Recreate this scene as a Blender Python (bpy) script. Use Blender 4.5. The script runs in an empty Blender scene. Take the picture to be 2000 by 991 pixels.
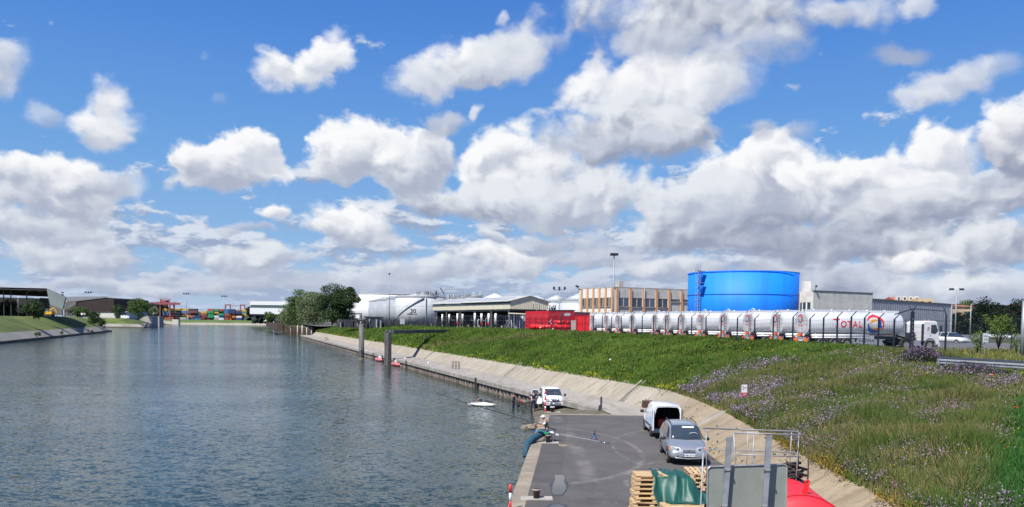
import bpy,math,random
import numpy as np
from mathutils import Vector,Matrix,Euler
R = math.radians
random.seed(7);rng = np.random.default_rng(7)
scene = bpy.context.scene
COL = scene.collection

# ------------------------------------------------------------------ camera
H = 7.5;FPX = 1570.0;PXC = 1000.0;PYC = 704.0
PITCH = R(2.8);ROLL = R(0.6)
_fw = Vector((0,math.cos(PITCH),-math.sin(PITCH)))
_up0 = Vector((0,math.sin(PITCH),math.cos(PITCH)))
_r0 = Vector((1,0,0))
_rt = _r0*math.cos(ROLL) + _up0*math.sin(ROLL)
_up = -_r0*math.sin(ROLL) + _up0*math.cos(ROLL)
cd = bpy.data.cameras.new('camera');cam = bpy.data.objects.new('camera',cd);COL.objects.link(cam)
m = Matrix((( _rt.x,_up.x,-_fw.x,0),(_rt.y,_up.y,-_fw.y,0),(_rt.z,_up.z,-_fw.z,H),(0,0,0,1)))
cam.matrix_world = m
cd.sensor_fit = 'HORIZONTAL';cd.sensor_width = 36.0;cd.lens = 36.0*FPX/2000.0
cd.shift_x = 0.0;cd.shift_y = (PYC-495.5)/2000.0
cd.clip_start = 0.3;cd.clip_end = 8000
scene.camera = cam

def ray(px,py):
    return _fw + _rt*((px-PXC)/FPX) - _up*((py-PYC)/FPX)
def at_z(px,py,z=0.0):
    d = ray(px,py);t = (z-H)/d.z;return Vector((d.x*t,d.y*t,z))
def at_y(px,py,Y):
    d = ray(px,py);t = Y/d.y;return Vector((d.x*t,Y,H+d.z*t))
def px_x(px,Y,py=630):                    # world X at depth Y for a column of the picture
    return at_y(px,py,Y).x

# ------------------------------------------------------------------ sun and exposure
scene.view_settings.view_transform = 'Standard';scene.view_settings.look = 'None'
scene.view_settings.exposure = 0.4;scene.view_settings.gamma = 1.0
SUN_AZ,SUN_EL = R(-144),R(52)             # azimuth clockwise from +Y (left of and a little behind the camera)
sd = Vector((math.sin(SUN_AZ)*math.cos(SUN_EL),math.cos(SUN_AZ)*math.cos(SUN_EL),math.sin(SUN_EL)))
sl = bpy.data.lights.new('sun','SUN');sl.energy = 5.0;sl.angle = R(0.55);sl.color = (1.0,0.955,0.88)
so = bpy.data.objects.new('sun',sl);COL.objects.link(so)
so.rotation_euler = sd.to_track_quat('Z','Y').to_euler();so.location = (-60,-20,90)

# ------------------------------------------------------------------ world: Nishita sky and cumulus field
W = bpy.data.worlds.new('World');scene.world = W;W.use_nodes = True
wt = W.node_tree;wt.nodes.clear()
SKY_STRENGTH = 0.1
class NT:
    def __init__(s,t): s.t = t
    def n(s,typ,**k):
        nd = s.t.nodes.new(typ)
        for a,b in k.items(): setattr(nd,a,b)
        return nd
    def put(s,inp,v):
        if isinstance(v,bpy.types.NodeSocket): s.t.links.new(v,inp)
        elif v is not None: inp.default_value = v
    def math(s,op,a,b=None,c=None,clamp=False):
        nd = s.n('ShaderNodeMath',operation=op,use_clamp=clamp)
        s.put(nd.inputs[0],a);s.put(nd.inputs[1],b);s.put(nd.inputs[2],c)
        return nd.outputs[0]
    def vec(s,op,a,b=None,scale=None):
        nd = s.n('ShaderNodeVectorMath',operation=op)
        s.put(nd.inputs[0],a);s.put(nd.inputs[1],b)
        if scale is not None: s.put(nd.inputs['Scale'],scale)
        return nd.outputs['Value'] if op in ('LENGTH','DOT_PRODUCT','DISTANCE') else nd.outputs[0]
    def noise(s,v,scale,detail=4,rough=.5,dist=0,lac=2.0):
        nd = s.n('ShaderNodeTexNoise');s.put(nd.inputs['Vector'],v)
        nd.inputs['Scale'].default_value = scale;nd.inputs['Detail'].default_value = detail
        nd.inputs['Roughness'].default_value = rough;nd.inputs['Distortion'].default_value = dist
        nd.inputs['Lacunarity'].default_value = lac
        return nd
    def mapr(s,v,a,b,c=0,d=1,smooth=True):
        nd = s.n('ShaderNodeMapRange',interpolation_type='SMOOTHSTEP' if smooth else 'LINEAR')
        s.put(nd.inputs[0],v);s.put(nd.inputs[1],a);s.put(nd.inputs[2],b);s.put(nd.inputs[3],c);s.put(nd.inputs[4],d)
        return nd.outputs[0]
    def mixc(s,f,a,b,mode='MIX'):
        nd = s.n('ShaderNodeMix',data_type='RGBA',blend_type=mode)
        s.put(nd.inputs[0],f);s.put(nd.inputs[6],a);s.put(nd.inputs[7],b)
        return nd.outputs[2]

def srgb(r,g,b):
    f = lambda c: (c/255/12.92) if c/255 <= .04045 else ((c/255+.055)/1.055)**2.4
    return (f(r),f(g),f(b),1.0)

def build_sky():
    # one cumulus: a soft flat-based dome, its lit top and grey base following its own height
    g = bpy.data.node_groups.new('cumulus','ShaderNodeTree')
    I = g.interface
    for nme,st in (('Under','NodeSocketColor'),('P','NodeSocketVector'),('Centre','NodeSocketVector'),('InvR','NodeSocketVector'),
                    ('Base','NodeSocketFloat'),('Bump','NodeSocketFloat'),('Edge','NodeSocketFloat'),('Soft','NodeSocketFloat'),
                    ('Alpha','NodeSocketFloat'),('Top','NodeSocketColor'),('Bottom','NodeSocketColor')):
        I.new_socket(nme,in_out='INPUT',socket_type=st)
    I.new_socket('Out',in_out='OUTPUT',socket_type='NodeSocketColor')
    N = NT(g);gi = N.n('NodeGroupInput');go = N.n('NodeGroupOutput');o = gi.outputs
    # the tiny term only makes each cloud wait for the one behind it, which keeps the shader stack short
    pp = N.n('ShaderNodeVectorMath',operation='MULTIPLY_ADD')
    g.links.new(o['Under'],pp.inputs[0]);pp.inputs[1].default_value = (1e-9,1e-9,1e-9);g.links.new(o['P'],pp.inputs[2])
    q = N.vec('MULTIPLY',N.vec('SUBTRACT',pp.outputs[0],o['Centre']),o['InvR'])
    sx = N.n('ShaderNodeSeparateXYZ');g.links.new(q,sx.inputs[0]);vy = sx.outputs[1]
    # below its middle a cloud is flatter: stretch the lower half by Base
    low = N.math('MULTIPLY',N.math('MINIMUM',vy,0.0),o['Base'])
    yy = N.math('ADD',N.math('MAXIMUM',vy,0.0),low)
    r2 = N.math('MULTIPLY_ADD',sx.outputs[0],sx.outputs[0],N.math('MULTIPLY',yy,yy))
    d = N.math('SUBTRACT',1.0,N.math('SQRT',r2))
    d = N.math('ADD',d,o['Edge'])
    a = N.math('MULTIPLY',N.mapr(d,-.06,N.math('MULTIPLY',o['Soft'],1.25)),o['Alpha'])
    sh = N.math('ADD',N.math('MULTIPLY',vy,.74),N.math('MULTIPLY',sx.outputs[0],-.12))
    sh = N.math('ADD',sh,o['Bump'])
    rim = N.mapr(d,.5,0.0,0,.16)
    sh = N.math('ADD',sh,rim)
    c = N.mixc(N.mapr(sh,-.58,.58),o['Bottom'],o['Top'])
    g.links.new(N.mixc(a,o['Under'],c),go.inputs[0])

    N = NT(wt)
    tc = N.n('ShaderNodeTexCoord');dirv = tc.outputs['Generated']
    sep = N.n('ShaderNodeSeparateXYZ');wt.links.new(dirv,sep.inputs[0]);dx,dy,dz = sep.outputs
    az = N.math('ARCTAN2',dx,dy);el = N.math('ARCSINE',dz)
    lxy = N.math('MAXIMUM',N.math('SQRT',N.math('MULTIPLY_ADD',dx,dx,N.math('MULTIPLY',dy,dy))),.02)
    cx = N.n('ShaderNodeCombineXYZ');
    wt.links.new(N.math('DIVIDE',dx,lxy),cx.inputs[0]);wt.links.new(N.math('DIVIDE',dy,lxy),cx.inputs[1])
    wt.links.new(N.math('MULTIPLY',el,1.45),cx.inputs[2]);nv = cx.outputs[0]
    # perspective stretch toward the horizon for the far decks
    cx2 = N.n('ShaderNodeCombineXYZ')
    wt.links.new(cx.inputs[0].links[0].from_socket,cx2.inputs[0]);wt.links.new(cx.inputs[1].links[0].from_socket,cx2.inputs[1])
    wt.links.new(N.math('MULTIPLY',N.math('POWER',N.math('MAXIMUM',el,0.0),.72),2.0),cx2.inputs[2]);fv = cx2.outputs[0]

    P = N.n('ShaderNodeCombineXYZ');wt.links.new(az,P.inputs[0]);wt.links.new(el,P.inputs[1])
    w1 = N.noise(nv,7.5,5,.56);w2 = N.noise(nv,34,3,.6)
    warp = N.vec('SUBTRACT',w1.outputs['Color'],(.5,.5,.5))
    warp2 = N.vec('SUBTRACT',w2.outputs['Color'],(.5,.5,.5))
    P2 = N.vec('ADD',P.outputs[0],N.vec('MULTIPLY',warp,(.075,.062,0)))
    P2 = N.vec('ADD',P2,N.vec('MULTIPLY',warp2,(.012,.012,0)))
    # billows: rounded cells, read twice with an offset toward the sun for their modelling
    def billow(v):
        vo = N.n('ShaderNodeTexVoronoi',feature='F1',voronoi_dimensions='2D');N.put(vo.inputs['Vector'],v)
        vo.inputs['Scale'].default_value = 16;vo.inputs['Detail'].default_value = 2.0;vo.inputs['Roughness'].default_value = .5
        return vo.outputs['Distance']
    nvw = N.vec('ADD',nv,N.vec('MULTIPLY',warp,(.10,.10,.10)))
    bvw = N.vec('ADD',P.outputs[0],N.vec('MULTIPLY',warp,(.12,.12,0)))
    b0 = billow(bvw);b1 = billow(N.vec('ADD',bvw,(-.008,.012,0)))
    bl = N.math('SUBTRACT',b1,b0)
    n0 = N.noise(nvw,8,4,.55).outputs[0]
    n1 = N.noise(N.vec('ADD',nvw,(-.012,0,.018)),8,4,.55).outputs[0]
    bump = N.math('ADD',N.math('MULTIPLY',bl,.75),N.math('MULTIPLY',N.math('SUBTRACT',n0,n1),1.2))
    bump = N.math('ADD',bump,N.math('MULTIPLY',N.math('SUBTRACT',n0,.5),.6))
    edge = N.math('ADD',.16,N.math('ADD',N.math('MULTIPLY',N.math('SUBTRACT',.38,b0),.55),N.math('MULTIPLY',N.math('SUBTRACT',w2.outputs[0],.5),.40)))

    sk = N.n('ShaderNodeTexSky',sky_type='NISHITA');sk.sun_disc = False
    sk.sun_elevation = SUN_EL;sk.sun_rotation = SUN_AZ;sk.altitude = 50;sk.air_density = 1.0;sk.dust_density = .35;sk.ozone_density = 2.2
    gm = N.n('ShaderNodeHueSaturation');wt.links.new(sk.outputs[0],gm.inputs['Color'])
    gm.inputs['Saturation'].default_value = 1.12;gm.inputs['Value'].default_value = SKYV
    K = 1.0/SKY_STRENGTH/2**scene.view_settings.exposure     # cloud and air colours are given as they should look
    def col(r,g_,b,k=1.0):
        c = srgb(r,g_,b);return (c[0]*K*k,c[1]*K*k,c[2]*K*k,1)
    # clear air: the measured blue of the day, deep above and pale low down, blended with the physical sky
    grad = N.n('ShaderNodeValToRGB');wt.links.new(N.mapr(el,0.0,.9,smooth=False),grad.inputs[0]);cr = grad.color_ramp
    pts = [(0.0,(176,203,236)),(.10,(142,187,236)),(.22,(112,170,236)),(.36,(84,146,230)),(.5,(62,121,213)),(1.0,(42,90,180))]
    cr.elements[0].position = 0;cr.elements[0].color = srgb(*pts[0][1]);cr.elements[1].position = 1;cr.elements[1].color = srgb(*pts[-1][1])
    for p_,c_ in pts[1:-1]: e_ = cr.elements.new(p_);e_.color = srgb(*c_)
    gk = N.vec('SCALE',grad.outputs[0],scale=K)
    cur = N.mixc(.78,gm.outputs[0],gk)
    # far decks: broken sheets that close up toward the horizon and toward the right
    f0 = N.noise(fv,12,5,.58).outputs[0];f1 = N.noise(N.vec('ADD',fv,(-.006,0,.018)),12,4,.58).outputs[0]
    azc = N.math('MULTIPLY',N.math('SINE',N.math('ADD',az,-.2)),.10)
    cov = N.math('ADD',N.mapr(el,.25,.04,-.20,.34,smooth=False),azc)
    dk = N.math('ADD',N.math('ADD',N.math('MULTIPLY',N.math('SUBTRACT',f0,.5),1.7),cov),N.math('MULTIPLY',N.math('SUBTRACT',.35,b0),.12))
    am = N.mapr(dk,-.02,.16,0,.93)
    shd = N.math('ADD',N.math('MULTIPLY',N.math('SUBTRACT',f0,f1),5.5),N.math('MULTIPLY',N.math('SUBTRACT',bump,0),.35))
    fc = N.mixc(N.mapr(shd,-.35,.42),col(154,168,196),col(222,229,240))
    fc = N.mixc(N.mapr(el,.13,0.0,0,.60),fc,col(172,190,220))
    cur = N.mixc(am,cur,fc)
    # single clouds: px x, px y, rx, ry, base stretch, alpha, soft, top, bottom
    Wt,Wm,Wg = (250,251,253),(230,234,241),(204,210,224)
    Bg,Bd,Bm = (174,183,203),(152,161,184),(198,205,220)
    C = CLOUDS(Wt,Wm,Wg,Bg,Bd,Bm)
    def chain(cur,sel):
        for (x,y,rx,ry,base,al,soft,top,bot) in sel:
            d0 = ray(x,y).normalized();a0 = math.atan2(d0.x,d0.y);e0 = math.asin(d0.z)
            ca = math.cos(a0)
            nd = N.n('ShaderNodeGroup');nd.node_tree = g;i = nd.inputs
            wt.links.new(cur,i['Under']);wt.links.new(P2,i['P']);wt.links.new(bump,i['Bump']);wt.links.new(edge,i['Edge'])
            i['Centre'].default_value = (a0,e0,0)
            i['InvR'].default_value = (FPX/(rx*ca*ca),FPX/(ry*ca),0)
            i['Base'].default_value = base;i['Soft'].default_value = soft;i['Alpha'].default_value = al
            i['Top'].default_value = col(*top);i['Bottom'].default_value = col(*bot)
            cur = nd.outputs[0]
        bg = N.n('ShaderNodeBackground');wt.links.new(cur,bg.inputs[0]);bg.inputs[1].default_value = SKY_STRENGTH
        return bg.outputs[0]
    def mixs(f,a_,b_):
        nd = N.n('ShaderNodeMixShader');wt.links.new(f,nd.inputs[0]);wt.links.new(a_,nd.inputs[1]);wt.links.new(b_,nd.inputs[2])
        return nd.outputs[0]
    # sectors of azimuth, so that each ray only works through the clouds that can lie on its way
    bounds = [-400,180,420,640,860,1080,1300,1520,1760,2400]
    sh_ = chain(cur,[])
    plain = sh_
    for k in range(len(bounds)-1):
        lo,hi = bounds[k],bounds[k+1]
        sel = [c for c in C if c[0]+c[2]*1.35+75 > lo and c[0]-c[2]*1.35-75 < hi]
        f = N.math('GREATER_THAN',az,math.atan((lo-PXC)/FPX))
        sh_ = mixs(f,sh_,chain(cur,sel))
    sh_ = mixs(N.math('GREATER_THAN',az,math.atan((2400-PXC)/FPX)),sh_,plain)
    sh_ = mixs(N.math('GREATER_THAN',el,.56),sh_,plain)
    # below the horizon
    lowbg = N.n('ShaderNodeBackground');lowbg.inputs[0].default_value = (.9,1.0,1.1,1);lowbg.inputs[1].default_value = SKY_STRENGTH
    sh_ = mixs(N.math('LESS_THAN',dz,-.004),sh_,lowbg.outputs[0])
    out = N.n('ShaderNodeOutputWorld');wt.links.new(sh_,out.inputs[0])
    W.cycles.sampling_method = 'MANUAL';W.cycles.sample_map_resolution = 512
SKYV = .62
def CLOUDS(Wt,Wm,Wg,Bg,Bd,Bm):
    return [
    # far and low first
    (640,560,300,22,1.0,.7,.5,Wg,Bg),(250,560,260,26,1.0,.7,.5,Wm,Bg),(150,492,190,48,1.0,.9,.30,Wm,Bg),(60,560,200,22,1.0,.5,.5,Wg,Bg),(480,508,190,34,1.0,.9,.4,Wm,Bg),
    (430,545,300,26,1.0,.5,.5,Wg,Bg),(760,545,150,22,1.0,.6,.4,Wm,Bg),
    (850,530,170,26,1.0,.8,.4,Wm,Bg),(970,508,104,40,1.5,1,.25,Wt,Bg),(1180,560,220,22,1.0,.5,.5,Wg,Bg),
    (1150,500,160,30,1,.8,.4,Wg,Bg),
    (1330,520,130,28,1,.9,.4,Wm,Bg),(1600,545,260,36,1,.9,.4,Wg,Bd),(1900,560,220,40,1,.9,.4,Wm,Bg),
    (950,462,42,14,1.0,.85,.4,Wm,Bg),
    (1100,470,150,26,1,.8,.4,Wg,Bg),
    (1700,480,280,46,1,1,.35,Wm,Bd),(1500,470,200,40,1,1,.3,Wg,Bd),(1960,470,170,48,1,1,.3,Wm,Bd),
    (1780,506,92,22,1.2,.95,.3,Wt,Bg),
    (1330,452,130,48,1.0,1,.3,Wm,Bd),
    # middle decks
    (680,440,128,48,1.1,1,.26,Wt,Bg),(525,415,42,24,1.2,1,.28,Wt,Bm),(480,446,70,13,1,.7,.4,Wg,Bg),
    (1010,350,150,98,1.15,1,.22,Wt,Bg),(960,392,220,40,1.0,1,.3,Wm,Bd),(1130,400,210,66,1.0,1,.3,Wm,Bg),
    (1420,420,300,62,1,1,.3,Wm,Bd),(1900,385,230,62,1,1,.3,Wg,Bd),
    (1490,352,150,88,1,1,.2,Wt,Bg),(1380,395,120,60,1,1,.3,Wm,Bg),
    (1830,318,88,82,1.0,1,.2,Wt,Bm),(1730,350,140,66,1,1,.2,Wt,Bm),(1640,365,150,54,1,1,.2,Wt,Bg),
    (1800,410,260,54,1,1,.35,Wm,Bd),
    (1985,280,105,82,1.1,1,.22,Wt,Bd),
    (1480,262,36,30,1,.75,.5,Wg,Bg),(1555,270,44,30,1,.6,.6,Wg,Bg),
    # left group
    (60,440,160,34,1,.95,.35,Wm,Bg),(90,360,168,70,1.0,1,.22,Wt,Bg),(215,370,60,40,1,.9,.4,Wm,Bg),
    (445,330,132,66,1.15,1,.20,Wt,Bg),(520,300,56,46,1,1,.22,Wt,Bm),(360,318,56,44,1.2,1,.25,Wt,Bg),
    # centre
    (765,308,150,82,1.1,1,.20,Wt,Bg),(690,310,94,64,1.1,1,.22,Wt,Bg),(850,312,70,74,1.1,1,.25,Wm,Bg),
    (875,232,76,30,1.0,.85,.4,Wg,Bg),(935,220,20,20,1,.8,.4,Wt,Bm),
    # tall one on the right of centre with its own dark base
    (1150,165,72,52,1,.85,.5,Wm,Bm),(1290,170,190,84,1,1,.28,Wt,Bm),(1440,160,82,50,1,.8,.5,Wm,Bm),
    (1250,262,190,92,1.15,1,.3,Wm,Bd),(1240,302,170,42,1,.9,.5,Wg,Bd),(1090,280,66,44,1,.8,.5,Wm,Bg),
    # high left pieces
    (225,246,80,58,1,1,.42,Wt,Bm),(228,200,46,52,1,.95,.45,Wt,Bm),(95,222,46,34,1,.5,.6,Wm,Bg),
    (8,125,62,58,1,.85,.5,Wm,Bg),(0,160,40,40,1,.6,.5,Wm,Bg),
    (588,152,86,54,1.15,1,.34,Wt,Bm),(655,112,56,50,1,1,.34,Wt,Bm),(430,185,20,18,1,.25,.6,Wg,Bg),(388,118,18,12,1,.25,.6,Wg,Bg),
    (925,128,112,62,1.1,1,.34,Wt,Bg),(990,110,88,58,1.1,.95,.4,Wm,Bm),(835,165,68,42,1,.95,.4,Wm,Bm),(1075,82,44,26,1,.5,.6,Wm,Bg),
    (968,34,16,16,1,.6,.5,Wt,Bm),
    # grey sheet along the top and the loose scraps on the right
    (1380,20,370,86,1,1,.5,Wm,Bd),(1330,90,210,44,1,.8,.6,Wg,Bg),(1480,95,110,40,1,.55,.6,Wm,Bg),(1650,30,110,40,1,.8,.5,Wm,Bg),
    (1780,102,84,28,1,.75,.6,(178,184,205),Bg),(1800,5,52,22,1,.8,.5,Wm,Bm),
    (1880,150,92,42,1,.85,.45,Wm,Bm),(1790,180,66,26,1,.8,.5,Wm,Bm),(1970,130,50,30,1,.5,.6,Wm,Bm),(1545,165,18,10,1,.4,.6,Wm,Bm),
    ]
build_sky()
# ------------------------------------------------------------------ materials
MATS = {}
def hexc(c,k=1.0):
    return (c[0]*k,c[1]*k,c[2]*k,1.0)
def mat(name,c1,c2=None,rough=.6,metal=0.0,scale=3.0,bump=0.0,bscale=None,detail=4,spec=.5,coord='Object',stretch=None,dist=.02,coat=0.0):
    """plain weathered surface: two colours mixed by noise, fine relief"""
    if name in MATS: return MATS[name]
    m = bpy.data.materials.new(name);m.use_nodes = True;t = m.node_tree;N = NT(t)
    bs = t.nodes['Principled BSDF'];bs.inputs['Roughness'].default_value = rough;bs.inputs['Metallic'].default_value = metal
    bs.inputs['Specular IOR Level'].default_value = spec
    if coat: bs.inputs['Coat Weight'].default_value = coat;bs.inputs['Coat Roughness'].default_value = .08
    tc = N.n('ShaderNodeTexCoord').outputs[coord]
    if stretch: tc = N.vec('MULTIPLY',tc,stretch)
    if c2 is None: c2 = tuple(x*.86 for x in c1)
    no = N.noise(tc,scale,detail,.6)
    col = N.mixc(N.mapr(no.outputs[0],.35,.68),hexc(c1),hexc(c2));t.links.new(col,bs.inputs['Base Color'])
    if bump:
        nb = N.noise(tc,bscale or scale*6,5,.6);bp = N.n('ShaderNodeBump');bp.inputs['Strength'].default_value = bump
        bp.inputs['Distance'].default_value = dist;t.links.new(nb.outputs[0],bp.inputs['Height']);t.links.new(bp.outputs[0],bs.inputs['Normal'])
    MATS[name] = m;return m

M = dict(
 white = mat('white_paint',(.78,.79,.80),(.70,.71,.71),rough=.35,scale=1.5,coat=.3),
 tankwhite = mat('tank_white',(.50,.52,.54),(.43,.44,.45),rough=.8,scale=.25),
 tankgrey = mat('tank_grey',(.34,.365,.40),(.29,.31,.34),rough=.8,scale=.3),
 concrete = mat('concrete',(.43,.40,.35),(.30,.28,.245),rough=.9,scale=1.2,bump=.5,bscale=14,detail=7),
 concrete_pale = mat('concrete_pale',(.60,.575,.52),(.47,.45,.40),rough=.9,scale=.8,bump=.3,detail=7),
 concrete_dark = mat('concrete_dark',(.15,.135,.115),(.07,.062,.052),rough=.95,scale=2,bump=.5,detail=6),
 steel = mat('galvanised_steel',(.34,.365,.39),(.25,.27,.29),rough=.5,metal=.35,scale=6,detail=6),
 dark = mat('dark_steel',(.030,.034,.042),(.045,.048,.055),rough=.5,scale=5),
 navy = mat('dark_blue_fence_paint',(.012,.017,.034),(.02,.024,.04),rough=.45,scale=5),
 black = mat('black_rubber',(.018,.018,.019),(.028,.027,.026),rough=.75,scale=8),
 rust = mat('rusty_steel',(.085,.050,.036),(.040,.029,.026),rough=.9,scale=2.2,bump=.4,detail=6),
 pilesteel = mat('weathered_pile_steel',(.15,.145,.14),(.075,.070,.068),rough=.7,scale=2.0,bump=.3,detail=6,stretch=(1,1,.25)),
 red = mat('red_paint',(.55,.012,.018),(.47,.01,.015),rough=.45,scale=1.5),
 darkred = mat('dark_red_cladding',(.52,.014,.024),(.46,.012,.02),rough=.5,scale=1.0),
 brightred = mat('bright_red_paint',(.74,.022,.028),(.66,.018,.02),rough=.42,scale=1.0),
 orange = mat('orange_marker',(.85,.22,.02),(.75,.18,.02),rough=.5,scale=4),
 yellow = mat('yellow_paint',(.72,.42,.03),(.6,.34,.03),rough=.5,scale=3),
 blue = mat('tank_blue',(.004,.235,.90),(.006,.19,.76),rough=.62,scale=.9,stretch=(1,1,.06),detail=7),
 cream = mat('cream_cladding',(.62,.58,.45),(.56,.52,.40),rough=.6,scale=.6),
 roofgrey = mat('grey_roof_sheet',(.17,.165,.16),(.13,.13,.13),rough=.6,scale=.5),
 ochre = mat('ochre_render',(.58,.33,.17),(.50,.28,.15),rough=.85,scale=1.2,bump=.2),
 render = mat('pale_render',(.62,.61,.57),(.50,.48,.44),rough=.9,scale=.7,bump=.3,detail=8),
 greyclad = mat('grey_cladding',(.30,.32,.36),(.26,.275,.31),rough=.55,scale=.4),
 glass = mat('dark_glass',(.03,.045,.06),(.045,.06,.075),rough=.06,scale=.7,spec=.8),
 glassblue = mat('sky_glass',(.07,.11,.15),(.05,.07,.1),rough=.08,scale=.7,spec=.8),
 chrome = mat('chrome',(.75,.75,.76),(.65,.66,.67),rough=.15,metal=1,scale=4),
 alloy = mat('alloy_rim',(.5,.51,.52),(.42,.43,.44),rough=.35,metal=.8,scale=8),
 carsilver = mat('silver_car_paint',(.35,.38,.42),(.32,.35,.39),rough=.30,metal=.45,scale=1.0,coat=.6),
 carwhite = mat('white_car_paint',(.76,.77,.78),(.72,.73,.74),rough=.3,scale=1.2,coat=.5),
 vanblue = mat('pale_blue_van_print',(.40,.62,.80),(.55,.72,.84),rough=.35,scale=2.0),
 interior = mat('dark_interior',(.02,.02,.023),(.035,.033,.035),rough=.9,scale=3),
 seat = mat('seat_fabric',(.06,.06,.07),(.09,.09,.10),rough=.95,scale=6),
 lamp = mat('headlamp_glass',(.62,.66,.70),(.45,.49,.53),rough=.12,scale=14,spec=.8),
 redlamp = mat('red_lamp_glass',(.5,.015,.015),(.4,.01,.01),rough=.2,scale=8,spec=.8),
 amber = mat('amber_lamp_glass',(.8,.22,.03),(.7,.16,.02),rough=.2,scale=8),
 plate = mat('plate_white',(.72,.73,.74),(.66,.67,.68),rough=.4,scale=8),
 plateblue = mat('plate_blue',(.02,.06,.35),(.02,.05,.3),rough=.4,scale=8),
 ink = mat('black_print',(.02,.02,.022),(.03,.03,.03),rough=.5,scale=8),
 wood = mat('pallet_wood',(.60,.42,.23),(.46,.31,.16),rough=.8,scale=3.5,bump=.35,detail=7,stretch=(1,1,6),bscale=22),
 wood2 = mat('pallet_wood_light',(.68,.51,.30),(.54,.38,.21),rough=.8,scale=3.5,bump=.35,detail=7,bscale=22),
 oldwood = mat('brown_driftwood',(.20,.10,.05),(.10,.06,.035),rough=.9,scale=5,bump=.3),
 tarp = mat('green_tarpaulin',(.012,.090,.070),(.009,.062,.05),rough=.5,scale=1.6,bump=.45,bscale=7,detail=6,spec=.6),
 signback = mat('grey_sign_back',(.27,.29,.265),(.225,.245,.22),rough=.5,scale=1.4,bump=.06,detail=8,bscale=9),
 signedge = mat('aluminium_edge',(.62,.63,.64),(.5,.51,.52),rough=.35,metal=.7,scale=5),
 skin = mat('skin',(.50,.27,.18),(.44,.23,.15),rough=.6,scale=9),
 hairdark = mat('dark_hair',(.05,.035,.025),(.03,.02,.015),rough=.8,scale=20),
 wetsuit = mat('navy_wetsuit',(.010,.016,.040),(.016,.022,.05),rough=.55,scale=6),
 navycloth = mat('navy_cloth',(.014,.018,.052),(.02,.025,.06),rough=.9,scale=6),
 khaki = mat('khaki_vest',(.17,.155,.12),(.13,.12,.095),rough=.95,scale=8),
 whitecloth = mat('white_cloth',(.78,.78,.78),(.68,.68,.70),rough=.9,scale=8),
 jeans = mat('jeans',(.03,.045,.10),(.045,.06,.12),rough=.95,scale=8),
 netblue = mat('blue_keepnet',(.015,.062,.105),(.03,.10,.15),rough=.85,scale=16,bump=.6,bscale=60),
 green = mat('green_plastic',(.02,.33,.13),(.015,.26,.1),rough=.5,scale=5),
 bluepl = mat('blue_plastic',(.03,.12,.45),(.025,.1,.38),rough=.45,scale=5),
 bark = mat('bark',(.11,.085,.06),(.06,.045,.035),rough=.95,scale=5,bump=.5),
 brickred = mat('clay_roof',(.42,.15,.09),(.32,.11,.07),rough=.85,scale=1.5),
 houseyellow = mat('yellow_render',(.58,.45,.28),(.52,.40,.25),rough=.9,scale=.5),
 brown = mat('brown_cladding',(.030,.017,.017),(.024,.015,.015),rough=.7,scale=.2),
 brownlit = mat('lit_brown_cladding',(.13,.12,.115),(.11,.10,.095),rough=.8,scale=.2),  # lit counterpart of the brown cladding, daylight put into its colour
 panelgreen = mat('grey_green_cladding',(.20,.24,.24),(.17,.205,.205),rough=.6,scale=.2),
 craneRed = mat('crane_red',(.30,.075,.09),(.24,.06,.075),rough=.6,scale=.3),
 grassdark = mat('shrub_green',(.03,.055,.02),(.02,.04,.015),rough=.9,scale=3),
)

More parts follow.
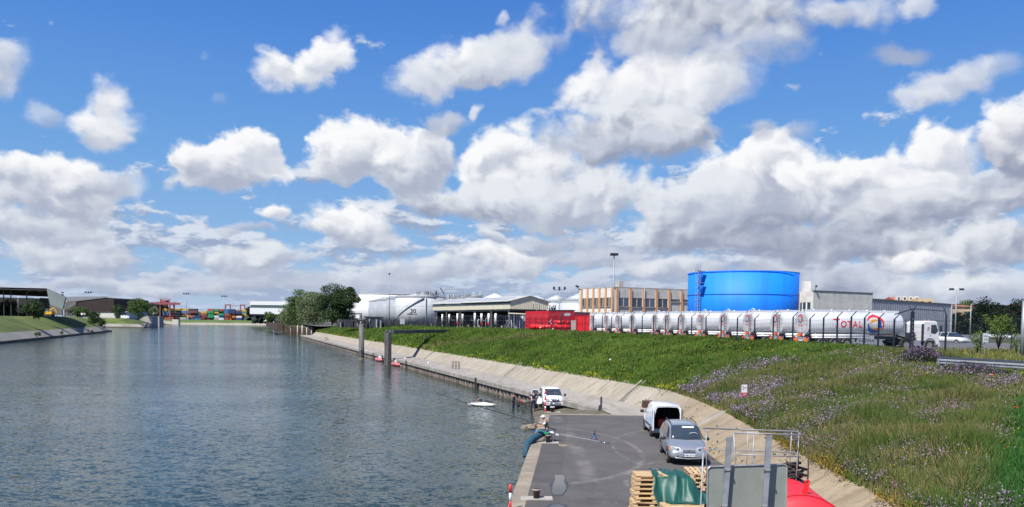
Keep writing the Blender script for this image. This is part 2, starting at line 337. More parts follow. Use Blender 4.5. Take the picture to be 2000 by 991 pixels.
# ------------------------------------------------------------------ mesh builder
class MB:
    def __init__(s): s.v = [];s.f = [];s.mi = [];s.mats = [];s.sm = []
    def _m(s,m):
        if m is None: return 0 if s.mats else -1
        if m not in s.mats: s.mats.append(m)
        return s.mats.index(m)
    def add(s,vs,fs,m=None,smooth=False):
        o = len(s.v);s.v += [tuple(p) for p in vs]
        k = s._m(m)
        for f in fs: s.f.append([i+o for i in f]);s.mi.append(max(k,0));s.sm.append(smooth)
        return s
    def box(s,c,d,m=None,rz=0.0,rot=None,taper=None):
        hx,hy,hz = d[0]/2,d[1]/2,d[2]/2
        vs = [Vector((x*hx,y*hy,z*hz)) for z in (-1,1) for y in (-1,1) for x in (-1,1)]
        if taper:
            for i in range(4,8): vs[i].x *= taper[0];vs[i].y *= taper[1]
        Rm = Euler(rot).to_matrix() if rot else Matrix.Rotation(rz,3,'Z')
        vs = [Rm @ v + Vector(c) for v in vs]
        return s.add(vs,[(0,2,3,1),(4,5,7,6),(0,1,5,4),(2,6,7,3),(0,4,6,2),(1,3,7,5)],m)
    def bar(s,a,b,w,h=None,m=None):
        a,b = Vector(a),Vector(b);h = h or w;d = (b-a);L = d.length
        if L < 1e-6: return s
        d.normalize();side = d.cross(Vector((0,0,1)))
        if side.length < 1e-3: side = Vector((1,0,0))
        side.normalize();upv = side.cross(d)
        vs = [p+side*(sx*w/2)+upv*(sz*h/2) for p in (a,b) for sx,sz in ((-1,-1),(1,-1),(1,1),(-1,1))]
        return s.add(vs,[(3,2,1,0),(4,5,6,7),(0,1,5,4),(1,2,6,5),(2,3,7,6),(3,0,4,7)],m)
    def cyl(s,a,b,r0,r1=None,n=10,m=None,caps=True,smooth=True):
        return s.tube([a,b],[r0,r0 if r1 is None else r1],n,m,caps,smooth)
    def tube(s,pts,r,n=8,m=None,caps=True,smooth=True):
        pts = [Vector(p) for p in pts]
        if not isinstance(r,(list,tuple)): r = [r]*len(pts)
        vs = [];prev = None
        for i,p in enumerate(pts):
            d = (pts[min(i+1,len(pts)-1)]-pts[max(i-1,0)])
            if d.length < 1e-9: d = Vector((0,0,1))
            d.normalize()
            if prev is None:
                ref = Vector((1,0,0)) if abs(d.x) < .9 else Vector((0,1,0))
                prev = (ref - d*ref.dot(d)).normalized()
            else:
                prev = (prev - d*prev.dot(d)).normalized()
            q = d.cross(prev)
            for k in range(n):
                a = 2*math.pi*k/n;vs.append(p+prev*(math.cos(a)*r[i])+q*(math.sin(a)*r[i]))
        fs = []
        for i in range(len(pts)-1):
            for k in range(n):
                fs.append((i*n+k,i*n+(k+1) % n,(i+1)*n+(k+1) % n,(i+1)*n+k))
        s.add(vs,fs,m,smooth)
        if caps:
            o = len(s.v)-len(vs);mm = s._m(m)
            for f in ([o+k for k in range(n)][::-1],[o+(len(pts)-1)*n+k for k in range(n)]):
                s.f.append(f);s.mi.append(max(mm,0));s.sm.append(False)
        return s
    def loft(s,rings,m=None,smooth=True,caps=True,closed=True):
        n = len(rings[0]);vs = [p for r in rings for p in r];fs = []
        for i in range(len(rings)-1):
            for k in range(n if closed else n-1):
                fs.append((i*n+k,i*n+(k+1) % n,(i+1)*n+(k+1) % n,(i+1)*n+k))
        s.add(vs,fs,m,smooth)
        if caps:
            o = len(s.v)-len(vs);mm = max(s._m(m),0)
            s.f.append([o+k for k in range(n)][::-1]);s.mi.append(mm);s.sm.append(False)
            s.f.append([o+(len(rings)-1)*n+k for k in range(n)]);s.mi.append(mm);s.sm.append(False)
        return s
    def prism(s,poly,z0,z1,m=None):
        n = len(poly);vs = [(x,y,z0) for x,y in poly]+[(x,y,z1) for x,y in poly]
        fs = [tuple(range(n))[::-1],tuple(range(n,2*n))]+[(k,(k+1) % n,n+(k+1) % n,n+k) for k in range(n)]
        return s.add(vs,fs,m)
    def slab(s,poly3,depth,m=None):
        """planar 3-D polygon pushed back along vector depth"""
        n = len(poly3);P3 = [Vector(p) for p in poly3];d = Vector(depth)
        vs = P3+[p+d for p in P3]
        fs = [tuple(range(n)),tuple(range(n,2*n))[::-1]]+[(k,n+k,n+(k+1) % n,(k+1) % n) for k in range(n)]
        return s.add(vs,fs,m)
    def ball(s,c,r,m=None,nu=12,nv=8,rz=0):
        if not isinstance(r,(tuple,list)): r = (r,r,r)
        c = Vector(c);rings = [];Rm = Matrix.Rotation(rz,3,'Z')
        vs = [];fs = []
        for j in range(1,nv):
            t = math.pi*j/nv
            for k in range(nu):
                a = 2*math.pi*k/nu
                vs.append(c+Rm @ Vector((r[0]*math.sin(t)*math.cos(a),r[1]*math.sin(t)*math.sin(a),r[2]*math.cos(t))))
        vs += [c+Vector((0,0,r[2])),c-Vector((0,0,r[2]))];T = len(vs)-2;B = T+1
        for j in range(nv-2):
            for k in range(nu): fs.append((j*nu+k,(j+1)*nu+k,(j+1)*nu+(k+1) % nu,j*nu+(k+1) % nu))
        for k in range(nu):
            fs.append((T,k,(k+1) % nu));fs.append((B,(nv-2)*nu+(k+1) % nu,(nv-2)*nu+k))
        return s.add(vs,fs,m,True)
    def mesh(s,name):
        me = bpy.data.meshes.new(name);me.from_pydata([tuple(v) for v in s.v],[],s.f)
        for m in s.mats: me.materials.append(m)
        me.polygons.foreach_set('material_index',s.mi);me.polygons.foreach_set('use_smooth',s.sm)
        me.update();return me

def obj(name,mb,m=None,parent=None,loc=None,rz=None,bevel=0):
    me = mb.mesh(name) if isinstance(mb,MB) else mb
    if m is not None and not me.materials: me.materials.append(m)
    o = bpy.data.objects.new(name,me);COL.objects.link(o)
    if parent is not None: o.parent = parent
    if loc is not None: o.location = loc
    if rz is not None: o.rotation_euler = (0,0,rz)
    if bevel:
        b = o.modifiers.new('bevel','BEVEL');b.width = bevel;b.segments = 2;b.limit_method = 'ANGLE';b.angle_limit = R(40)
    return o
def tag(o,label,cat,group=None,kind=None):
    if label: o['label'] = label
    if cat: o['category'] = cat
    if group: o['group'] = group
    if kind: o['kind'] = kind
    return o
def thing(name,label,cat,loc=(0,0,0),rz=0.0,group=None):
    o = bpy.data.objects.new(name,None);COL.objects.link(o);o.location = loc;o.rotation_euler = (0,0,rz)
    o.empty_display_size = .3
    return tag(o,label,cat,group)
def single(name,mb,label,cat,loc=None,rz=None,group=None,m=None):
    return tag(obj(name,mb,m,None,loc,rz),label,cat,group)
def struct(name,mb,m=None,kind='structure',parent=None):
    o = obj(name,mb,m,parent)
    if parent is None: o['kind'] = kind
    return o
def kids(o): return [c for c in list(COL.objects) if c.parent == o]
def dup(root,loc=None,rz=None,label=None,group=None,scale=None):
    kidmap = {}
    for o in COL.objects:
        if o.parent is not None: kidmap.setdefault(o.parent.name,[]).append(o)
    def rec(o,par):
        c = o.copy();COL.objects.link(c)
        if par is not None: c.parent = par;c.matrix_parent_inverse = o.matrix_parent_inverse.copy()
        for ch in kidmap.get(o.name,[]): rec(ch,c)
        return c
    r = rec(root,None)
    if loc is not None: r.location = loc
    if rz is not None: r.rotation_euler = (0,0,rz)
    if scale is not None: r.scale = scale
    if label: r['label'] = label
    if group: r['group'] = group
    return r
def np_mesh(name,V,F,mats,mi=None,smooth=False):
    """V (n,3) float, F (m,k) int, fast"""
    me = bpy.data.meshes.new(name);n,k = F.shape
    me.vertices.add(len(V));me.vertices.foreach_set('co',np.asarray(V,np.float32).ravel())
    me.loops.add(n*k);me.loops.foreach_set('vertex_index',F.astype(np.int32).ravel())
    me.polygons.add(n);me.polygons.foreach_set('loop_start',np.arange(0,n*k,k,dtype=np.int32))
    try: me.polygons.foreach_set('loop_total',np.full(n,k,np.int32))
    except Exception: pass
    for m in mats: me.materials.append(m)
    if mi is not None: me.polygons.foreach_set('material_index',np.asarray(mi,np.int32))
    me.polygons.foreach_set('use_smooth',np.full(n,smooth,bool))
    me.update(calc_edges=True);return me
def interp(x,xs,ys): return float(np.interp(x,xs,ys))
# value noise for terrain relief
_tab = rng.random((64,64))
def vnoise(x,y):
    x = np.asarray(x,float);y = np.asarray(y,float)
    xi = np.floor(x).astype(int);yi = np.floor(y).astype(int);fx = x-xi;fy = y-yi
    fx = fx*fx*(3-2*fx);fy = fy*fy*(3-2*fy)
    g = lambda a,b: _tab[a % 64,b % 64]
    return (g(xi,yi)*(1-fx)+g(xi+1,yi)*fx)*(1-fy)+(g(xi,yi+1)*(1-fx)+g(xi+1,yi+1)*fx)*fy
def fbm(x,y,o=4):
    s = 0;a = .5;f = 1
    for k in range(o): s = s+a*vnoise(np.asarray(x)*f+17*k,np.asarray(y)*f+31*k);a *= .5;f *= 2.03
    return s/ (1-.5**o)
# ------------------------------------------------------------------ right bank: one cross-section carried along a line
# stations run from behind the camera to the far end of the quay; each holds the fold (foot of the revetment) and its top edge
UD = np.array([-.330,.944]);ND = np.array([.944,.330])
def offp(off,Y):                          # point of given offset across the canal at depth Y
    return ((off-.330*Y)/.944,Y)
ST = [  # fold x, fold y, revetment top x, y, z
    (10.3,-12,12.3,-12,2.1),(10.1,4,12.0,4,2.1),(9.9,16,11.75,16,2.05),(9.75,24,11.65,24,2.15),(9.7,30,11.7,30,2.3),(9.6,38,11.9,37.4,2.4),
    (9.9,46,12.35,45.5,2.45),(10.35,53,12.3,52.5,2.5),(10.3,59,11.9,59.6,2.5),(8.6,65.5,10.2,66.2,2.45)]
for Y_ in (72,80,90,102,116,132,150,170,192,216,242,268,292,316):
    f_ = offp(29.8,Y_-.6);t_ = offp(31.5,Y_);ST.append((f_[0],f_[1],t_[0],t_[1],2.42))
ST = np.array(ST)
def dense(n_per=8):
    out = []
    for i in range(len(ST)-1):
        L = np.hypot(*(ST[i+1,2:4]-ST[i,2:4]));n = max(2,int(L/1.0))
        for k in range(n): out.append(ST[i]+(ST[i+1]-ST[i])*k/n)
    out.append(ST[-1]);return np.array(out)
STD = dense()
QZ = 1.10
TOPL = STD[:,2:4]
def topdist(x,y):
    """signed distance landward of the revetment top line, and its z there (vectorised over points)"""
    x = np.asarray(x,float).ravel();y = np.asarray(y,float).ravel()
    best = np.full(len(x),1e9);sg = np.zeros(len(x));zz = np.zeros(len(x))
    A = TOPL[:-1];B = TOPL[1:];D_ = B-A;L2 = (D_**2).sum(1)
    for i in range(0,len(A)):
        px_ = x-A[i,0];py_ = y-A[i,1]
        t = np.clip((px_*D_[i,0]+py_*D_[i,1])/L2[i],0,1)
        ex = px_-t*D_[i,0];ey = py_-t*D_[i,1];d = np.hypot(ex,ey)
        up = d < best;best = np.where(up,d,best)
        cr = D_[i,0]*py_-D_[i,1]*px_
        sg = np.where(up,np.where(cr < 0,1.0,-1.0),sg);zz = np.where(up,STD[i,4]+(STD[i+1,4]-STD[i,4])*t,zz)
    return best*sg,zz
def land_z(x,y):
    x = np.asarray(x,float).ravel();y = np.asarray(y,float).ravel()
    d,z0 = topdist(x,y);dd = np.maximum(d,0)
    crest = np.interp(y,[10,40,47,58,72,84,140,190],[4.45,4.6,4.78,5.42,5.48,5.66,5.66,5.45])
    run = np.where(y < 60,13.5,14.0)
    t = np.clip(dd/run,0,1);prof = 1-(1-t)**1.55
    z = z0-.02+(crest-z0)*prof
    # the yard behind the fence lies a little lower and goes on inland
    z = z-np.clip((dd-17)/6,0,1)*np.where(y > 50,.28,.0)
    rel = (fbm(x*.22,y*.22,3)-.5)*.7+(fbm(x*.9,y*.9,3)-.5)*.30
    z = z+rel*np.clip(dd/2.0,0,1)*np.clip((17.5-dd)/3,0.04,1)
    return z
# gutters run down the bank at these depths (fold y)
GUT = [46.5,64.5,92.5,131.0]

def build_land():
    # embankment sheet
    offs = [0,.25,.6,1,1.5,2.1,2.8,3.6,4.5,5.5,6.6,7.8,9,10.2,11.5,12.8,14,15.3,17,19,22,26,32,42,60,90]
    S = STD;T_ = np.gradient(S[:,2:4],axis=0);T_ /= np.hypot(T_[:,0],T_[:,1])[:,None];Nn = np.stack([T_[:,1],-T_[:,0]],1)
    # smooth the normals so that rows do not cross at the bend
    for _ in range(60): Nn[1:-1] = (Nn[:-2]+Nn[1:-1]*2+Nn[2:])/4
    Nn /= np.hypot(Nn[:,0],Nn[:,1])[:,None]
    V = [];
    for o_ in offs:
        V.append(np.stack([S[:,2]+Nn[:,0]*o_,S[:,3]+Nn[:,1]*o_],1))
    V = np.array(V);nr,ns = V.shape[:2];xy = V.reshape(-1,2)
    z = land_z(xy[:,0],xy[:,1]);VV = np.column_stack([xy,z])
    F = []
    for r in range(nr-1):
        a = r*ns+np.arange(ns-1);F.append(np.stack([a,a+ns,a+ns+1,a+1],1))
    F = np.concatenate(F)
    me = np_mesh('embankment',VV,F,[M['soil']],smooth=True);o = bpy.data.objects.new('embankment',me);COL.objects.link(o);o['kind'] = 'structure'
    # inland ground as far as the horizon: lies under the yard
    mb = MB();far = offp(31.5,316)
    mb.add([(60,-60,4.6),(3000,-60,4.6),(3000,4000,4.6),(-1300,4000,4.6),(far[0]+1.0,316,4.6),(far[0]+20,316,4.6),(40,80,4.6)],[(0,1,2,3,4,5,6)])
    struct('inland_ground',mb,M['farground'])
    # yard asphalt behind the fence, 4 mm proud of the embankment's level
    # revetment: concrete slabs with joints, each its own piece
    rv = bpy.data.objects.new('revetment',None);COL.objects.link(rv);rv['kind'] = 'structure'
    S_len = np.concatenate([[0],np.cumsum(np.hypot(*(STD[1:,0:2]-STD[:-1,0:2]).T))]);tot = S_len[-1]
    def stn(s):
        return [float(np.interp(s,S_len,STD[:,k])) for k in range(5)]
    s = 14.0;i = 0;gs = []
    gut_s = [float(np.interp(g,STD[:,1],S_len)) for g in GUT]
    while s < tot-.5:
        w = 2.55 if s < 130 else 5.1
        e = min(s+w,tot)
        for g in gut_s:
            if s < g-.35 < e: e = g-.35
        gap = .035 if s < 130 else .06
        mb = MB();nx = 3;ny = 5;vs = []
        dz = rng.uniform(-.012,.012)
        for a in range(nx+1):
            q = stn(s+gap/2+(e-s-gap)*a/nx)
            jag = .10*rng.random() if a in (0,nx) else .05*rng.random()
            for b in range(ny+1):
                t = b/ny*(1+jag);x = q[0]+(q[2]-q[0])*t;y = q[1]+(q[3]-q[1])*t
                z = QZ+.015+(q[4]-QZ)*t+dz*min(1,t*3)+.012*math.sin(5.1*(s+a)+b*1.7)
                vs.append((x,y,z))
        fs = [(a*(ny+1)+b,(a+1)*(ny+1)+b,(a+1)*(ny+1)+b+1,a*(ny+1)+b+1) for a in range(nx) for b in range(ny)]
        n0 = len(vs);vs2 = [(x,y,z-.16) for x,y,z in vs]
        mb.add(vs,fs,None,True)
        edge = [a*(ny+1) for a in range(nx+1)]+[nx*(ny+1)+b for b in range(1,ny+1)]+[a*(ny+1)+ny for a in range(nx-1,-1,-1)]+[b for b in range(ny-1,0,-1)]
        mb.add([vs[k] for k in edge]+[vs2[k] for k in edge],[(k,len(edge)+k,len(edge)+(k+1) % len(edge),(k+1) % len(edge)) for k in range(len(edge))])
        obj('slab',mb,M['revet'],rv)
        s = e;i += 1
        for g in gut_s:
            if abs(s-(g-.35)) < 1e-6:       # an open gutter running down the bank
                q = stn(g);mg = MB();a = Vector((q[0],q[1],QZ+.0));b = Vector((q[2],q[3],q[4]));b = a+(b-a)*1.22
                b.z = float(land_z([b.x],[b.y])[0])+.1 if b.z > 2.6 else b.z
                d = (Vector((b.x,b.y,0))-Vector((a.x,a.y,0))).normalized();sd_ = Vector((-d.y,d.x,0))*.31
                mg.bar(a+sd_+Vector((0,0,.0)),b+sd_,.10,.30,M['concrete']);mg.bar(a-sd_,b-sd_,.10,.30,M['concrete'])
                mg.bar(a+Vector((0,0,-.06)),b+Vector((0,0,-.06)),.54,.06,M['concrete_dark'])  # floor coloured dark to deepen the shade of the recess
                obj('gutter',mg,None,rv)
                s = g+.35
    # soil bed below the slabs, seen only in the joints
    vs = [];
    for q in STD[::2]: vs += [(q[0]-.05,q[1],QZ-.14),(q[2]+.3,q[3],q[4]-.16)]
    n = len(vs)//2;mb = MB();mb.add(vs,[(2*k,2*k+2,2*k+3,2*k+1) for k in range(n-1)]);obj('joint_bed',mb,M['jointsoil'],rv)

    # ---- quay level: far concrete strip (cap edge to fold), asphalt apron near
    cap = [];fold = []
    far_s = [q for q in STD if q[1] > 57.5]
    Ys = np.linspace(59.0,316,90)
    vs = []
    for Y in Ys:
        cx,cy = offp(25.55,Y);
        if Y < 66: fx,fy = float(np.interp(Y,STD[:,1],STD[:,0])),Y
        else: fx,fy = offp(29.95,Y-.6)
        vs += [(cx,cy,QZ),(fx+.1,fy,QZ+.02)]
    n = len(vs)//2;mb = MB();mb.add(vs,[(2*k,2*k+1,2*k+3,2*k+2) for k in range(n-1)])
    # the corner of concrete between ramp head and revetment
    c0 = offp(25.55,59.0)
    fx = float(np.interp(59.0,STD[:,1],STD[:,0]));fx2 = float(np.interp(54.9,STD[:,1],STD[:,0]))
    mb.add([(c0[0],59.0,QZ),(6.85,56.4,QZ+.002),(7.05,54.9,QZ+.002),(fx2+.1,54.9,QZ+.01),(fx+.1,59.0,QZ+.02)],[(0,1,2,3,4)])
    struct('quay_path',mb,M['quayconc'])
    # low bank body under the path so that nothing is hollow
    # asphalt apron
    ex0,ex1 = quay_edge_x(-12),quay_edge_x(54.9)
    mb = MB();vs = []
    Yn = [-12,4,12,20,26,32,38,44,50,54.9]
    for Y in Yn: vs += [(quay_edge_x(Y)+.62,Y,QZ+.004),(float(np.interp(Y,STD[:,1],STD[:,0]))+.12,Y,QZ+.004)]
    mb.add(vs,[(2*k,2*k+1,2*k+3,2*k+2) for k in range(len(Yn)-1)])
    ap = struct('asphalt_quay',mb,M['asphalt'])
    # kerb wall of the apron: coping stones and the wall face below
    qw = bpy.data.objects.new('quay_wall',None);COL.objects.link(qw);qw['kind'] = 'structure'
    mb = MB()
    for a,b in zip([-12,10,30,45],[10,30,45,54.9]):
        xa,xb = quay_edge_x(a),quay_edge_x(b)
        mb.add([(xa+.06,a,-3),(xb+.06,b,-3),(xb+.06,b,QZ-.3),(xa+.06,a,QZ-.3),(xa+.6,a,QZ-.3),(xb+.6,b,QZ-.3)],[(0,1,2,3),(3,2,5,4)])
    x2 = quay_edge_x(54.9)
    mb.add([(x2+.06,54.9,-3),(7.2,54.9,-3),(7.2,54.9,QZ-.3),(x2+.06,54.9,QZ-.3)],[(0,1,2,3)])
    obj('wall_face',mb,M['concrete_dark'],qw)
    Y = 2.0;
    while Y < 54.5:
        L = min(2.9,54.9-Y);cy = Y+L/2;cx = quay_edge_x(cy)+.31;rz = -math.atan((quay_edge_x(Y+L)-quay_edge_x(Y))/L)
        b = MB();w = .30+.01*rng.random()
        prof = [(-w,-.30),(-w,-.06),(-w+.05,0),(w-.02,0),(w,-.02),(w,-.30)]
        ring = lambda yy: [Vector((px_,yy,QZ+.012+pz_)) for px_,pz_ in prof]
        b.loft([ring(-L/2+.012),ring(L/2-.012)],smooth=False)
        obj('coping_stone',b,M['coping'],qw,(cx,cy,rng.uniform(-.006,.006)),rz);Y += L
    # across the end of the apron, above the ramp
    X = x2+.62
    while X < 7.1:
        L = min(1.9,7.2-X);b = MB();b.box((0,0,-.15),(L-.02,.5,.30));obj('coping_stone',b,M['coping'],qw,(X+L/2,54.75+.4,QZ+.012));X += L
    # broken masonry lump at the corner
    b = MB()
    for k in range(9):
        b.box((x2+.2-.17*k+rng.uniform(-.08,.08),55.6+rng.uniform(-.2,.3),.36-.04*k),(.36,.42,.26),rot=(rng.uniform(-.2,.2),rng.uniform(-.2,.2),rng.uniform(0,3)))
    tag(obj('masonry_rubble',b,M['coping']),'broken grey masonry lump at the water corner of the asphalt quay','rubble')
    # ramp: runs down to the left, from the quay level into the water
    b = MB();r0 = [(7.2,54.9,QZ),(7.0,57.9,QZ),(offp(25.6,59)[0],59,QZ)]
    top = [(7.2,54.95,QZ-.005),offp(25.7,59.0)+(QZ-.005,)];mid = [(3.2,55.0,.22),offp(25.9,69.0)+(.22,)];bot = [(-9,55.0,-1.6),(-9,84.0,-1.6)]
    b.add(top+mid+bot,[(0,1,3,2),(2,3,5,4)])
    struct('boat_ramp',b,M['rampconc'])
    # sheet piling below the far path: concrete cap beam, steel pans, fenders
    sp = thing('sheet_pile_wall','long sheet pile quay wall with concrete capping along the far path','quay wall')
    Yc = 59.0;k = 0
    while Yc < 312:
        L = 6.0 if Yc < 150 else 12.0
        a = offp(25.5,Yc);c = offp(25.5,Yc+L*.944-.03);b = MB()
        prof = [(-.04,-.42),(-.04,-.02),(.0,.012),(.42,.012),(.42,-.42)]
        r = lambda p: [Vector((p[0]+ND[0]*u,p[1]+ND[1]*u,QZ+w)) for u,w in prof]
        b.loft([r(a),r(c)],smooth=False);obj('cap_beam',b,M['capconc'],sp);Yc += L*.944
    # pans: trapezoid waves; the part in front stays proud
    b = MB();s = 0.0;L = (312-59)/.944;p0 = np.array(offp(25.62,59.0));pts = []
    per = 1.16
    while s < L:
        for ds,dep in ((0,0),(.38,0),(.55,.36),(.95,.36),(1.16,0)):
            if ds < 1.16: pts.append(p0+UD*(s+ds)+ND*dep)
        s += per if s < 120 else per*2
    vs = [(p[0],p[1],z) for p in pts for z in (-1.6,QZ-.40)]
    b.add(vs,[(2*k,2*k+2,2*k+3,2*k+1) for k in range(len(pts)-1)])
    obj('sheet_pan',b,M['pan'],sp)
    for Yf in (88.3,123.5,143):
        p = np.array(offp(25.38,Yf));b = MB();b.box((p[0],p[1],.35),(.16,.2,1.9 if Yf < 62 else 1.75),rz=R(19));obj('fender_post',b,M['dark'],sp)
    # sand and body of the bank under the path (closes the view from the side)
    # ---- water
    mb = MB();mb.add([(-2500,-300,0),(2500,-300,0),(2500,4200,0),(-2500,4200,0)],[(0,1,2,3)])
    struct('water_bed',MB().add([(-2500,-300,-4),(2500,-300,-4),(2500,4200,-4),(-2500,4200,-4)],[(0,1,2,3)]),M['farground'])
    build_water()

def quay_edge_x(Y): return -.75+.0515*Y if Y < 60 else 2.3
# set the coping so that it passes through the measured points
_q = [at_z(1000,965,QZ),at_z(1030,875,QZ),at_z(1058,808,QZ)]
_k = (_q[2].x-_q[0].x)/(_q[2].y-_q[0].y);_c = _q[0].x-_k*_q[0].y
def quay_edge_x(Y): return _c+_k*Y

def build_water():
    # one sheet: fine near the camera, coarse far away, with real long waves near
    us = np.concatenate([np.linspace(-2400,-400,9),np.linspace(-320,40,25)[0:0],np.arange(-400,-60,20.0),np.arange(-60,16,.55),[20,60,200,2400]])
    Yv = [-300,-60,-20];y = 0.0
    while y < 160: Yv.append(y);y += .30+.0045*y
    while y < 4200: Yv.append(y);y *= 1.07
    Yv = np.array(Yv+[4200]);X,Yg = np.meshgrid(us,Yv)
    z = np.zeros_like(X)
    for (lx,ang,am) in ((1.7,20,.018),(1.15,-8,.013),(2.9,48,.018),(.85,33,.008),(1.5,-35,.012)):
        kx = 2*math.pi/lx;a = R(ang);ph = kx*(X*math.sin(a)+Yg*math.cos(a))+2.2*fbm(X*.35+lx,Yg*.35,2)*3
        z += am*np.sin(ph)*(.5+vnoise(X*.2+lx*3,Yg*.2))
    z *= .6*np.clip((100-Yg)/80,0,1)*np.clip((X+62)/12,0,1)
    V = np.column_stack([X.ravel(),Yg.ravel(),z.ravel()]);ny,nx = X.shape
    i = (np.arange(ny-1)[:,None]*nx+np.arange(nx-1)[None]).ravel();F = np.stack([i,i+1,i+nx+1,i+nx],1)
    me = np_mesh('water',V,F,[M['water']],smooth=True);o = bpy.data.objects.new('water',me);COL.objects.link(o);o['kind'] = 'structure'

def special_mats():
    # water
    m = bpy.data.materials.new('canal_water');m.use_nodes = True;t = m.node_tree;N = NT(t);bs = t.nodes['Principled BSDF']
    bs.inputs['Roughness'].default_value = .08;bs.inputs['IOR'].default_value = 1.333;bs.inputs['Specular IOR Level'].default_value = .39
    g = N.n('ShaderNodeNewGeometry').outputs['Position']
    big = N.noise(g,.03,3,.5).outputs[0]
    t.links.new(N.mixc(N.mapr(big,.3,.7),(.020,.036,.026,1),(.034,.048,.032,1)),bs.inputs['Base Color'])
    a = N.noise(N.vec('MULTIPLY',g,(.9,1.4,1)),2.2,4,.62,.4).outputs['Color']
    b = N.noise(N.vec('MULTIPLY',g,(1.1,1.5,1)),5.5,3,.6,.3).outputs['Color']
    gust = N.mapr(N.noise(N.vec('MULTIPLY',g,(.5,.8,1)),.035,5,.65).outputs[0],.40,.62,.60,1.3)
    # wavelets: slopes taken straight from noise, so that far ripples smaller than a pixel still scatter the sky
    sl_ = N.vec('ADD',N.vec('MULTIPLY',N.vec('SUBTRACT',a,(.5,.5,.5)),(.56,.76,0)),N.vec('MULTIPLY',N.vec('SUBTRACT',b,(.5,.5,.5)),(.50,.66,0)))
    nn = N.vec('NORMALIZE',N.vec('ADD',N.n('ShaderNodeNewGeometry').outputs['Normal'],N.vec('SCALE',sl_,scale=gust)))
    t.links.new(nn,bs.inputs['Normal']);M['water'] = m
    # asphalt with old tracks and pale patches
    m = bpy.data.materials.new('worn_asphalt');m.use_nodes = True;t = m.node_tree;N = NT(t);bs = t.nodes['Principled BSDF']
    g = N.n('ShaderNodeNewGeometry').outputs['Position']
    c = N.mixc(N.mapr(N.noise(g,.55,6,.6).outputs[0],.35,.65),(.072,.067,.063,1),(.098,.091,.084,1))
    fine = N.noise(g,30,3,.7).outputs[0];c = N.mixc(N.mapr(fine,.3,.75,0,.35),c,(.17,.16,.15,1))
    # pale wheel tracks: thin rings of dried mud
    def ring(cx,cy,r,w,k,c):
        d = N.vec('DISTANCE',N.vec('MULTIPLY',g,(1,.62,0)),(cx,cy*.62,0))
        f = N.math('MULTIPLY',N.mapr(N.math('ABSOLUTE',N.math('SUBTRACT',d,r)),w,0.0,0,k),N.mapr(N.noise(g,1.3,4,.6).outputs[0],.35,.6))
        return N.mixc(f,c,(.24,.225,.20,1))
    c = ring(8.5,31.0,3.9,.20,.55,c);c = ring(1.0,40.0,5.4,.22,.5,c);c = ring(10.5,40,5.3,.16,.4,c)
    sx = N.n('ShaderNodeSeparateXYZ');t.links.new(g,sx.inputs[0])
    wv = N.math('ADD',sx.outputs[0],N.math('MULTIPLY',N.math('SINE',N.math('MULTIPLY',sx.outputs[1],.12)),.25))
    band = N.math('MULTIPLY',N.mapr(N.math('ABSOLUTE',N.math('SUBTRACT',wv,3.05)),.55,.1,0,.5),N.mapr(N.noise(g,.6,4,.6).outputs[0],.4,.62))
    c = N.mixc(band,c,(.22,.205,.18,1))
    dk = N.mapr(N.noise(N.vec('ADD',g,(7,3,0)),.5,4,.6).outputs[0],.58,.7,0,.45);c = N.mixc(dk,c,(.05,.048,.048,1))
    ed = N.math('SUBTRACT',sx.outputs[0],N.math('MULTIPLY_ADD',sx.outputs[1],_k,_c+.62))      # older strip behind the coping
    c = N.mixc(N.mapr(ed,1.22,1.16,0,.75),c,(.80,.80,.80,1),'MULTIPLY')
    rd = N.mapr(N.noise(N.vec('MULTIPLY',g,(.35,1.2,1)),.7,3,.6).outputs[0],.62,.72,0,.3);c = N.mixc(rd,c,(.16,.085,.06,1))
    t.links.new(c,bs.inputs['Base Color']);bs.inputs['Roughness'].default_value = .85
    bp = N.n('ShaderNodeBump');bp.inputs['Strength'].default_value = .35;bp.inputs['Distance'].default_value = .01
    t.links.new(fine,bp.inputs['Height']);t.links.new(bp.outputs[0],bs.inputs['Normal']);M['asphalt'] = m
    # concrete families driven by world position
    def conc(name,c1,c2,stain,sc=.5,streak=None,rust=0.0,joints=None):
        m = bpy.data.materials.new(name);m.use_nodes = True;t = m.node_tree;N = NT(t);bs = t.nodes['Principled BSDF']
        g = N.n('ShaderNodeNewGeometry').outputs['Position']
        c = N.mixc(N.mapr(N.noise(g,sc,7,.62).outputs[0],.36,.64),hexc(c1),hexc(c2))
        f2 = N.noise(g,sc*9,5,.65).outputs[0];c = N.mixc(N.mapr(f2,.45,.75,0,.55),c,hexc(stain))
        if streak:
            g2 = N.vec('MULTIPLY',g,streak);f3 = N.noise(g2,1.0,5,.6).outputs[0]
            c = N.mixc(N.mapr(f3,.5,.68,0,.75),c,hexc(stain))
        if rust: c = N.mixc(N.mapr(N.noise(g,.9,5,.7).outputs[0],.58,.72,0,rust),c,(.20,.13,.055,1))
        if name == 'revet':      # the slabs near the asphalt are older and browner
            sy = N.n('ShaderNodeSeparateXYZ');t.links.new(g,sy.inputs[0]);c = N.mixc(N.mapr(sy.outputs[1],62,50,0,.8),c,(.84,.72,.56,1),'MULTIPLY')
        oi = N.n('ShaderNodeObjectInfo').outputs['Random'];c = N.mixc(N.mapr(oi,0,1,0,.30,smooth=False),c,hexc(stain))
        t.links.new(c,bs.inputs['Base Color']);bs.inputs['Roughness'].default_value = .92
        bp = N.n('ShaderNodeBump');bp.inputs['Strength'].default_value = .6;bp.inputs['Distance'].default_value = .02
        t.links.new(f2,bp.inputs['Height']);t.links.new(bp.outputs[0],bs.inputs['Normal']);M[name] = m
    conc('revet',(.40,.36,.29),(.32,.285,.225),(.22,.185,.135),.45,streak=(.35,2.6,.35),rust=.25)
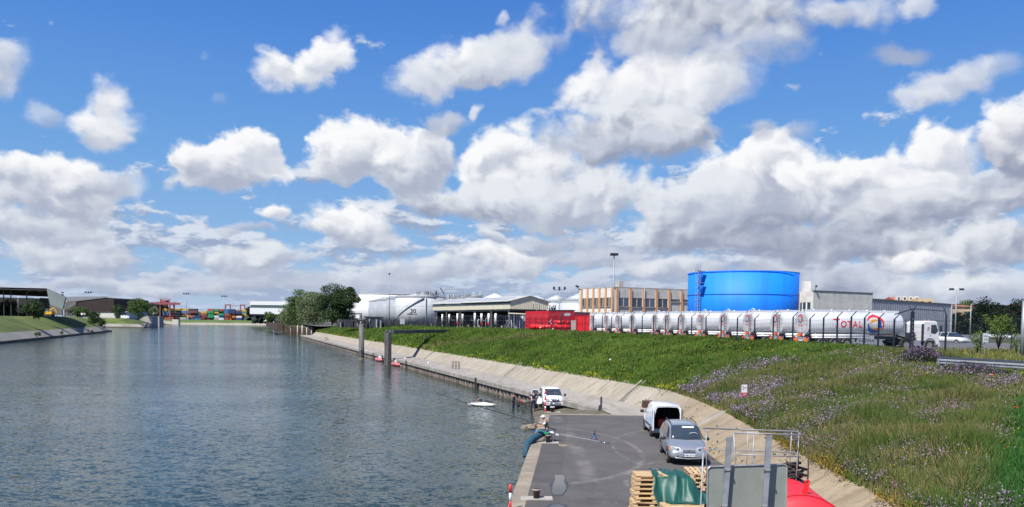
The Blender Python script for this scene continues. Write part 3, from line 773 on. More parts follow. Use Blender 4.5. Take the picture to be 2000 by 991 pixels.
    conc('quayconc',(.40,.37,.315),(.32,.295,.25),(.22,.195,.155),.35,streak=(1.2,.12,.2))
    conc('capconc',(.40,.38,.34),(.27,.25,.22),(.12,.11,.09),.9)
    conc('coping',(.36,.305,.23),(.27,.225,.165),(.14,.12,.09),1.2)
    conc('rampconc',(.16,.14,.10),(.10,.09,.06),(.05,.05,.035),.8)
    M['jointsoil'] = mat('joint_soil',(.06,.065,.035),(.05,.07,.025),rough=.95,scale=1.2)
    M['pan'] = mat('rusty_sheet_pan',(.26,.22,.19),(.10,.07,.06),rough=.85,scale=1.6,bump=.4,detail=6,stretch=(1,1,.4))
    M['soil'] = mat('embankment_soil',(.040,.062,.018),(.065,.075,.028),rough=1.0,scale=.35,detail=6,coord='Object')
    M['farground'] = mat('inland_ground',(.10,.10,.09),(.075,.08,.06),rough=1.0,scale=.05,coord='Object')
special_mats()
build_land()
# ------------------------------------------------------------------ trees (leaf faces through the crown's volume)
def leafmat(name,c1,c2,c3):
    m = bpy.data.materials.new(name);m.use_nodes = True;t = m.node_tree;N = NT(t);bs = t.nodes['Principled BSDF']
    oc = N.n('ShaderNodeTexCoord').outputs['Object']
    c = N.mixc(N.mapr(N.noise(oc,.55,4,.6).outputs[0],.36,.62),hexc(c1),hexc(c2))
    c = N.mixc(N.mapr(N.noise(oc,3.5,3,.6).outputs[0],.5,.72,0,.7),c,hexc(c3))
    t.links.new(c,bs.inputs['Base Color']);bs.inputs['Roughness'].default_value = .6;bs.inputs['Specular IOR Level'].default_value = .3
    tr = N.n('ShaderNodeBsdfTranslucent');t.links.new(c,tr.inputs[0]);mx = N.n('ShaderNodeMixShader');mx.inputs[0].default_value = .25
    t.links.new(bs.outputs[0],mx.inputs[1]);t.links.new(tr.outputs[0],mx.inputs[2])
    t.links.new(mx.outputs[0],t.nodes['Material Output'].inputs[0]);M[name] = m;return m
leafmat('leaf_mid',(.105,.170,.045),(.070,.125,.034),(.12,.18,.058))
leafmat('leaf_willow',(.22,.26,.13),(.16,.205,.095),(.27,.30,.17))
leafmat('leaf_dark',(.052,.095,.028),(.036,.068,.022),(.058,.090,.030))
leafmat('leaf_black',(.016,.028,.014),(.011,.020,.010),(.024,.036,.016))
leafmat('leaf_bright',(.13,.20,.035),(.095,.155,.028),(.20,.24,.06))
def crown_mesh(w,d,h,n,leaf,mname,lobes=9,seed=0,droop=0.0,base=.0,shape=1.0):
    """leaf faces in overlapping clumps; w,d,h overall extents, sits from z=0 upward"""
    r = np.random.default_rng(seed+11)
    # clump centres through the crown
    nc = lobes*5
    u = r.normal(size=(nc,3));u /= np.linalg.norm(u,axis=1)[:,None];rad = r.random(nc)**.45
    C = u*rad[:,None]*np.array([w,d,h])*.40;C[:,2] += h*.52
    keep = C[:,2] > h*.10;C = C[keep];nc = len(C)
    narrow = np.clip(1.15-.5*np.abs(C[:,2]/h-.45)*2*shape,.3,1.1);C[:,0] *= narrow;C[:,1] *= narrow
    cr = r.uniform(.10,.19,nc)*(w+d+h)/3
    k = r.integers(0,nc,n)
    v = r.normal(size=(n,3));v /= np.linalg.norm(v,axis=1)[:,None];rr = r.random(n)**.33
    P = C[k]+v*(cr[k]*rr)[:,None]*np.array([1.15,1.15,.8]);P[:,2] -= droop*rr*np.abs(v[:,2])*cr[k]
    lo = np.quantile(P,.004,axis=0);hi = np.quantile(P,.996,axis=0)
    P = (P-(lo+hi)/2)/(hi-lo)*np.array([w,d,h])*1.0;P[:,2] += h*.5
    nrm = v*.6+r.normal(size=(n,3))*.6+np.array([0,0,.25]);nrm /= np.linalg.norm(nrm,axis=1)[:,None]
    a = np.cross(nrm,r.normal(size=(n,3)));a /= np.linalg.norm(a,axis=1)[:,None]+1e-9;b = np.cross(nrm,a)
    s = leaf*r.uniform(.6,1.3,n)[:,None]
    V = np.stack([P-a*s,P+b*s*.55,P+a*s,P-b*s*.55],1).reshape(-1,3)
    F = np.arange(4*n).reshape(-1,4)
    return np_mesh('crown',V,F,[M[mname]])
def trunk_mb(h,r0,lean=.05,limbs=5,seed=0,spread=.3):
    rr = random.Random(seed);mb = MB();top = Vector((lean*h,0,h*.62))
    mb.tube([(0,0,-.3),(lean*h*.3,rr.uniform(-.1,.1),h*.25),tuple(top)],[r0*1.25,r0*.85,r0*.5],8,M['bark'])
    for k in range(limbs):
        a = 2*math.pi*k/limbs+rr.uniform(-.4,.4);z0 = h*rr.uniform(.28,.55)
        s = Vector((lean*z0,0,z0));e = s+Vector((math.cos(a)*h*spread*.8,math.sin(a)*h*spread*.8,h*rr.uniform(.22,.38)))
        mb.tube([s,(s+e)/2+Vector((0,0,h*.02)),e],[r0*.45,r0*.3,r0*.12],6,M['bark'])
    return mb
def tree(name,label,x,y,z,w,h,n,leaf,mname,seed,group=None,d=None,bare=.14,cat='tree',droop=0,lobes=9,shape=1.0):
    t = thing(name,label,cat,(x,y,z),rng.uniform(0,.5)*0,group)
    o = obj('trunk',trunk_mb(h,h*.022,.03,5,seed,.5*w/h if h else .3),None,t)
    c = obj('crown',crown_mesh(w,d or w,h*(1-bare),n,leaf,mname,lobes,seed,droop,shape=shape),None,t);c.location = (0,0,h*bare)
    return t
def bush(name,label,x,y,z,w,h,n,leaf,mname,seed,group=None,d=None,lobes=6,cat='bush'):
    t = thing(name,label,cat,(x,y,z),0,group)
    mb = MB();rr = random.Random(seed)
    for k in range(6):
        a = k*1.05;mb.tube([(0,0,-.2),(math.cos(a)*w*.12,math.sin(a)*w*.12,h*.4),(math.cos(a)*w*.28,math.sin(a)*w*.28,h*.75)],[.05*h/2,.03*h/2,.012*h/2],5,M['bark'])
    obj('stem',mb,None,t);c = obj('foliage',crown_mesh(w,d or w,h*1.02,n,leaf,mname,lobes,seed),None,t);c.location = (0,0,-.06*h)
    return t

# ------------------------------------------------------------------ far shore: container port
def far_shore():
    # low shore across the end of the basin
    mb = MB();y0 = 905;pts = [(-1300,780,0),(-400,880,0),(-180,880,0)]
    def strip(name,prof,m,xa,xb,ya,yb):
        mb = MB();vs = []
        n = 14
        for i in range(n+1):
            x = xa+(xb-xa)*i/n;y = ya+(yb-ya)*i/n;j = rng.uniform(-.25,.25)
            for dy,z in prof: vs.append((x,y+dy+rng.uniform(-.4,.4),z+(j if z > .8 else 0)))
        k = len(prof)
        mb.add(vs,[(i*k+a,(i+1)*k+a,(i+1)*k+a+1,i*k+a+1) for i in range(n) for a in range(k-1)]);return struct(name,mb,m)
    strip('riprap_shore',[(0,-.3),(3,1.6),(5,2.1)],M['quayconc'],-460,-225,868,868)
    strip('far_grass_bank',[(5,2.05),(12,4.2),(22,5.0),(2200,5.0)],M['fargrass'],-460,-225,868,868)
    # pale ramp and block at the left end of that shore
    mb = MB();a = at_z(312,633.5);
    mb.slab([at_y(312,633,860),at_y(341,633.5,860),at_y(341,629,862),at_y(312,626,862)],(0,6,0),M['quayconc']);single('concrete_apron',mb,'pale sloping concrete apron across the water below the red crane','apron')
    mb = MB();c = at_y(342,629.5,858);mb.box((c.x,861,2.6),(6.5,5,5.6),M['concrete_pale']);single('concrete_block',mb,'pale concrete block at the left end of the far shore','block')
    # containers
    CM = dict(yellow=(.60,.40,.05),red=(.42,.06,.05),maroon=(.17,.045,.05),blue=(.04,.17,.42),navy=(.02,.045,.14),green=(.02,.28,.13),teal=(.08,.20,.19),grey=(.33,.36,.40),orange=(.62,.17,.04),white=(.62,.63,.64),brick=(.30,.09,.06),dark=(.05,.035,.045))
    mats = {k: mat('container_'+k,v,tuple(c*.82 for c in v),rough=.7,scale=.25) for k,v in CM.items()}
    def cmesh(kind,L):
        b = MB();b.box((0,0,1.3),(L,2.44,2.5))
        return b.mesh('container')
    CL = 12.2;CH = 2.62
    protos = {}
    for k in CM:
        t = MB();t.box((0,0,CH/2),(CL-.25,2.44,CH-.12),mats[k])
        for x in (-CL/2+.1,CL/2-.1): t.box((x,0,CH/2),(.2,2.5,CH-.04),mats[k])
        n = 12
        for i in range(n): t.box((-CL/2+.8+i*(CL-1.6)/(n-1),-1.25,CH/2),(.28,.06,CH-.4),mats[k])
        protos[k] = t.mesh('container')
    # measured blocks: px from, px to, tiers of colours from the top row down
    Y0 = 955.0;wpx = CL/Y0*FPX   # ~20 px per long box; short ones at half length
    blocks = [
     (318,340,['yellow yellow','teal teal','blue navy','red red','brick brick']),(340,354,['yellow','dark','blue','maroon','orange']),
     (352,369,['yellow','blue','maroon','yellow','grey']),(369,387,['dark','maroon','dark','brick','blue']),
     (380,393,['','','','navy','blue']),(393,405,['','yellow','brick','maroon','brick']),
     (406,418,['red','green','green','green','brick']),(418,428,['green','yellow','maroon','white','grey']),
     (428,438,['red','green','green','blue','white']),(438,447,['blue','blue','brick','maroon','brick']),
     (447,460,['navy','navy','brick','orange','orange']),(460,473,['','navy','maroon','white','navy']),
     (473,488,['yellow','teal','yellow','brick','teal'])]
    tiern = ['top','fourth','third','second','lowest']
    names = ['first','second','third','fourth','low fifth','sixth','seventh','eighth','ninth','tenth','eleventh','twelfth','last']
    lab = {}
    for bi,(a,b,rows) in enumerate(blocks):
        for ti,row in enumerate(rows):
            cs = row.split();
            if not cs: continue
            yy = Y0+rng.uniform(-4,6);xa = px_x(a,yy,620);xb = px_x(b,yy,620);w = (xb-xa)/len(cs)
            for ci,c in enumerate(cs):
                sd = '' if len(cs) == 1 else (' left half' if ci == 0 else ' right half')
                o = bpy.data.objects.new('shipping_container',protos[c]);COL.objects.link(o)
                o.location = (xa+w*(ci+.5),yy,5.0+CH*(4-ti));o.scale = (w*.97/CL,1,1)
                lb = '%s container, %s tier of the %s stack%s in the far port' % (c,tiern[ti],names[bi],sd)
                tag(o,lb,'container','stacked containers in the far port')
    # gantry cranes
    def crane(label,xa,xb,ya_px,ytop,Y,boom):
        t = thing('gantry_crane',label,'crane',(px_x((xa+xb)/2,Y),Y,5.0))
        ox = t.location.x;ztop = at_y((xa+xb)/2,ytop,Y).z-5.0;w = (px_x(xb,Y)-px_x(xa,Y))
        mb = MB()
        for s in (-1,1):
            for dy in (-6,6):
                lg = MB();lg.bar((s*w*.5,dy,0),(s*w*.46,dy,ztop*.74),1.5,1.5,M['craneRed']);obj('leg',lg,None,t)
        g = MB()
        for dy in (-6,6): g.bar((-w*boom,dy,ztop*.78),(w*boom,dy,ztop*.78),1.3,2.6,M['craneRed'])
        for s in (-1,1): g.bar((s*w*.46,-6,ztop*.76),(s*w*.46,6,ztop*.76),1.4,2.2,M['craneRed'])
        obj('girder',g,None,t)
        c = MB();c.box((0,0,ztop*.88),(w*.34,8,ztop*.13),M['craneRed'])
        obj('trolley_house',c,None,t)
        f = MB()
        for s in (-1,1): f.bar((s*w*.3,0,ztop*.82),(s*w*.3,0,ztop),.8,.8,M['craneRed'])
        f.bar((-w*.38,0,ztop),(w*.38,0,ztop),.7,.7,M['craneRed']);obj('top_frame',f,None,t)
        c2 = MB();c2.box((w*.12,0,ztop*.68),(2.4,2.4,2.8),M['craneRed']);obj('cab',c2,None,t)
        return t
    crane('red gantry crane with its trolley over the left end of the container stacks',308,337,612,584.5,950,.86)
    t = thing('straddle_crane','red portal frame crane standing behind the right hand container stacks','crane',(px_x(459,985),985,5.0))
    zt = at_y(459,596,985).z-5
    for a,b in ((441,450),(470,478)):
        f = MB();xa = px_x(a,985)-t.location.x;xb = px_x(b,985)-t.location.x
        f.bar((xa,0,0),(xa,0,zt),1.1,1.1,M['craneRed']);f.bar((xb,0,0),(xb,0,zt),1.1,1.1,M['craneRed']);f.bar((xa-.5,0,zt),(xb+.5,0,zt),1.4,1.4,M['craneRed'])
        obj('portal_frame',f,None,t)
    f = MB();xa = px_x(450,985)-t.location.x;xb = px_x(470,985)-t.location.x
    f.bar((xa,0,zt-1),(xb,0,zt-1),.5,.5,M['craneRed']);f.bar((xa,0,zt-7),(xb,0,zt-7),.8,.8,M['craneRed'])
    for k in range(3): f.bar((xa+(xb-xa)*k/3,0,zt-7),(xa+(xb-xa)*(k+1)/3,0,zt-1),.3,.3,M['steel'])
    obj('truss',f,None,t)
    # floodlight masts of the port
    for px_,top,lab in ((364.5,575,'tall floodlight mast above the left container stacks'),(438.5,579,'tall floodlight mast beside the portal frame crane'),(174,572.5,'floodlight mast rising behind the brown warehouse')):
        Y = 930 if px_ > 200 else 800
        t = thing('floodlight_mast',lab,'light mast',(px_x(px_,Y),Y,5.0));h = at_y(px_,top,Y).z-5
        p = MB();p.tube([(0,0,0),(0,0,h)],[.38,.22],8,M['steel']);obj('pole',p,None,t)
        p = MB();p.box((0,0,h),(6.2,1.2,.5),M['steel']);obj('head_frame',p,None,t)
        for k in range(3): p = MB();p.box((-2.6+2.6*k,-.6,h+.7 if px_ < 438 else h+.1),(1.3,.8,1.2),M['dark'],rot=(.5,0,0));obj('floodlight',p,None,t)
    # distant tree belts closing the horizon
    def belt(name,xa,xb,Y,h,mname,n,seed,label):
        w = px_x(xb,Y)-px_x(xa,Y);V = []
        r = np.random.default_rng(seed);cx = r.uniform(-w/2,w/2,n);hh = h*(.55+.45*fbm(cx*.02+seed,cx*0+seed,4)*1.6)
        z = r.random(n)*hh;y = r.normal(size=n)*5;s = r.uniform(.8,2.0,n)*(h/9)
        a = r.normal(size=(n,3));a /= np.linalg.norm(a,axis=1)[:,None];b = np.cross(a,r.normal(size=(n,3)));b /= np.linalg.norm(b,axis=1)[:,None]
        P = np.column_stack([cx,y,z]);s = s[:,None]
        V = np.stack([P-a*s,P+b*s,P+a*s,P-b*s],1).reshape(-1,3);me = np_mesh(name,V,np.arange(4*n).reshape(-1,4),[M[mname]])
        o = bpy.data.objects.new(name,me);COL.objects.link(o);o.location = (px_x((xa+xb)/2,Y),Y,4.5);tag(o,label,'tree belt',kind='stuff')
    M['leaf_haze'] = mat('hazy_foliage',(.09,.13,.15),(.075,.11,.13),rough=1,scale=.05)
    M['leaf_haze2'] = mat('dark_hazy_foliage',(.035,.05,.045),(.028,.04,.036),rough=1,scale=.05)
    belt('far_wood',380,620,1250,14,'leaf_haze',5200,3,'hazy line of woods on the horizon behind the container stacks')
    belt('far_wood',487,530,905,17,'leaf_haze2',900,5,'dark shrubs below the white elevated hall')
    belt('far_wood',500,560,700,14.5,'leaf_haze2',900,6,'dark treetops showing over the roof of the white elevated hall')
    belt('far_wood',300,318,1000,22,'leaf_haze2',500,8,'dark trees behind the left end of the container port')
M['fargrass'] = mat('far_grass',(.075,.125,.03),(.11,.15,.045),rough=1,scale=.06,detail=6)
far_shore()

# ------------------------------------------------------------------ elevated white hall over the water
M['bandglass'] = mat('green_grey_band',(.085,.12,.13),(.07,.10,.11),rough=.4,scale=.2)
def white_hall():
    Y = 560;t = thing('elevated_hall','white riverside hall raised on dark legs with a grey green window band','hall',(px_x(527,Y),Y,5.0));ox = t.location.x
    z0 = at_y(527,614,Y).z-5;z1 = at_y(527,589,Y).z-5;xa = px_x(488,Y)-ox;xb = px_x(580,Y)-ox
    zb0 = at_y(527,602,Y).z-5;zb1 = at_y(527,596.3,Y).z-5
    b = MB()
    b.prism([(xa,0),(xb,0),(xb,30),(xa,30)],z0,zb0,M['white'])
    r = .8;b.loft([[Vector((xa+r+.0,y,z1)),Vector((xa,y,z1-r)),Vector((xa,y,zb1)),Vector((xb,y,zb1)),Vector((xb,y,z1))] for y in (0,30)],M['white'],smooth=False)
    obj('wall',b,None,t)
    b = MB();b.prism([(xa+.5,.25),(xb,.25),(xb,29),(xa+.5,29)],zb0,zb1,M['bandglass']);obj('window_band',b,None,t)
    b = MB();b.prism([(xa+.3,.3),(xb,.3),(xb,29),(xa+.3,29)],z0-.8,z0-.01,M['dark']);obj('floor_slab',b,None,t)
    for k,x in enumerate((xb-16,xb-13.5,xb-6)):
        for y in (2,16): 
            b = MB();b.box((x,y,z0/2-2.9),(1.0,1.0,z0+4.2),M['dark']);obj('leg',b,None,t)
    # chute
    b = MB();b.slab([at_y(514,629,600),at_y(524,626,600),at_y(524.5,621.5,600),at_y(521,623,600)],(0,3,0),M['white']);single('loading_chute',b,'small white loading chute jutting over the water below the white hall','chute')
    # sheet piled end of that quay and its row of dolphins
    b = MB();b.slab([at_y(519.5,637.5,480),at_y(541,646,395),at_y(541,632,395),at_y(519.5,630,480)],(3,0,0),M['rust']);single('old_sheet_pile_quay',b,'rusty sheet pile quay at the foot of the white elevated hall','quay wall')
    k = 0
    for px_,yb,yt,w,col in ((534.5,641,627,.55,'concrete_pale'),(539,642.5,628,.9,'dark'),(543.5,643,629,.55,'concrete_pale'),(547,644,629,.7,'dark'),(552,645.5,630,.5,'concrete_pale'),
                                (564,649,634,.45,'rust'),(568,650,634,.4,'concrete_pale'),(572,651,635,.35,'rust'),(577,651.5,634.5,.4,'rust'),(581,652.5,636,.45,'concrete_pale'),(586,653,636,.35,'rust'),(590,654,635.5,.5,'concrete_pale'),
                                (595,654.5,637,.35,'rust'),(599,655,640,.4,'concrete_pale'),(603,655,638,.35,'rust'),(608.5,655,636,.5,'concrete_pale'),(612.5,654,637,.35,'rust')):
        p = at_z(px_,yb,0);top = at_y(px_,yt,p.y);b = MB()
        b.tube([(0,0,-2),(.03,0,top.z)],[w*.55,w*.5],8,M[col])
        rank = ['first','second','third','fourth','fifth','sixth','seventh','eighth','ninth','tenth','eleventh','twelfth','thirteenth','fourteenth','fifteenth','sixteenth','last'][k];k += 1
        where = 'under the white hall' if px_ < 556 else ('below the left willow' if px_ < 584 else ('below the pale willow' if px_ < 600 else 'beside the quay tip'))
        kind = {'concrete_pale': 'pale','dark': 'black','rust': 'thin rusty'}[col]
        single('mooring_pile',b,'%s mooring pile %s, %s from the left' % (kind,where,rank),'pile',(p.x,p.y,0),group='mooring piles in front of the willows')
    # rusty steel bulkhead behind those piles
    P0 = [at_z(541,645.5,0),at_z(563,650,0),at_z(585,653.5,0),at_z(608,655.5,0),at_z(621,653,0)]
    b = MB();pts = []
    for a,c in zip(P0[:-1],P0[1:]):
        n = 22
        for i in range(n): 
            q = a.lerp(c,i/n)+Vector((1.0,2.0,0));q += Vector((.35,.1,0))*(1 if i % 4 in (1,2) else -1)*.4;pts.append(q)
    vs = []
    for q in pts: vs += [(q.x,q.y,-1.5),(q.x,q.y,3.4),(q.x+7,q.y+3,4.4)]
    b.add(vs,[(3*k,3*k+3,3*k+4,3*k+1) for k in range(len(pts)-1)],M['rust']);b.add(vs,[(3*k+1,3*k+4,3*k+5,3*k+2) for k in range(len(pts)-1)],M['farearth'])
    single('rusty_bulkhead',b,'rusty corrugated steel bulkhead behind the mooring piles and below the willows','bulkhead')
    # end of the grassy bank: earth wedge closing the land toward the trees
    e = offp(31.5,316)
    b = MB();top = [(-30,400,4.9),(-78,372,4.6),(e[0],316,2.4),(e[0]+14,322,5.3)]
    vs = [(e[0]-1.7,316-.5,1.1),(e[0],316.2,2.42),(e[0]+5,318,4.1),(e[0]+14,321,5.35),(P0[-1].x+.6,P0[-1].y+2,-.5),(P0[-1].x+2,P0[-1].y+6,3.4),(P0[-1].x+8,P0[-1].y+9,4.5),(P0[-1].x+22,P0[-1].y+14,5.3)]
    b.add(vs,[(0,1,5,4),(1,2,6,5),(2,3,7,6)])
    struct('bank_end',b,M['fargrass'])
    b = MB();vs = []
    for q in (P0[0],P0[2],P0[3],P0[4]): vs += [(q.x+7,q.y+4,4.4),(q.x+160,q.y+120,4.9)]
    b.add(vs,[(0,1,3,2),(2,3,5,4),(4,5,7,6)]);struct('wooded_bank',b,M['fargrass'])
M['farearth'] = mat('dry_earth',(.13,.11,.07),(.09,.10,.04),rough=1,scale=.3)
white_hall()

def bank_trees():
    def T(lab,pxc,pxw,ytop,ybot,Y,n,leaf,mn,seed,droop=0,lobes=9,name='willow_tree',**k):
        w = pxw/FPX*Y*1.0;base = at_y(pxc,ybot,Y);top = at_y(pxc,ytop,Y);h = (top.z-base.z)*1.06
        return tree(name,lab,base.x,Y,base.z,w,h*1.03,n,leaf,mn,seed,'trees at the end of the grassy bank',d=w*.8,droop=droop,lobes=lobes,**k)
    T('drooping grey green willow at the left end of the waterside clump',571,48,594,646,455,9000,.36,'leaf_willow',1,2.5,bare=.0,shape=.4)
    T('tall willow with a rounded top left of the pale willow',590,68,574,642,430,14000,.36,'leaf_mid',2,2.0,bare=.0,shape=.4)
    T('pale silvery willow in the middle of the waterside clump',614,64,577,642,405,15000,.32,'leaf_willow',3,2.5,bare=.0,shape=.4)
    T('dark round tree with the highest crown of the clump',649,66,563,633,318,17000,.27,'leaf_dark',4,name='round_tree',bare=.05,shape=.5)
    T('small dark tree with a side branch beside the white storage tank',683,42,566,612,316,7500,.25,'leaf_dark',5,name='round_tree',bare=.14)
    T('low dark tree under the tall dark crown by the fence',672,46,590,634,325,5200,.27,'leaf_dark',6,name='round_tree',bare=.02)
    T('small hanging willow dipping toward the water under the white hall',556,30,612,643,480,4200,.36,'leaf_willow',7,2,bare=.0,shape=.3)
    T('dull green tree behind the legs of the white hall',528,22,612,634,470,1600,.42,'leaf_mid',9,0,name='round_tree',bare=.05)
bank_trees()

# ------------------------------------------------------------------ left bank
def left_bank():
    P = lambda off,Y: ((off-.330*Y)/.944,Y)
    OFF = -57.0
    def bank(name_s,Y0,Y1,crest_z,n,close_end=True):
        prof = [(0,-2.5),(0,.75),(.6,.8),(-3.6,2.7),(-8,4.4),(-13,6.4),(-17,crest_z),(-24,crest_z+.02),(-420,crest_z+.1)]
        prof[2] = (-.6,.8)
        vs = []
        Ys = np.linspace(Y0,Y1,n)
        for Y in Ys:
            for k,(o_,z) in enumerate(prof):
                x,y = P(OFF+o_,Y);vs.append((x,y,z+(rng.uniform(-.14,.14) if 3 < k < 7 else 0)))
        K = len(prof)
        f = lambda a: [(i*K+a,(i+1)*K+a,(i+1)*K+a+1,i*K+a+1) for i in range(n-1)]
        mb = MB();mb.add(vs,f(0)+f(1));struct(name_s+'_waterline',mb,M['concrete_dark'])
        mb = MB();mb.add(vs,f(2));struct(name_s+'_revetment',mb,M['leftconc'])
        mb = MB();mb.add(vs,f(3)+f(4)+f(5)+f(6)+f(7));struct(name_s+'_grass_bank',mb,M['leftgrass'])
        return vs,K,n
    M['leftconc'] = mat('left_revetment_concrete',(.30,.285,.25),(.20,.19,.165),rough=.95,scale=.08,detail=6)
    M['leftgrass'] = mat('left_bank_grass',(.120,.150,.030),(.045,.075,.016),rough=1,scale=.09,detail=7,bump=.8,bscale=1.5,dist=.3)
    vs,K,n = bank('left_bank',60,407,7.35,40)
    # end cap at the mouth of the side basin: same profile turned around the corner
    def cap(Y,crest,d_,name_s):
        prof = [(0,-2.5),(0,.75),(-.6,.8),(-3.6,2.7),(-8,4.4),(-13,6.4),(-17,crest),(-420,crest+.1)]
        vs = [];
        for k,(o_,z) in enumerate(prof):
            s = -o_ if k < 7 else 17
            x,y = P(OFF+o_,Y);vs.append((x,y,z))
            x2,y2 = P(OFF-420,Y);vs.append((x2,y2+d_*0,z))
        mb = MB()
        # faces run inland; each level steps back along the canal direction
        lv = []
        for k,(o_,z) in enumerate(prof[:7]):
            back = -o_*d_
            a = P(OFF+o_,Y);b = P(OFF-420,Y)
            lv.append(((a[0]+UD[0]*back,a[1]+UD[1]*back,z),(b[0]+UD[0]*back,b[1]+UD[1]*back,z)))
        return lv
    # basin mouth on the near bank (faces away from us) and on the second bank (faces us)
    lv = cap(554,5.9,1,'second')
    pr = []
    for a,b in lv: pr += [a,b]
    mb = MB();mb.add(pr,[(2*k,2*k+1,2*k+3,2*k+2) for k in range(0,2)]);struct('side_basin_waterline',mb,M['concrete_dark'])
    mb = MB();mb.add(pr,[(4,5,7,6)]);struct('side_basin_revetment',mb,M['leftconc'])
    mb = MB();mb.add(pr,[(6,7,9,8),(8,9,11,10),(10,11,13,12)]);struct('side_basin_grass',mb,M['leftgrass'])
    # second bank beyond the basin: low ground running to the port
    prof = [(0,-2.5),(0,.75),(-.6,.8),(-3.6,2.7),(-8,4.4),(-13,5.5),(-17,5.9),(-24,5.92),(-1200,6)]
    vs = [];Ys = np.linspace(554,860,20)
    for Y in Ys:
        for k,(o_,z) in enumerate(prof):
            off = OFF+o_-(Y-554)*.03
            if Y < 571 and k > 2: 
                x,y = P(off,554);back = min(-o_,17);x,y = x+UD[0]*max(back,(Y-554)),y+UD[1]*max(back,(Y-554))
            else: x,y = P(off,Y)
            vs.append((x,y,z))
    K = len(prof);n = len(Ys);f = lambda a: [(i*K+a,(i+1)*K+a,(i+1)*K+a+1,i*K+a+1) for i in range(n-1)]
    mb = MB();mb.add(vs,f(0)+f(1));struct('second_bank_waterline',mb,M['concrete_dark'])
    mb = MB();mb.add(vs,f(2));struct('second_bank_revetment',mb,M['leftconc'])
    mb = MB();mb.add(vs,sum((f(k) for k in range(3,K-1)),[]));struct('second_bank_grass',mb,M['leftgrass'])
    # concrete abutment pair at the narrow mouth
    for pxa,pxb,yt,yb,Y,lab in ((284,299,617,636.5,585,'grey concrete abutment block standing at the bank beside the round tree'),(301,311,618,635,640,'darker concrete abutment block next to the canal mouth')):
        b = MB();a = at_y(pxa,yb,Y);c = at_y(pxb,yt,Y);b.box(((a.x+c.x)/2,Y+4,(c.z-1)/2),(c.x-a.x,8,c.z+1),M['tankgrey' if pxa < 290 else 'concrete'])
        single('concrete_abutment',b,lab,'abutment')
    b = MB();a = at_y(272,626,575);b.slab([at_y(271,625,572),at_y(296,632,572),at_y(290,620,572),at_y(280,619,572)],(0,3,0),M['concrete']);single('wing_wall',b,'sloping pale wing wall running down to the grey abutment block','wall')
    b = MB();a = at_y(299,612.5,583);b.box((a.x-1,583,a.z),(3.2,.3,.9),M['white']);b.box((a.x-1,583.1,a.z-1.2),(.2,.2,2),M['dark']);single('white_notice_board',b,'small white notice board above the concrete abutment','sign')

    # big open shed at the far left
    Yf = 318;z = 7.35
    t = thing('open_shed','large dark open sided shed with a slanting grey end panel on the left bank','shed')
    p = lambda px_,py_,Y=Yf: at_y(px_,py_,Y)
    b = MB();b.slab([p(-160,558),p(91,564.5),p(91,568),p(-160,562)],(0,1.2,0),M['dark']);obj('roof_fascia',b,None,t)
    b = MB();A,B_ = p(-160,560),p(91,566);C_,D_ = p(127.5,581.5,Yf+52),p(-120,571,Yf+70)
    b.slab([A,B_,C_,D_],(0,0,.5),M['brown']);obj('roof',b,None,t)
    # translucent strips in the roof, seen from beneath
    for k in range(9):
        for rr_ in (0,1):
            u0 = .30+k*.075+rr_*.02;v0 = .15+rr_*.35
            q = lambda u,v: A.lerp(B_,u).lerp(D_.lerp(C_,u),v)-Vector((0,0,.06))
            b = MB();b.slab([q(u0,v0),q(u0+.022,v0),q(u0+.022,v0+.22),q(u0,v0+.22)],(0,0,-.04),M['skylight']);obj('roof_light',b,None,t)
    b = MB();b.slab([p(91,564.8),p(127.9,581),p(122,604.5),p(97.5,595)],(0,.8,0),M['panelgreen']);obj('end_panel',b,None,t)
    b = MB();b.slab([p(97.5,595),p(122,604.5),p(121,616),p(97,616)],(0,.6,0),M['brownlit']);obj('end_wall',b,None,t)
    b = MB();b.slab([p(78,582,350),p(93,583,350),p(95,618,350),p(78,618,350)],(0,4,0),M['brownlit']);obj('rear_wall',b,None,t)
    b = MB();b.slab([p(-160,577,384),p(76,583,384),p(78,618,384),p(-160,618,384)],(0,1,0),M['interior']);obj('back_wall',b,None,t)  # near-black wall added, its colour standing for the shade inside the shed
    for px_ in (-30,7,21,52):
        b = MB();a = p(px_,568,Yf+4);b.box((a.x,a.y,(a.z+z)/2),(.30,.30,a.z-z),M['dark']);obj('column',b,None,t)
    # greenery and clutter seen under it
    for x_,w_,y1,s_ in ((22,26,584,31),(48,24,592,32),(5,22,588,33)):
        a = p(x_,617,352);bush('hedge_bush','green bush growing in shade under the open shed roof %s' % {22: 'between the pale columns',48: 'right of the columns',5: 'at the left picture edge'}[x_],a.x,352,7.3,w_/FPX*352,(617-y1)/FPX*352,1500,.32,'leaf_dark',s_,'bushes under the open shed')
    # brown warehouse
    Y = 620;t = thing('brown_warehouse','long dark brown warehouse with a low pitched roof and pale brick foot','warehouse')
    p = lambda px_,py_,Y=Y: at_y(px_,py_,Y)
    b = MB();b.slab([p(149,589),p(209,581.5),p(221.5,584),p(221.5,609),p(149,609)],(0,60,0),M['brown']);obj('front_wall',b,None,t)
    b = MB();b.slab([p(221.6,584),p(236,592,690),p(240,622,690),p(221.6,622)],(0,0.5,0),M['greyclad']);obj('side_wall',b,None,t)
    b = MB();b.slab([p(190,609),p(225.5,609.2),p(225.5,621),p(190,620)],(0,55,0),M['render']);obj('brick_foot',b,None,t)
    b = MB();b.slab([p(188,620.2),p(226,621.2),p(226,624),p(188,623)],(0,55,0),M['tankgrey']);obj('plinth',b,None,t)
    b = MB();b.slab([p(125,588.5,640),p(149,589,619.5),p(209,581.2,619.5),p(206,580.6,690),p(125,581.5,690)],(0,0,.6),M['roofgrey']);obj('roof',b,None,t)
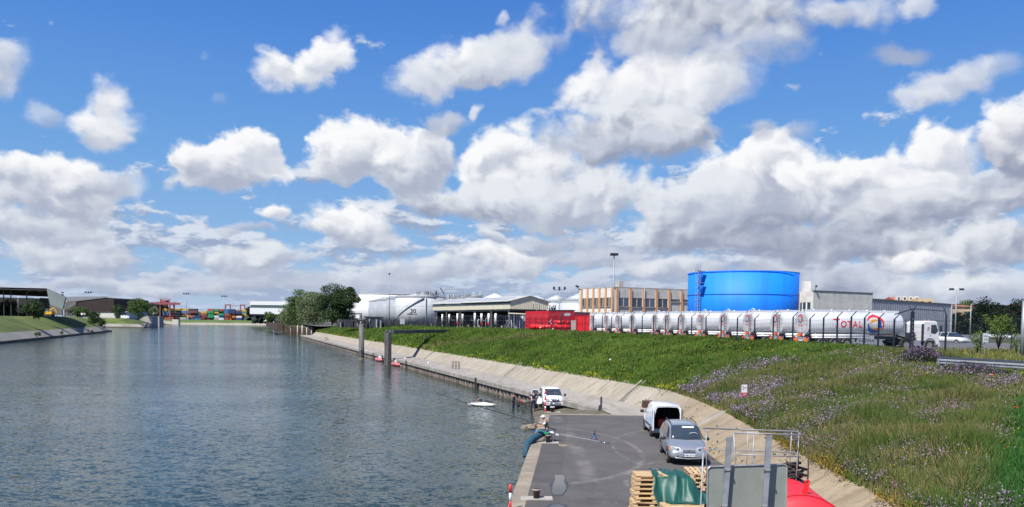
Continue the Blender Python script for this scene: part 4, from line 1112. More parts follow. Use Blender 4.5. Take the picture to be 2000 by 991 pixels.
    b = MB();b.slab([p(125,588.6,622),p(149,589,622),p(149,618,622),p(125,618,622)],(0,30,0),M['brownlit']);obj('annex_wall',b,None,t)
    for a_,c_ in (((149,589),(149,609)),((221.6,584),(221.6,609)),((149,609),(221.6,609))):
        b = MB();b.bar(p(*a_,619.6),p(*c_,619.6),.45,.45,M['rust']);obj('trim',b,None,t)
    b = MB();b.bar(p(133,600,621),p(148,591.5,621),.3,.3,M['steel']);obj('brace',b,None,t)
    b = MB();Y2 = 760;b.slab([p(233,591.5,Y2),p(246,590,Y2),p(257,593.5,Y2),p(257,622,Y2),p(233,622,Y2)],(0,60,0),M['brown']);single('far_warehouse',b,'small dark warehouse gable showing between the brown warehouse and the round tree','warehouse')
    # trees and bushes
    def T(fn,name,lab,pxc,pxw,yt,yb,Y,n,leaf,mn,seed,grp='trees and bushes on the left bank',**k):
        a = at_y(pxc,yb,Y);h = at_y(pxc,yt,Y).z-a.z;fn(name,lab,a.x,Y,a.z,pxw/FPX*Y*1.0,h,n,leaf,mn,seed,grp,**k)
    T(tree,'dark_tree','dark spreading tree leaning over the grass in front of the open shed',66,44,584,622,268,5200,.22,'leaf_dark',41,bare=.02)
    T(bush,'round_bush','dull round bush behind the road signs on the left bank',151,38,599,619,345,3200,.25,'leaf_mid',42)
    T(bush,'tall_bush','dense green bush at the tip of the left bank',184,28,606,632,385,3400,.24,'leaf_dark',43)
    T(bush,'low_bush','low dark scrub hanging down at the corner of the left bank',199,16,622,640,396,1400,.24,'leaf_dark',44)
    T(tree,'dark_tree','dark tree standing against the grey side of the brown warehouse',232,24,596,622,600,1600,.40,'leaf_dark',45,bare=.05)
    T(tree,'round_tree','big round green tree beside the concrete abutment',271,44,583,624,575,4800,.40,'leaf_mid',46,bare=.06)
    T(tree,'small_tree','small pale tree right of the big round tree',302,20,598,620,610,1400,.42,'leaf_willow',47,bare=.06)
    for k,(pxc,yb,Y) in enumerate(((71,656,242),(76,655,246),(120,652,290),(172,648.5,345),(180,647.5,352))):
        a = at_y(pxc,yb,Y);bush('revetment_weed','weed clump growing from the left bank concrete, number %d from the left' % (k+1) if False else ['tall weed clump in the left bank concrete below the dark tree','second weed clump touching the tall one below the dark tree','single weed clump halfway along the left bank concrete','weed clump near the tip of the left bank concrete','smallest weed clump nearest the tip of the left bank'][k],a.x,a.y,a.z-.2,1.2 if k < 3 else .9,1.3 if k != 4 else .8,240,.14,'leaf_mid',60+k,'weeds in the left bank concrete',lobes=3)
    # small things along the top
    a = at_y(96,616,300);t = thing('excavator','yellow excavator parked at the foot of the shed end panel','excavator',(a.x,300,7.35))
    b = MB();b.box((0,0,.45),(3.0,2.2,.8),M['black']);obj('track',b,None,t)
    b = MB();b.box((.2,0,1.35),(2.6,2.0,1.0),M['yellow']);obj('body',b,None,t)
    b = MB();b.box((-.6,0,2.3),(1.1,1.2,1.2),M['glassblue'],taper=(.85,.9));obj('cab',b,None,t)
    b = MB();b.bar((-.9,0,1.7),(1.8,0,3.3),.3,.35,M['yellow']);b.bar((1.8,0,3.3),(3.0,0,1.4),.25,.28,M['yellow']);obj('boom',b,None,t)
    for px_,yt,yb,Y,lab in ((35,580,616,300,'street lamp with a white head under the open shed edge'),(127,589,617,330,'thin wooden lamp post beside the shed end wall'),(110,592,612,322,'short street lamp with a white head before the shed end wall')):
        a = at_y(px_,yt,Y);t = thing('street_lamp',lab,'street lamp',(a.x,Y,7.3));h = a.z-7.3
        b = MB();b.tube([(0,0,0),(0,0,h)],[.1,.06],6,M['steel']);obj('pole',b,None,t)
        b = MB();b.box((.3,0,h),(.9,.3,.18),M['white']);obj('lamp_head',b,None,t)
    for px_,lab,m in ((139,'red and white round road sign left of the white ones','red'),(160,'white rectangular road sign on the left bank crest','white'),(165,'round red edged road sign beside the white one','redlamp')):
        a = at_y(px_,613.5,322);t = thing('road_sign',lab,'road sign',(a.x,322,7.3));b = MB();b.tube([(0,0,0),(0,0,a.z-7.3+.4)],.05,6,M['steel']);obj('post',b,None,t)
        b = MB();b.cyl((0,-.05,a.z-7.3),(0,-.1,a.z-7.3),.45,n=14,m=M['white']);obj('sign_face',b,None,t)
        b = MB();b.cyl((0,-.1,a.z-7.3+(.55 if m == 'red' else 0)),(0,-.13,a.z-7.3+(.55 if m == 'red' else 0)),.3 if m != 'white' else .1,n=14,m=M[m]);obj('sign_mark',b,None,t)
    a = at_y(245,621,590);t = thing('white_van','white van parked between the warehouse and the round tree','van',(a.x,590,5.95))
    b = MB();b.loft([[Vector((x,y,zz)) for x,zz in ((-3,.5),(3,.5),(3,1.5),(2.2,2.6),(-3,2.7))] for y in (-1,1)],M['carwhite'],smooth=False);obj('body',b,None,t)
    for x in (-1.9,1.9): b = MB();b.cyl((x,-1.1,.42),(x,1.1,.42),.42,n=12,m=M['black']);obj('wheel',b,None,t)
    b = MB();a = at_y(252,610,590);b.tube([(a.x,590,5.9),(a.x,590,a.z),(a.x-1.4,590,a.z+.3)],.12,6,M['steel']);b.box((a.x-1.6,590,a.z+.3),(1.6,.4,.3),M['white']);single('street_lamp',b,'bent street lamp above the parked white van','street lamp')
    b = MB();a = at_y(122,572,400);b.tube([(a.x,400,7),(a.x,400,a.z-.8)],.16,6,M['steel']);
    for s in (0,1): b.box((a.x,400,a.z-s*1.1),(.8,.6,.7),M['dark'])
    single('floodlight_pole',b,'pair of dark floodlights over the end of the open shed roof','floodlight')
    # pale flats on the skyline
    b = MB();a = at_y(143,581,1100);b.box((a.x,1100,a.z/2),(16,12,a.z),M['render']);single('distant_flats',b,'pale block of flats peeping over the warehouse roof','building')
    b = MB();a = at_y(69,585,700);c = at_y(77,585,700);b.box(((a.x+c.x)/2,700,a.z/2),(c.x-a.x,10,a.z),M['concrete_pale']);single('distant_flats',b,'pale building seen in the gap behind the open shed','building')
M['skylight'] = mat('roof_light_sheet',(.35,.36,.33),(.28,.28,.26),rough=.6,scale=.2)
left_bank()
# ------------------------------------------------------------------ yard surface behind the fence
FOFF = 46.6
def fence_pt(px_):
    k = (px_-PXC)/FPX;Y = FOFF/(.944*k+.330);return (k*Y,Y)
def gz(x,y): return float(land_z([x],[y])[0])
YZ = 5.14
def yard():
    mb = MB();offs = [47.4,49,52,57,64,74,90];Ys = list(np.linspace(60,110,18))+list(np.linspace(116,320,18));vs = [];
    for o_ in offs:
        for Y in Ys:
            x,y = offp(o_,Y);vs.append((x,y,0))
    n = len(Ys);A = np.array(vs);z = land_z(A[:,0],A[:,1]);z = np.where(z > YZ+.1,z+.03,np.maximum(z+.03,YZ))
    vs = [(a[0],a[1],float(b)) for a,b in zip(vs,z)]
    fs = []
    for i in range(len(offs)-1):
        for j in range(n-1):
            c = np.mean([vs[i*n+j][:2],vs[(i+1)*n+j+1][:2]],axis=0)
            if c[0] > 33 and c[1] < 70+(c[0]-33)*.2: continue
            fs.append((i*n+j,(i+1)*n+j,(i+1)*n+j+1,i*n+j+1))
    mb.add(vs,fs,M['yard'],True);struct('depot_yard',mb)
    # road at the right, seen between the meadow strip and the far trees
    mb = MB();mb.add([(38,74.5,5.19),(62,79,5.19),(140,84,5.19),(420,100,5.2),(420,235,5.2),(110,235,5.2),(44,150,5.19)],[(0,1,2,3,4,5,6)],M['yard']);struct('depot_road',mb)
    mb = MB()
    a,b = fence_pt(1498),fence_pt(1775)
    mb.bar((a[0]+.1,a[1],gz(*a)+.12),(b[0]+.1,b[1],gz(*b)+.1),.22,.3,M['concrete_pale'])
    single('fence_kerb',mb,'pale concrete kerb under the long dark security fence','kerb')
M['yard'] = mat('yard_asphalt',(.15,.15,.15),(.115,.115,.12),rough=.9,scale=.3,detail=6)
yard()

# ------------------------------------------------------------------ storage tanks
def storage_tank(label,cx,w,Y,ytop,cone=0.0,m='tankwhite',rail=True,zb=4.7,seams=3,name='storage_tank',open_top=False,cat='storage tank',seg=48,group=None):
    X = px_x(cx,Y);r = w/2/FPX*Y;zt = at_y(cx,ytop,Y-r).z;h = zt-zb
    t = thing(name,label,cat,(X,Y,zb),0,group)
    b = MB();
    if open_top:
        rr = [Vector((math.cos(a)*r,math.sin(a)*r,0)) for a in np.linspace(0,2*math.pi,seg,endpoint=False)]
        prof = [(1,0),(1,h),(.995,h),(.995,h*.55)]
        b.loft([[Vector((v.x*s,v.y*s,z)) for v in rr] for s,z in prof],M[m])
    else: b.cyl((0,0,0),(0,0,h),r,r,seg,M[m])
    obj('shell',b,None,t)
    if cone:
        b = MB();b.cyl((0,0,h+.01),(0,0,h+cone),r*1.005,r*.04,seg,M[m]);obj('roof',b,None,t)
    b = MB();b.cyl((0,0,h-.35),(0,0,h-.1),r*1.012,r*1.012,seg,M[m if m != 'tankwhite' else 'tankgrey']);obj('rim',b,None,t)
    for k in range(1,seams):
        b = MB();b.cyl((0,0,h*k/seams),(0,0,h*k/seams+.10),r*1.004,r*1.004,seg,M[m],caps=False);obj('shell_seam',b,None,t)
    if rail:
        b = MB();n = 30
        for k in range(n):
            a = math.pi+math.pi*k/(n-1)*1.0;p = Vector((math.cos(a)*r*.99,math.sin(a)*r*.99,h));q = p+Vector((0,0,1.1));b.bar(p,q,.08,.08,M['steel'])
            if k: b.bar(pq,q,.08,.08,M['steel']);b.bar(pq-Vector((0,0,.5)),q-Vector((0,0,.5)),.05,.05,M['steel'])
            pq = q
        obj('railing',b,None,t)
    return t,r,h
def tanks():
    storage_tank('huge bright white flat storage tank behind the dark trees',765,178,600,573.5,1.0,'tankbright',False,seams=3)
    storage_tank('plain grey white tank, leftmost of the four beside the trees',749,58,480,588,2.6,'tankgrey',False,group='row of grey white tanks')
    storage_tank('second grey white tank from the trees, partly behind its neighbour',766,60,450,586,2.4,'tankgrey',False,group='row of grey white tanks')
    storage_tank('third grey white tank, just behind the tank marked 30',786,62,425,583.5,2.2,'tankgrey',True,group='row of grey white tanks')
    t,r,h = storage_tank('big white storage tank marked 30 with a diagonal stair',821,97,392,579.5,1.9,'tankwhite',True)
    # diagonal stair wound up the shell
    b = MB();pv = None;n = 26
    for k in range(n+1):
        s = k/n;a = R(-176)+R(99)*s
        z = h*(.02+.95*s) if s < .45 else (h*(.02+.95*s))
        p = Vector((math.cos(a)*(r+.35),math.sin(a)*(r+.35),z))
        if pv is not None:
            b.bar(pv,p,.45,.22,M['tankwhite']);b.bar(pv+Vector((0,-.3,1.1)),p+Vector((0,-.3,1.1)),.09,.09,M['tankgrey'])
            if k % 2: b.bar(p+Vector((0,-.3,0)),p+Vector((0,-.3,1.1)),.07,.07,M['tankgrey'])
        pv = p
    obj('stair',b,None,t)
    b = MB();p = Vector((math.cos(R(-72))*(r+.3),math.sin(R(-72))*(r+.3),0));b.tube([p,p+Vector((0,0,h*.98))],.22,8,M['tankgrey']);obj('downpipe',b,None,t)
    text_on('30',t,(-3.6,-r-.32,h*.44),2.9,M['ink'],'tank_number',curve=r+.03)
    text_on('20000 m3',t,(-5.0,-r-.32,h*.37),1.2,M['ink'],'capacity_marking',curve=r+.03)
    b = MB();b.slab([(-4.4,-r-.02,h*.26),(-3.9,-r-.02,h*.26),(-3.2,-r-.02,h*.33),(-3.5,-r-.02,h*.33)],(0,.08,0),M['ink']);obj('slash_marking',b,None,t)
    # roof gear: platform, vents, foam pots
    b = MB();
    for k in range(26):
        x = rng.uniform(-r*.1,r*.85);y = rng.uniform(-r*.8,-r*.1);hh = rng.uniform(.5,1.9);b.box((x,y,h+1.0+hh/2),(rng.uniform(.2,.9),.4,hh),M['steel' if k % 3 else 'rust'])
    for k in range(9): b.bar((-r*.1+k*1.3,-r*.5,h+1.2),(-r*.1+k*1.3,-r*.5,h+3.2),.09,.09,M['steel'])
    b.bar((-r*.1,-r*.5,h+3.2),(r*.75,-r*.5,h+3.2),.1,.1,M['steel']);b.bar((-r*.1,-r*.5,h+2.6),(r*.75,-r*.5,h+2.6),.08,.08,M['steel'])
    obj('roof_pipework',b,None,t)
    # tanks between this one and the canopy
    tt = []
    for lab,cx,w,Y,yt,cn in (('small grey tank with crowded pipework just right of tank 30',884,30,420,584.5,1.2),('middle small grey tank of the three behind the canopy roof',903,30,415,583,1.2),('right hand small grey tank below the pipe bridge',926,36,410,580.5,1.5)):
        q,r2,h2 = storage_tank(lab,cx,w,Y,yt,cn,'tankgrey',True,group='small grey tanks behind the canopy')
        b = MB()
        for k in range(14): 
            hh = rng.uniform(.4,2.4);b.box((rng.uniform(-r2*.8,r2*.8),rng.uniform(-r2*.9,0),h2+.6+hh/2),(rng.uniform(.2,.7),.3,hh),M['steel' if k % 4 else 'tankwhite'])
        obj('roof_pipework',b,None,q)
    storage_tank('bright white domed tank peeping over the canopy roof',966,60,520,585,4.0,'tankbright',False)
    # pipe bridge and little crane over them
    b = MB();a = at_y(868,566,400);c = at_y(897,566,400);d = at_y(905,571,400)
    for dz in (0,-2): b.bar(a+Vector((0,0,dz)),c+Vector((0,0,dz)),.3,.3,M['steel']);b.bar(c+Vector((0,0,dz)),d+Vector((0,0,dz)),.3,.3,M['steel'])
    b.bar(a,a-Vector((0,0,12)),.3,.3,M['steel']);b.bar(d,d-Vector((0,0,10)),.3,.3,M['steel']);single('pipe_bridge',b,'thin steel pipe bridge raised above the small grey tanks','pipe bridge')
    b = MB();b.bar(at_y(860,562.5,395),at_y(867,574,395),.45,.45,M['rust']);b.bar(at_y(867,562,395)*0+at_y(867,574,395),at_y(867,592,395),.4,.4,M['steel']);single('davit_crane',b,'small rusty davit arm at the right edge of tank 30','davit')
    storage_tank('pale grey cone roofed tank just right of the canopy gable',1050,60,345,589.5,2.6,'tankgrey2',True,group='cone roofed tanks right of the canopy')
    storage_tank('middle pale cone roofed tank behind the three headed light pole',1086,66,310,590,2.7,'tankgrey2',True,group='cone roofed tanks right of the canopy')
    storage_tank('pale cone roofed tank nearest the office block',1130,72,292,588.5,2.9,'tankgrey2',True,group='cone roofed tanks right of the canopy')
    b = MB();pv = None
    for px_,py_ in ((1040,577),(1055,575),(1075,577),(1090,573.5),(1108,574),(1120,572),(1144,570.5)):
        p = at_y(px_,py_,330);
        if pv is not None: b.bar(pv,p,.12,.12,M['steel']);b.bar(pv-Vector((0,0,1)),p-Vector((0,0,1)),.12,.12,M['steel'])
        b.bar(p,p-Vector((0,0,4)),.12,.12,M['steel']);pv = p
    single('tank_walkway',b,'thin steel walkway rail crossing above the cone roofed tanks','walkway')
    # the blue tank
    t,r,h = storage_tank('huge open topped bright blue water tank behind the tank trailers',1448.5,208,128,528.3,0,'blue',False,zb=YZ-.1,seams=2,name='blue_tank',open_top=True,cat='tank',seg=96)
    for o in kids(t):
        if o.name.startswith('rim'): o.data = MB().cyl((0,0,h-.14),(0,0,h+.03),r*1.010,r*1.010,96,M['blue'],caps=False).mesh('rim')
        if o.name.startswith('shell_seam'): o.data = MB().cyl((0,0,h*.655),(0,0,h*.655+.10),r*1.005,r*1.005,96,M['bluedark'],caps=False).mesh('shell_seam')
    a = R(180+28);lad = MB();e = Vector((math.cos(a),math.sin(a),0));s = Vector((-e.y,e.x,0))
    for sg in (-.25,.25): lad.bar(e*(r+.45)+s*sg+Vector((0,0,.3)),e*(r+.45)+s*sg+Vector((0,0,h+.9)),.06,.06,M['steel'])
    z = .5
    while z < h+.3: lad.bar(e*(r+.45)-s*.25+Vector((0,0,z)),e*(r+.45)+s*.25+Vector((0,0,z)),.035,.035,M['steel']);z += .32
    obj('ladder',lad,None,t)
    cg = MB();z = 2.4
    while z < h+.8:
        pts = [e*(r+.45+.72*math.sin(u))+s*(.36*math.cos(u))+Vector((0,0,z)) for u in np.linspace(0,math.pi,8)]
        cg.tube(pts,.03,5,M['steel'],caps=False);z += .9
    for u in (.6,1.57,2.5): cg.bar(e*(r+.45+.72*math.sin(u))+s*(.36*math.cos(u))+Vector((0,0,2.4)),e*(r+.45+.72*math.sin(u))+s*(.36*math.cos(u))+Vector((0,0,h+.8)),.035,.035,M['steel'])
    obj('ladder_cage',cg,None,t)
    pl = MB()
    for z in (h*.83,h*.21,h+.02):
        pl.box(e*(r+.9)+s*.9+Vector((0,0,z)),(1.1,.8,.07),M['steel'],rz=a)
        for sg in (.5,1.3): pl.bar(e*(r+1.35)+s*sg+Vector((0,0,z)),e*(r+1.35)+s*sg+Vector((0,0,z+1)),.045,.045,M['steel'])
        pl.bar(e*(r+1.35)+s*.5+Vector((0,0,z+1)),e*(r+1.35)+s*1.3+Vector((0,0,z+1)),.045,.045,M['steel'])
        pl.bar(e*(r+.1)+s*.9+Vector((0,0,z-.7)),e*(r+1.3)+s*.9+Vector((0,0,z-.05)),.06,.06,M['steel'])
    obj('ladder_platform',pl,None,t)

_tx = {}
def text_mesh(s,size,small=None):
    key = (s,size)
    if key in _tx: return _tx[key]
    cu = bpy.data.curves.new('lettering','FONT');cu.body = s;cu.size = size;cu.extrude = .006;cu.resolution_u = 3;cu.offset = size*.012
    tmp = bpy.data.objects.new('lettering',cu);COL.objects.link(tmp)
    dg = bpy.context.evaluated_depsgraph_get();dg.update();me = bpy.data.meshes.new_from_object(tmp.evaluated_get(dg));COL.objects.unlink(tmp);bpy.data.objects.remove(tmp)
    n = len(me.vertices);co = np.empty(n*3,np.float32);me.vertices.foreach_get('co',co);co = co.reshape(-1,3)
    fs = [tuple(p.vertices) for p in me.polygons];bpy.data.meshes.remove(me)
    _tx[key] = (co.copy(),fs);return _tx[key]
def text_on(s,parent,loc,size,m,name,curve=None,rz=0.0,ell=None,mirror=False):
    """raised lettering in the local XZ plane, facing -Y; bent round a vertical (curve) or horizontal (ell) cylinder"""
    co,fs = text_mesh(s,size);x = co[:,0]+loc[0];z = co[:,1]+loc[2];d = co[:,2]
    if curve: y = -np.sqrt(np.maximum(curve**2-x**2,.01))-.05-d
    elif ell:
        a,b,cz = ell;y = -a*np.sqrt(np.maximum(1-((z-cz)/b)**2,.02))-.012-d
    else: y = np.full(len(x),loc[1])-d
    mb = MB();c,s_ = math.cos(rz),math.sin(rz)
    if rz: x0 = x-loc[0];y0 = y-loc[1];x = loc[0]+x0*c-y0*s_;y = loc[1]+x0*s_+y0*c
    mb.add(np.column_stack([x,y,z]).tolist(),fs,m);return obj(name,mb,None,parent)
M['bluedark'] = mat('tank_seam_blue',(.006,.075,.40),(.006,.06,.34),rough=.5)
M['tankbright'] = mat('tank_bright_white',(.76,.77,.78),(.70,.71,.72),rough=.5,scale=.1)
M['tankgrey2'] = mat('tank_pale_grey',(.50,.53,.57),(.44,.47,.51),rough=.45,scale=.2)
tanks()

# ------------------------------------------------------------------ buildings
def frame_dir(P0,deg): a = R(deg);return Vector((math.cos(a),math.sin(a),0)),Vector((-math.sin(a),math.cos(a),0))
def office():
    P = at_y(1200,560.5,150);top = P.z;base = 4.9;t = thing('office_block','two storey office block with pale panels and ochre pilasters','office building',(P.x,150,base),R(30.5))
    Ht = top-base;b = MB()
    L = 62.0;Wd = 11.5
    obj('wall',b.prism([(0,0),(L,0),(L,Wd),(0,Wd)],-.5,Ht-.15,M['render']),None,t)
    b = MB();b.prism([(-.12,-.12),(L+.1,-.12),(L+.1,.3),(-.12,.3)],Ht-.14,Ht+.02,M['concrete']);b.prism([(-.12,.31),(.3,.31),(.3,Wd),(-.12,Wd)],Ht-.14,Ht+.02,M['concrete']);obj('parapet',b,None,t)
    bay = 3.18;zs,zt = Ht*.445,Ht*.70
    zs = Ht-3.62;zt = Ht-2.02
    for k in range(8):                      # long face
        x = .55+bay*k
        b = MB();b.box((x,-.16,(Ht-.3)/2-.2),(.52,.34,Ht+.2),M['ochre']);obj('pilaster',b,None,t)
        if k < 7:
            hi = 1.6 if k < 4 else .45;w = bay-.54
            o = MB();o.box((x+bay/2,-.02,zt-hi/2),(w,.10,hi),M['glassblue' if k in (0,2) else 'glass']);wn = obj('window',o,None,t)
            f = MB()
            for xx in ((-.5,0,.5) if k < 4 else (-.5,.5)): f.box((x+bay/2+xx*(w-.06),-.085,zt-hi/2),(.07,.05,hi),M['white'])
            for zz in (-.5,.5): f.box((x+bay/2,-.09,zt-hi/2+zz*(hi-.06)),(w,.05,.07),M['dark' if k in (1,3) else 'steel'])
            obj('frame',f,None,wn)
            f = MB();f.box((x+bay/2,-.16,zt-hi-.09),(w,.26,.12),M['concrete']);obj('sill',f,None,wn)
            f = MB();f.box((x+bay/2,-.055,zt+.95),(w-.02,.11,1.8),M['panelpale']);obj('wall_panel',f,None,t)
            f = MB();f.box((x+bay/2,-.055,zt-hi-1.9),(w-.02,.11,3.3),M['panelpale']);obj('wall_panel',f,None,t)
            # ground floor windows, hidden behind the trailers for the most part
            f = MB();f.box((x+bay/2,-.03,1.9),(w,.08,1.5),M['glass']);obj('window',f,None,t)
    bay = 1.95
    for k in range(6):                      # short sunlit face (x = 0 plane, running along +Y local)
        y = .38+bay*k
        b = MB();b.box((-.16,y,(Ht-.3)/2-.2),(.34,.42,Ht+.2),M['ochre']);obj('pilaster',b,None,t)
        if k < 5:
            w = bay-.44;hi = 1.6
            o = MB();o.box((-.02,y+bay/2,zt-hi/2),(.10,w,hi),M['glass']);wn = obj('window',o,None,t)
            f = MB();f.box((-.08,y+bay/2,zt-hi/2),(.05,w*.42,hi-.1),M['blind']);obj('shutter',f,None,wn)
            f = MB();f.box((-.16,y+bay/2,zt-hi-.09),(.26,w,.12),M['concrete']);obj('sill',f,None,wn)
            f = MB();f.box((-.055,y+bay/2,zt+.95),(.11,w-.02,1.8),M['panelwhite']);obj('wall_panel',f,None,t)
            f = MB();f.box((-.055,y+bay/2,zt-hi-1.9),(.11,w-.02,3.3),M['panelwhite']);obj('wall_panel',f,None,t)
    b = MB();b.box((-.5,Wd-.2,Ht+.4),(.45,.6,.4),M['dark'],rot=(.3,.4,0));obj('floodlight',b,None,t)
    b = MB();b.box((3.6,3,Ht+.55),(1.0,1.0,1.3),M['concrete']);obj('roof_vent',b,None,t)
    b = MB();b.box((6.9,-.36,Ht-1.0),(.10,.08,2.3),M['white']);obj('downpipe',b,None,t)
M['panelpale'] = mat('stained_shaded_panel',(.58,.565,.51),(.47,.45,.40),rough=.9,scale=1.1,bump=.2,detail=8)  # stained panels of the long face, its weaker light put into the tone
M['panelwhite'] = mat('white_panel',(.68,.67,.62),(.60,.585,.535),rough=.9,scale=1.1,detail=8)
M['blind'] = mat('brown_blind',(.26,.22,.19),(.20,.17,.15),rough=.9)
office()
def white_block():
    P = at_y(1589,569,150);base = 4.9;h = P.z-base;t = thing('pale_block','pale rendered block with two small windows beside the blue tank','building',(P.x,150,base),R(31))
    b = MB();b.prism([(0,0),(17.5,0),(17.5,14),(0,14)],-.5,h,M['render']);obj('wall',b,None,t)
    b = MB();b.prism([(-.1,-.1),(17.6,-.1),(17.6,.2),(-.1,.2)],h+.003,h+.16,M['concrete_dark']);b.prism([(17.3,.21),(17.6,.21),(17.6,14),(17.3,14)],h+.003,h+.16,M['ochre']);obj('parapet',b,None,t)
    b = MB();b.box((17.52,7,h/2),(.12,14,h),M['ochre']);obj('end_wall',b,None,t)
    for x0,z0,w_,hh in ((2,h*.55,3.0,.05),(5.2,h*.6,3.2,.05)):
        b = MB();b.box((x0+w_/2,-.012,z0),(w_,.03,hh),M['concrete']);b.box((x0+w_,-.012,z0+.5),(hh,.03,1.0),M['concrete']);obj('render_crack',b,None,t)
    # left end with windows and pilasters
    for y,m_ in ((3.4,'ochre'),(7.2,'ochre')):
        b = MB();b.box((-.16,y,h/2-.2),(.34,.6,h+.2),M[m_]);obj('pilaster',b,None,t)
    for y,w in ((1.75,2.3),(5.3,2.6)):
        zt = h-2.05;b = MB();b.box((-.02,y,zt-.95),(.12,w,1.9),M['glass']);wn = obj('window',b,None,t)
        f = MB();f.box((-.11,y-.35,zt-.95),(.08,.28,1.85),M['white']);f.box((-.11,y+w*.25,zt-.95),(.08,.16,1.85),M['white']);obj('frame',f,None,wn)
        f = MB();f.box((-.16,y,zt-1.98),(.26,w,.14),M['white']);obj('sill',f,None,wn)
    b = MB();b.tube([(.4,-.1,h),(.4,-.1,h+.7),(.1,-.4,h+.9)],.05,6,M['steel']);b.ball((.1,-.5,h+.9),.22,M['dark']);obj('camera_mast',b,None,t)
    b = MB();a = at_y(1575,550,165);b.box((a.x,165,(a.z+5)/2),(1.4,1.4,a.z-5),M['render']);single('chimney_stack',b,'square pale chimney between the blue tank and the pale block','chimney')
white_block()
def grey_shed():
    A = at_y(1690,583,166);C = at_y(1858,594.3,196);base = 4.9;dx = Vector((C.x-A.x,C.y-A.y,0));L = dx.length;ang = math.atan2(dx.y,dx.x)
    t = thing('grey_shed','long windowless grey metal shed behind the tank truck','shed',(A.x,A.y,base),ang);h = A.z-base;h2 = C.z-base
    b = MB();b.slab([(0,0,-.6),(L,0,-.6),(L,0,h2),(0,0,h)],(0,24,0),M['greyclad']);obj('wall',b,None,t)
    b = MB();b.slab([(0,-.12,h-.25),(L+.1,-.12,h2-.25),(L+.1,-.12,h2+.06),(0,-.12,h+.06)],(0,.4,0),M['concrete_dark']);obj('roof_trim',b,None,t)
    b = MB();b.box((L-.1,-.16,h2/2),(.3,.3,h2),M['tankgrey']);obj('downpipe',b,None,t)
    n = int(L/1.1)
    rb = MB()
    for k in range(n): rb.box((.6+k*1.1,-.03,h2/2-.1),(.07,.05,h2-.1),M['greyclad'])
    o = obj('cladding_rib',rb,None,t);o['kind'] = 'stuff'
    b = MB();b.box((L*.5,-.02,h2*.48),(L-.6,.03,.06),M['concrete_dark']);obj('cladding_joint',b,None,t)
grey_shed()
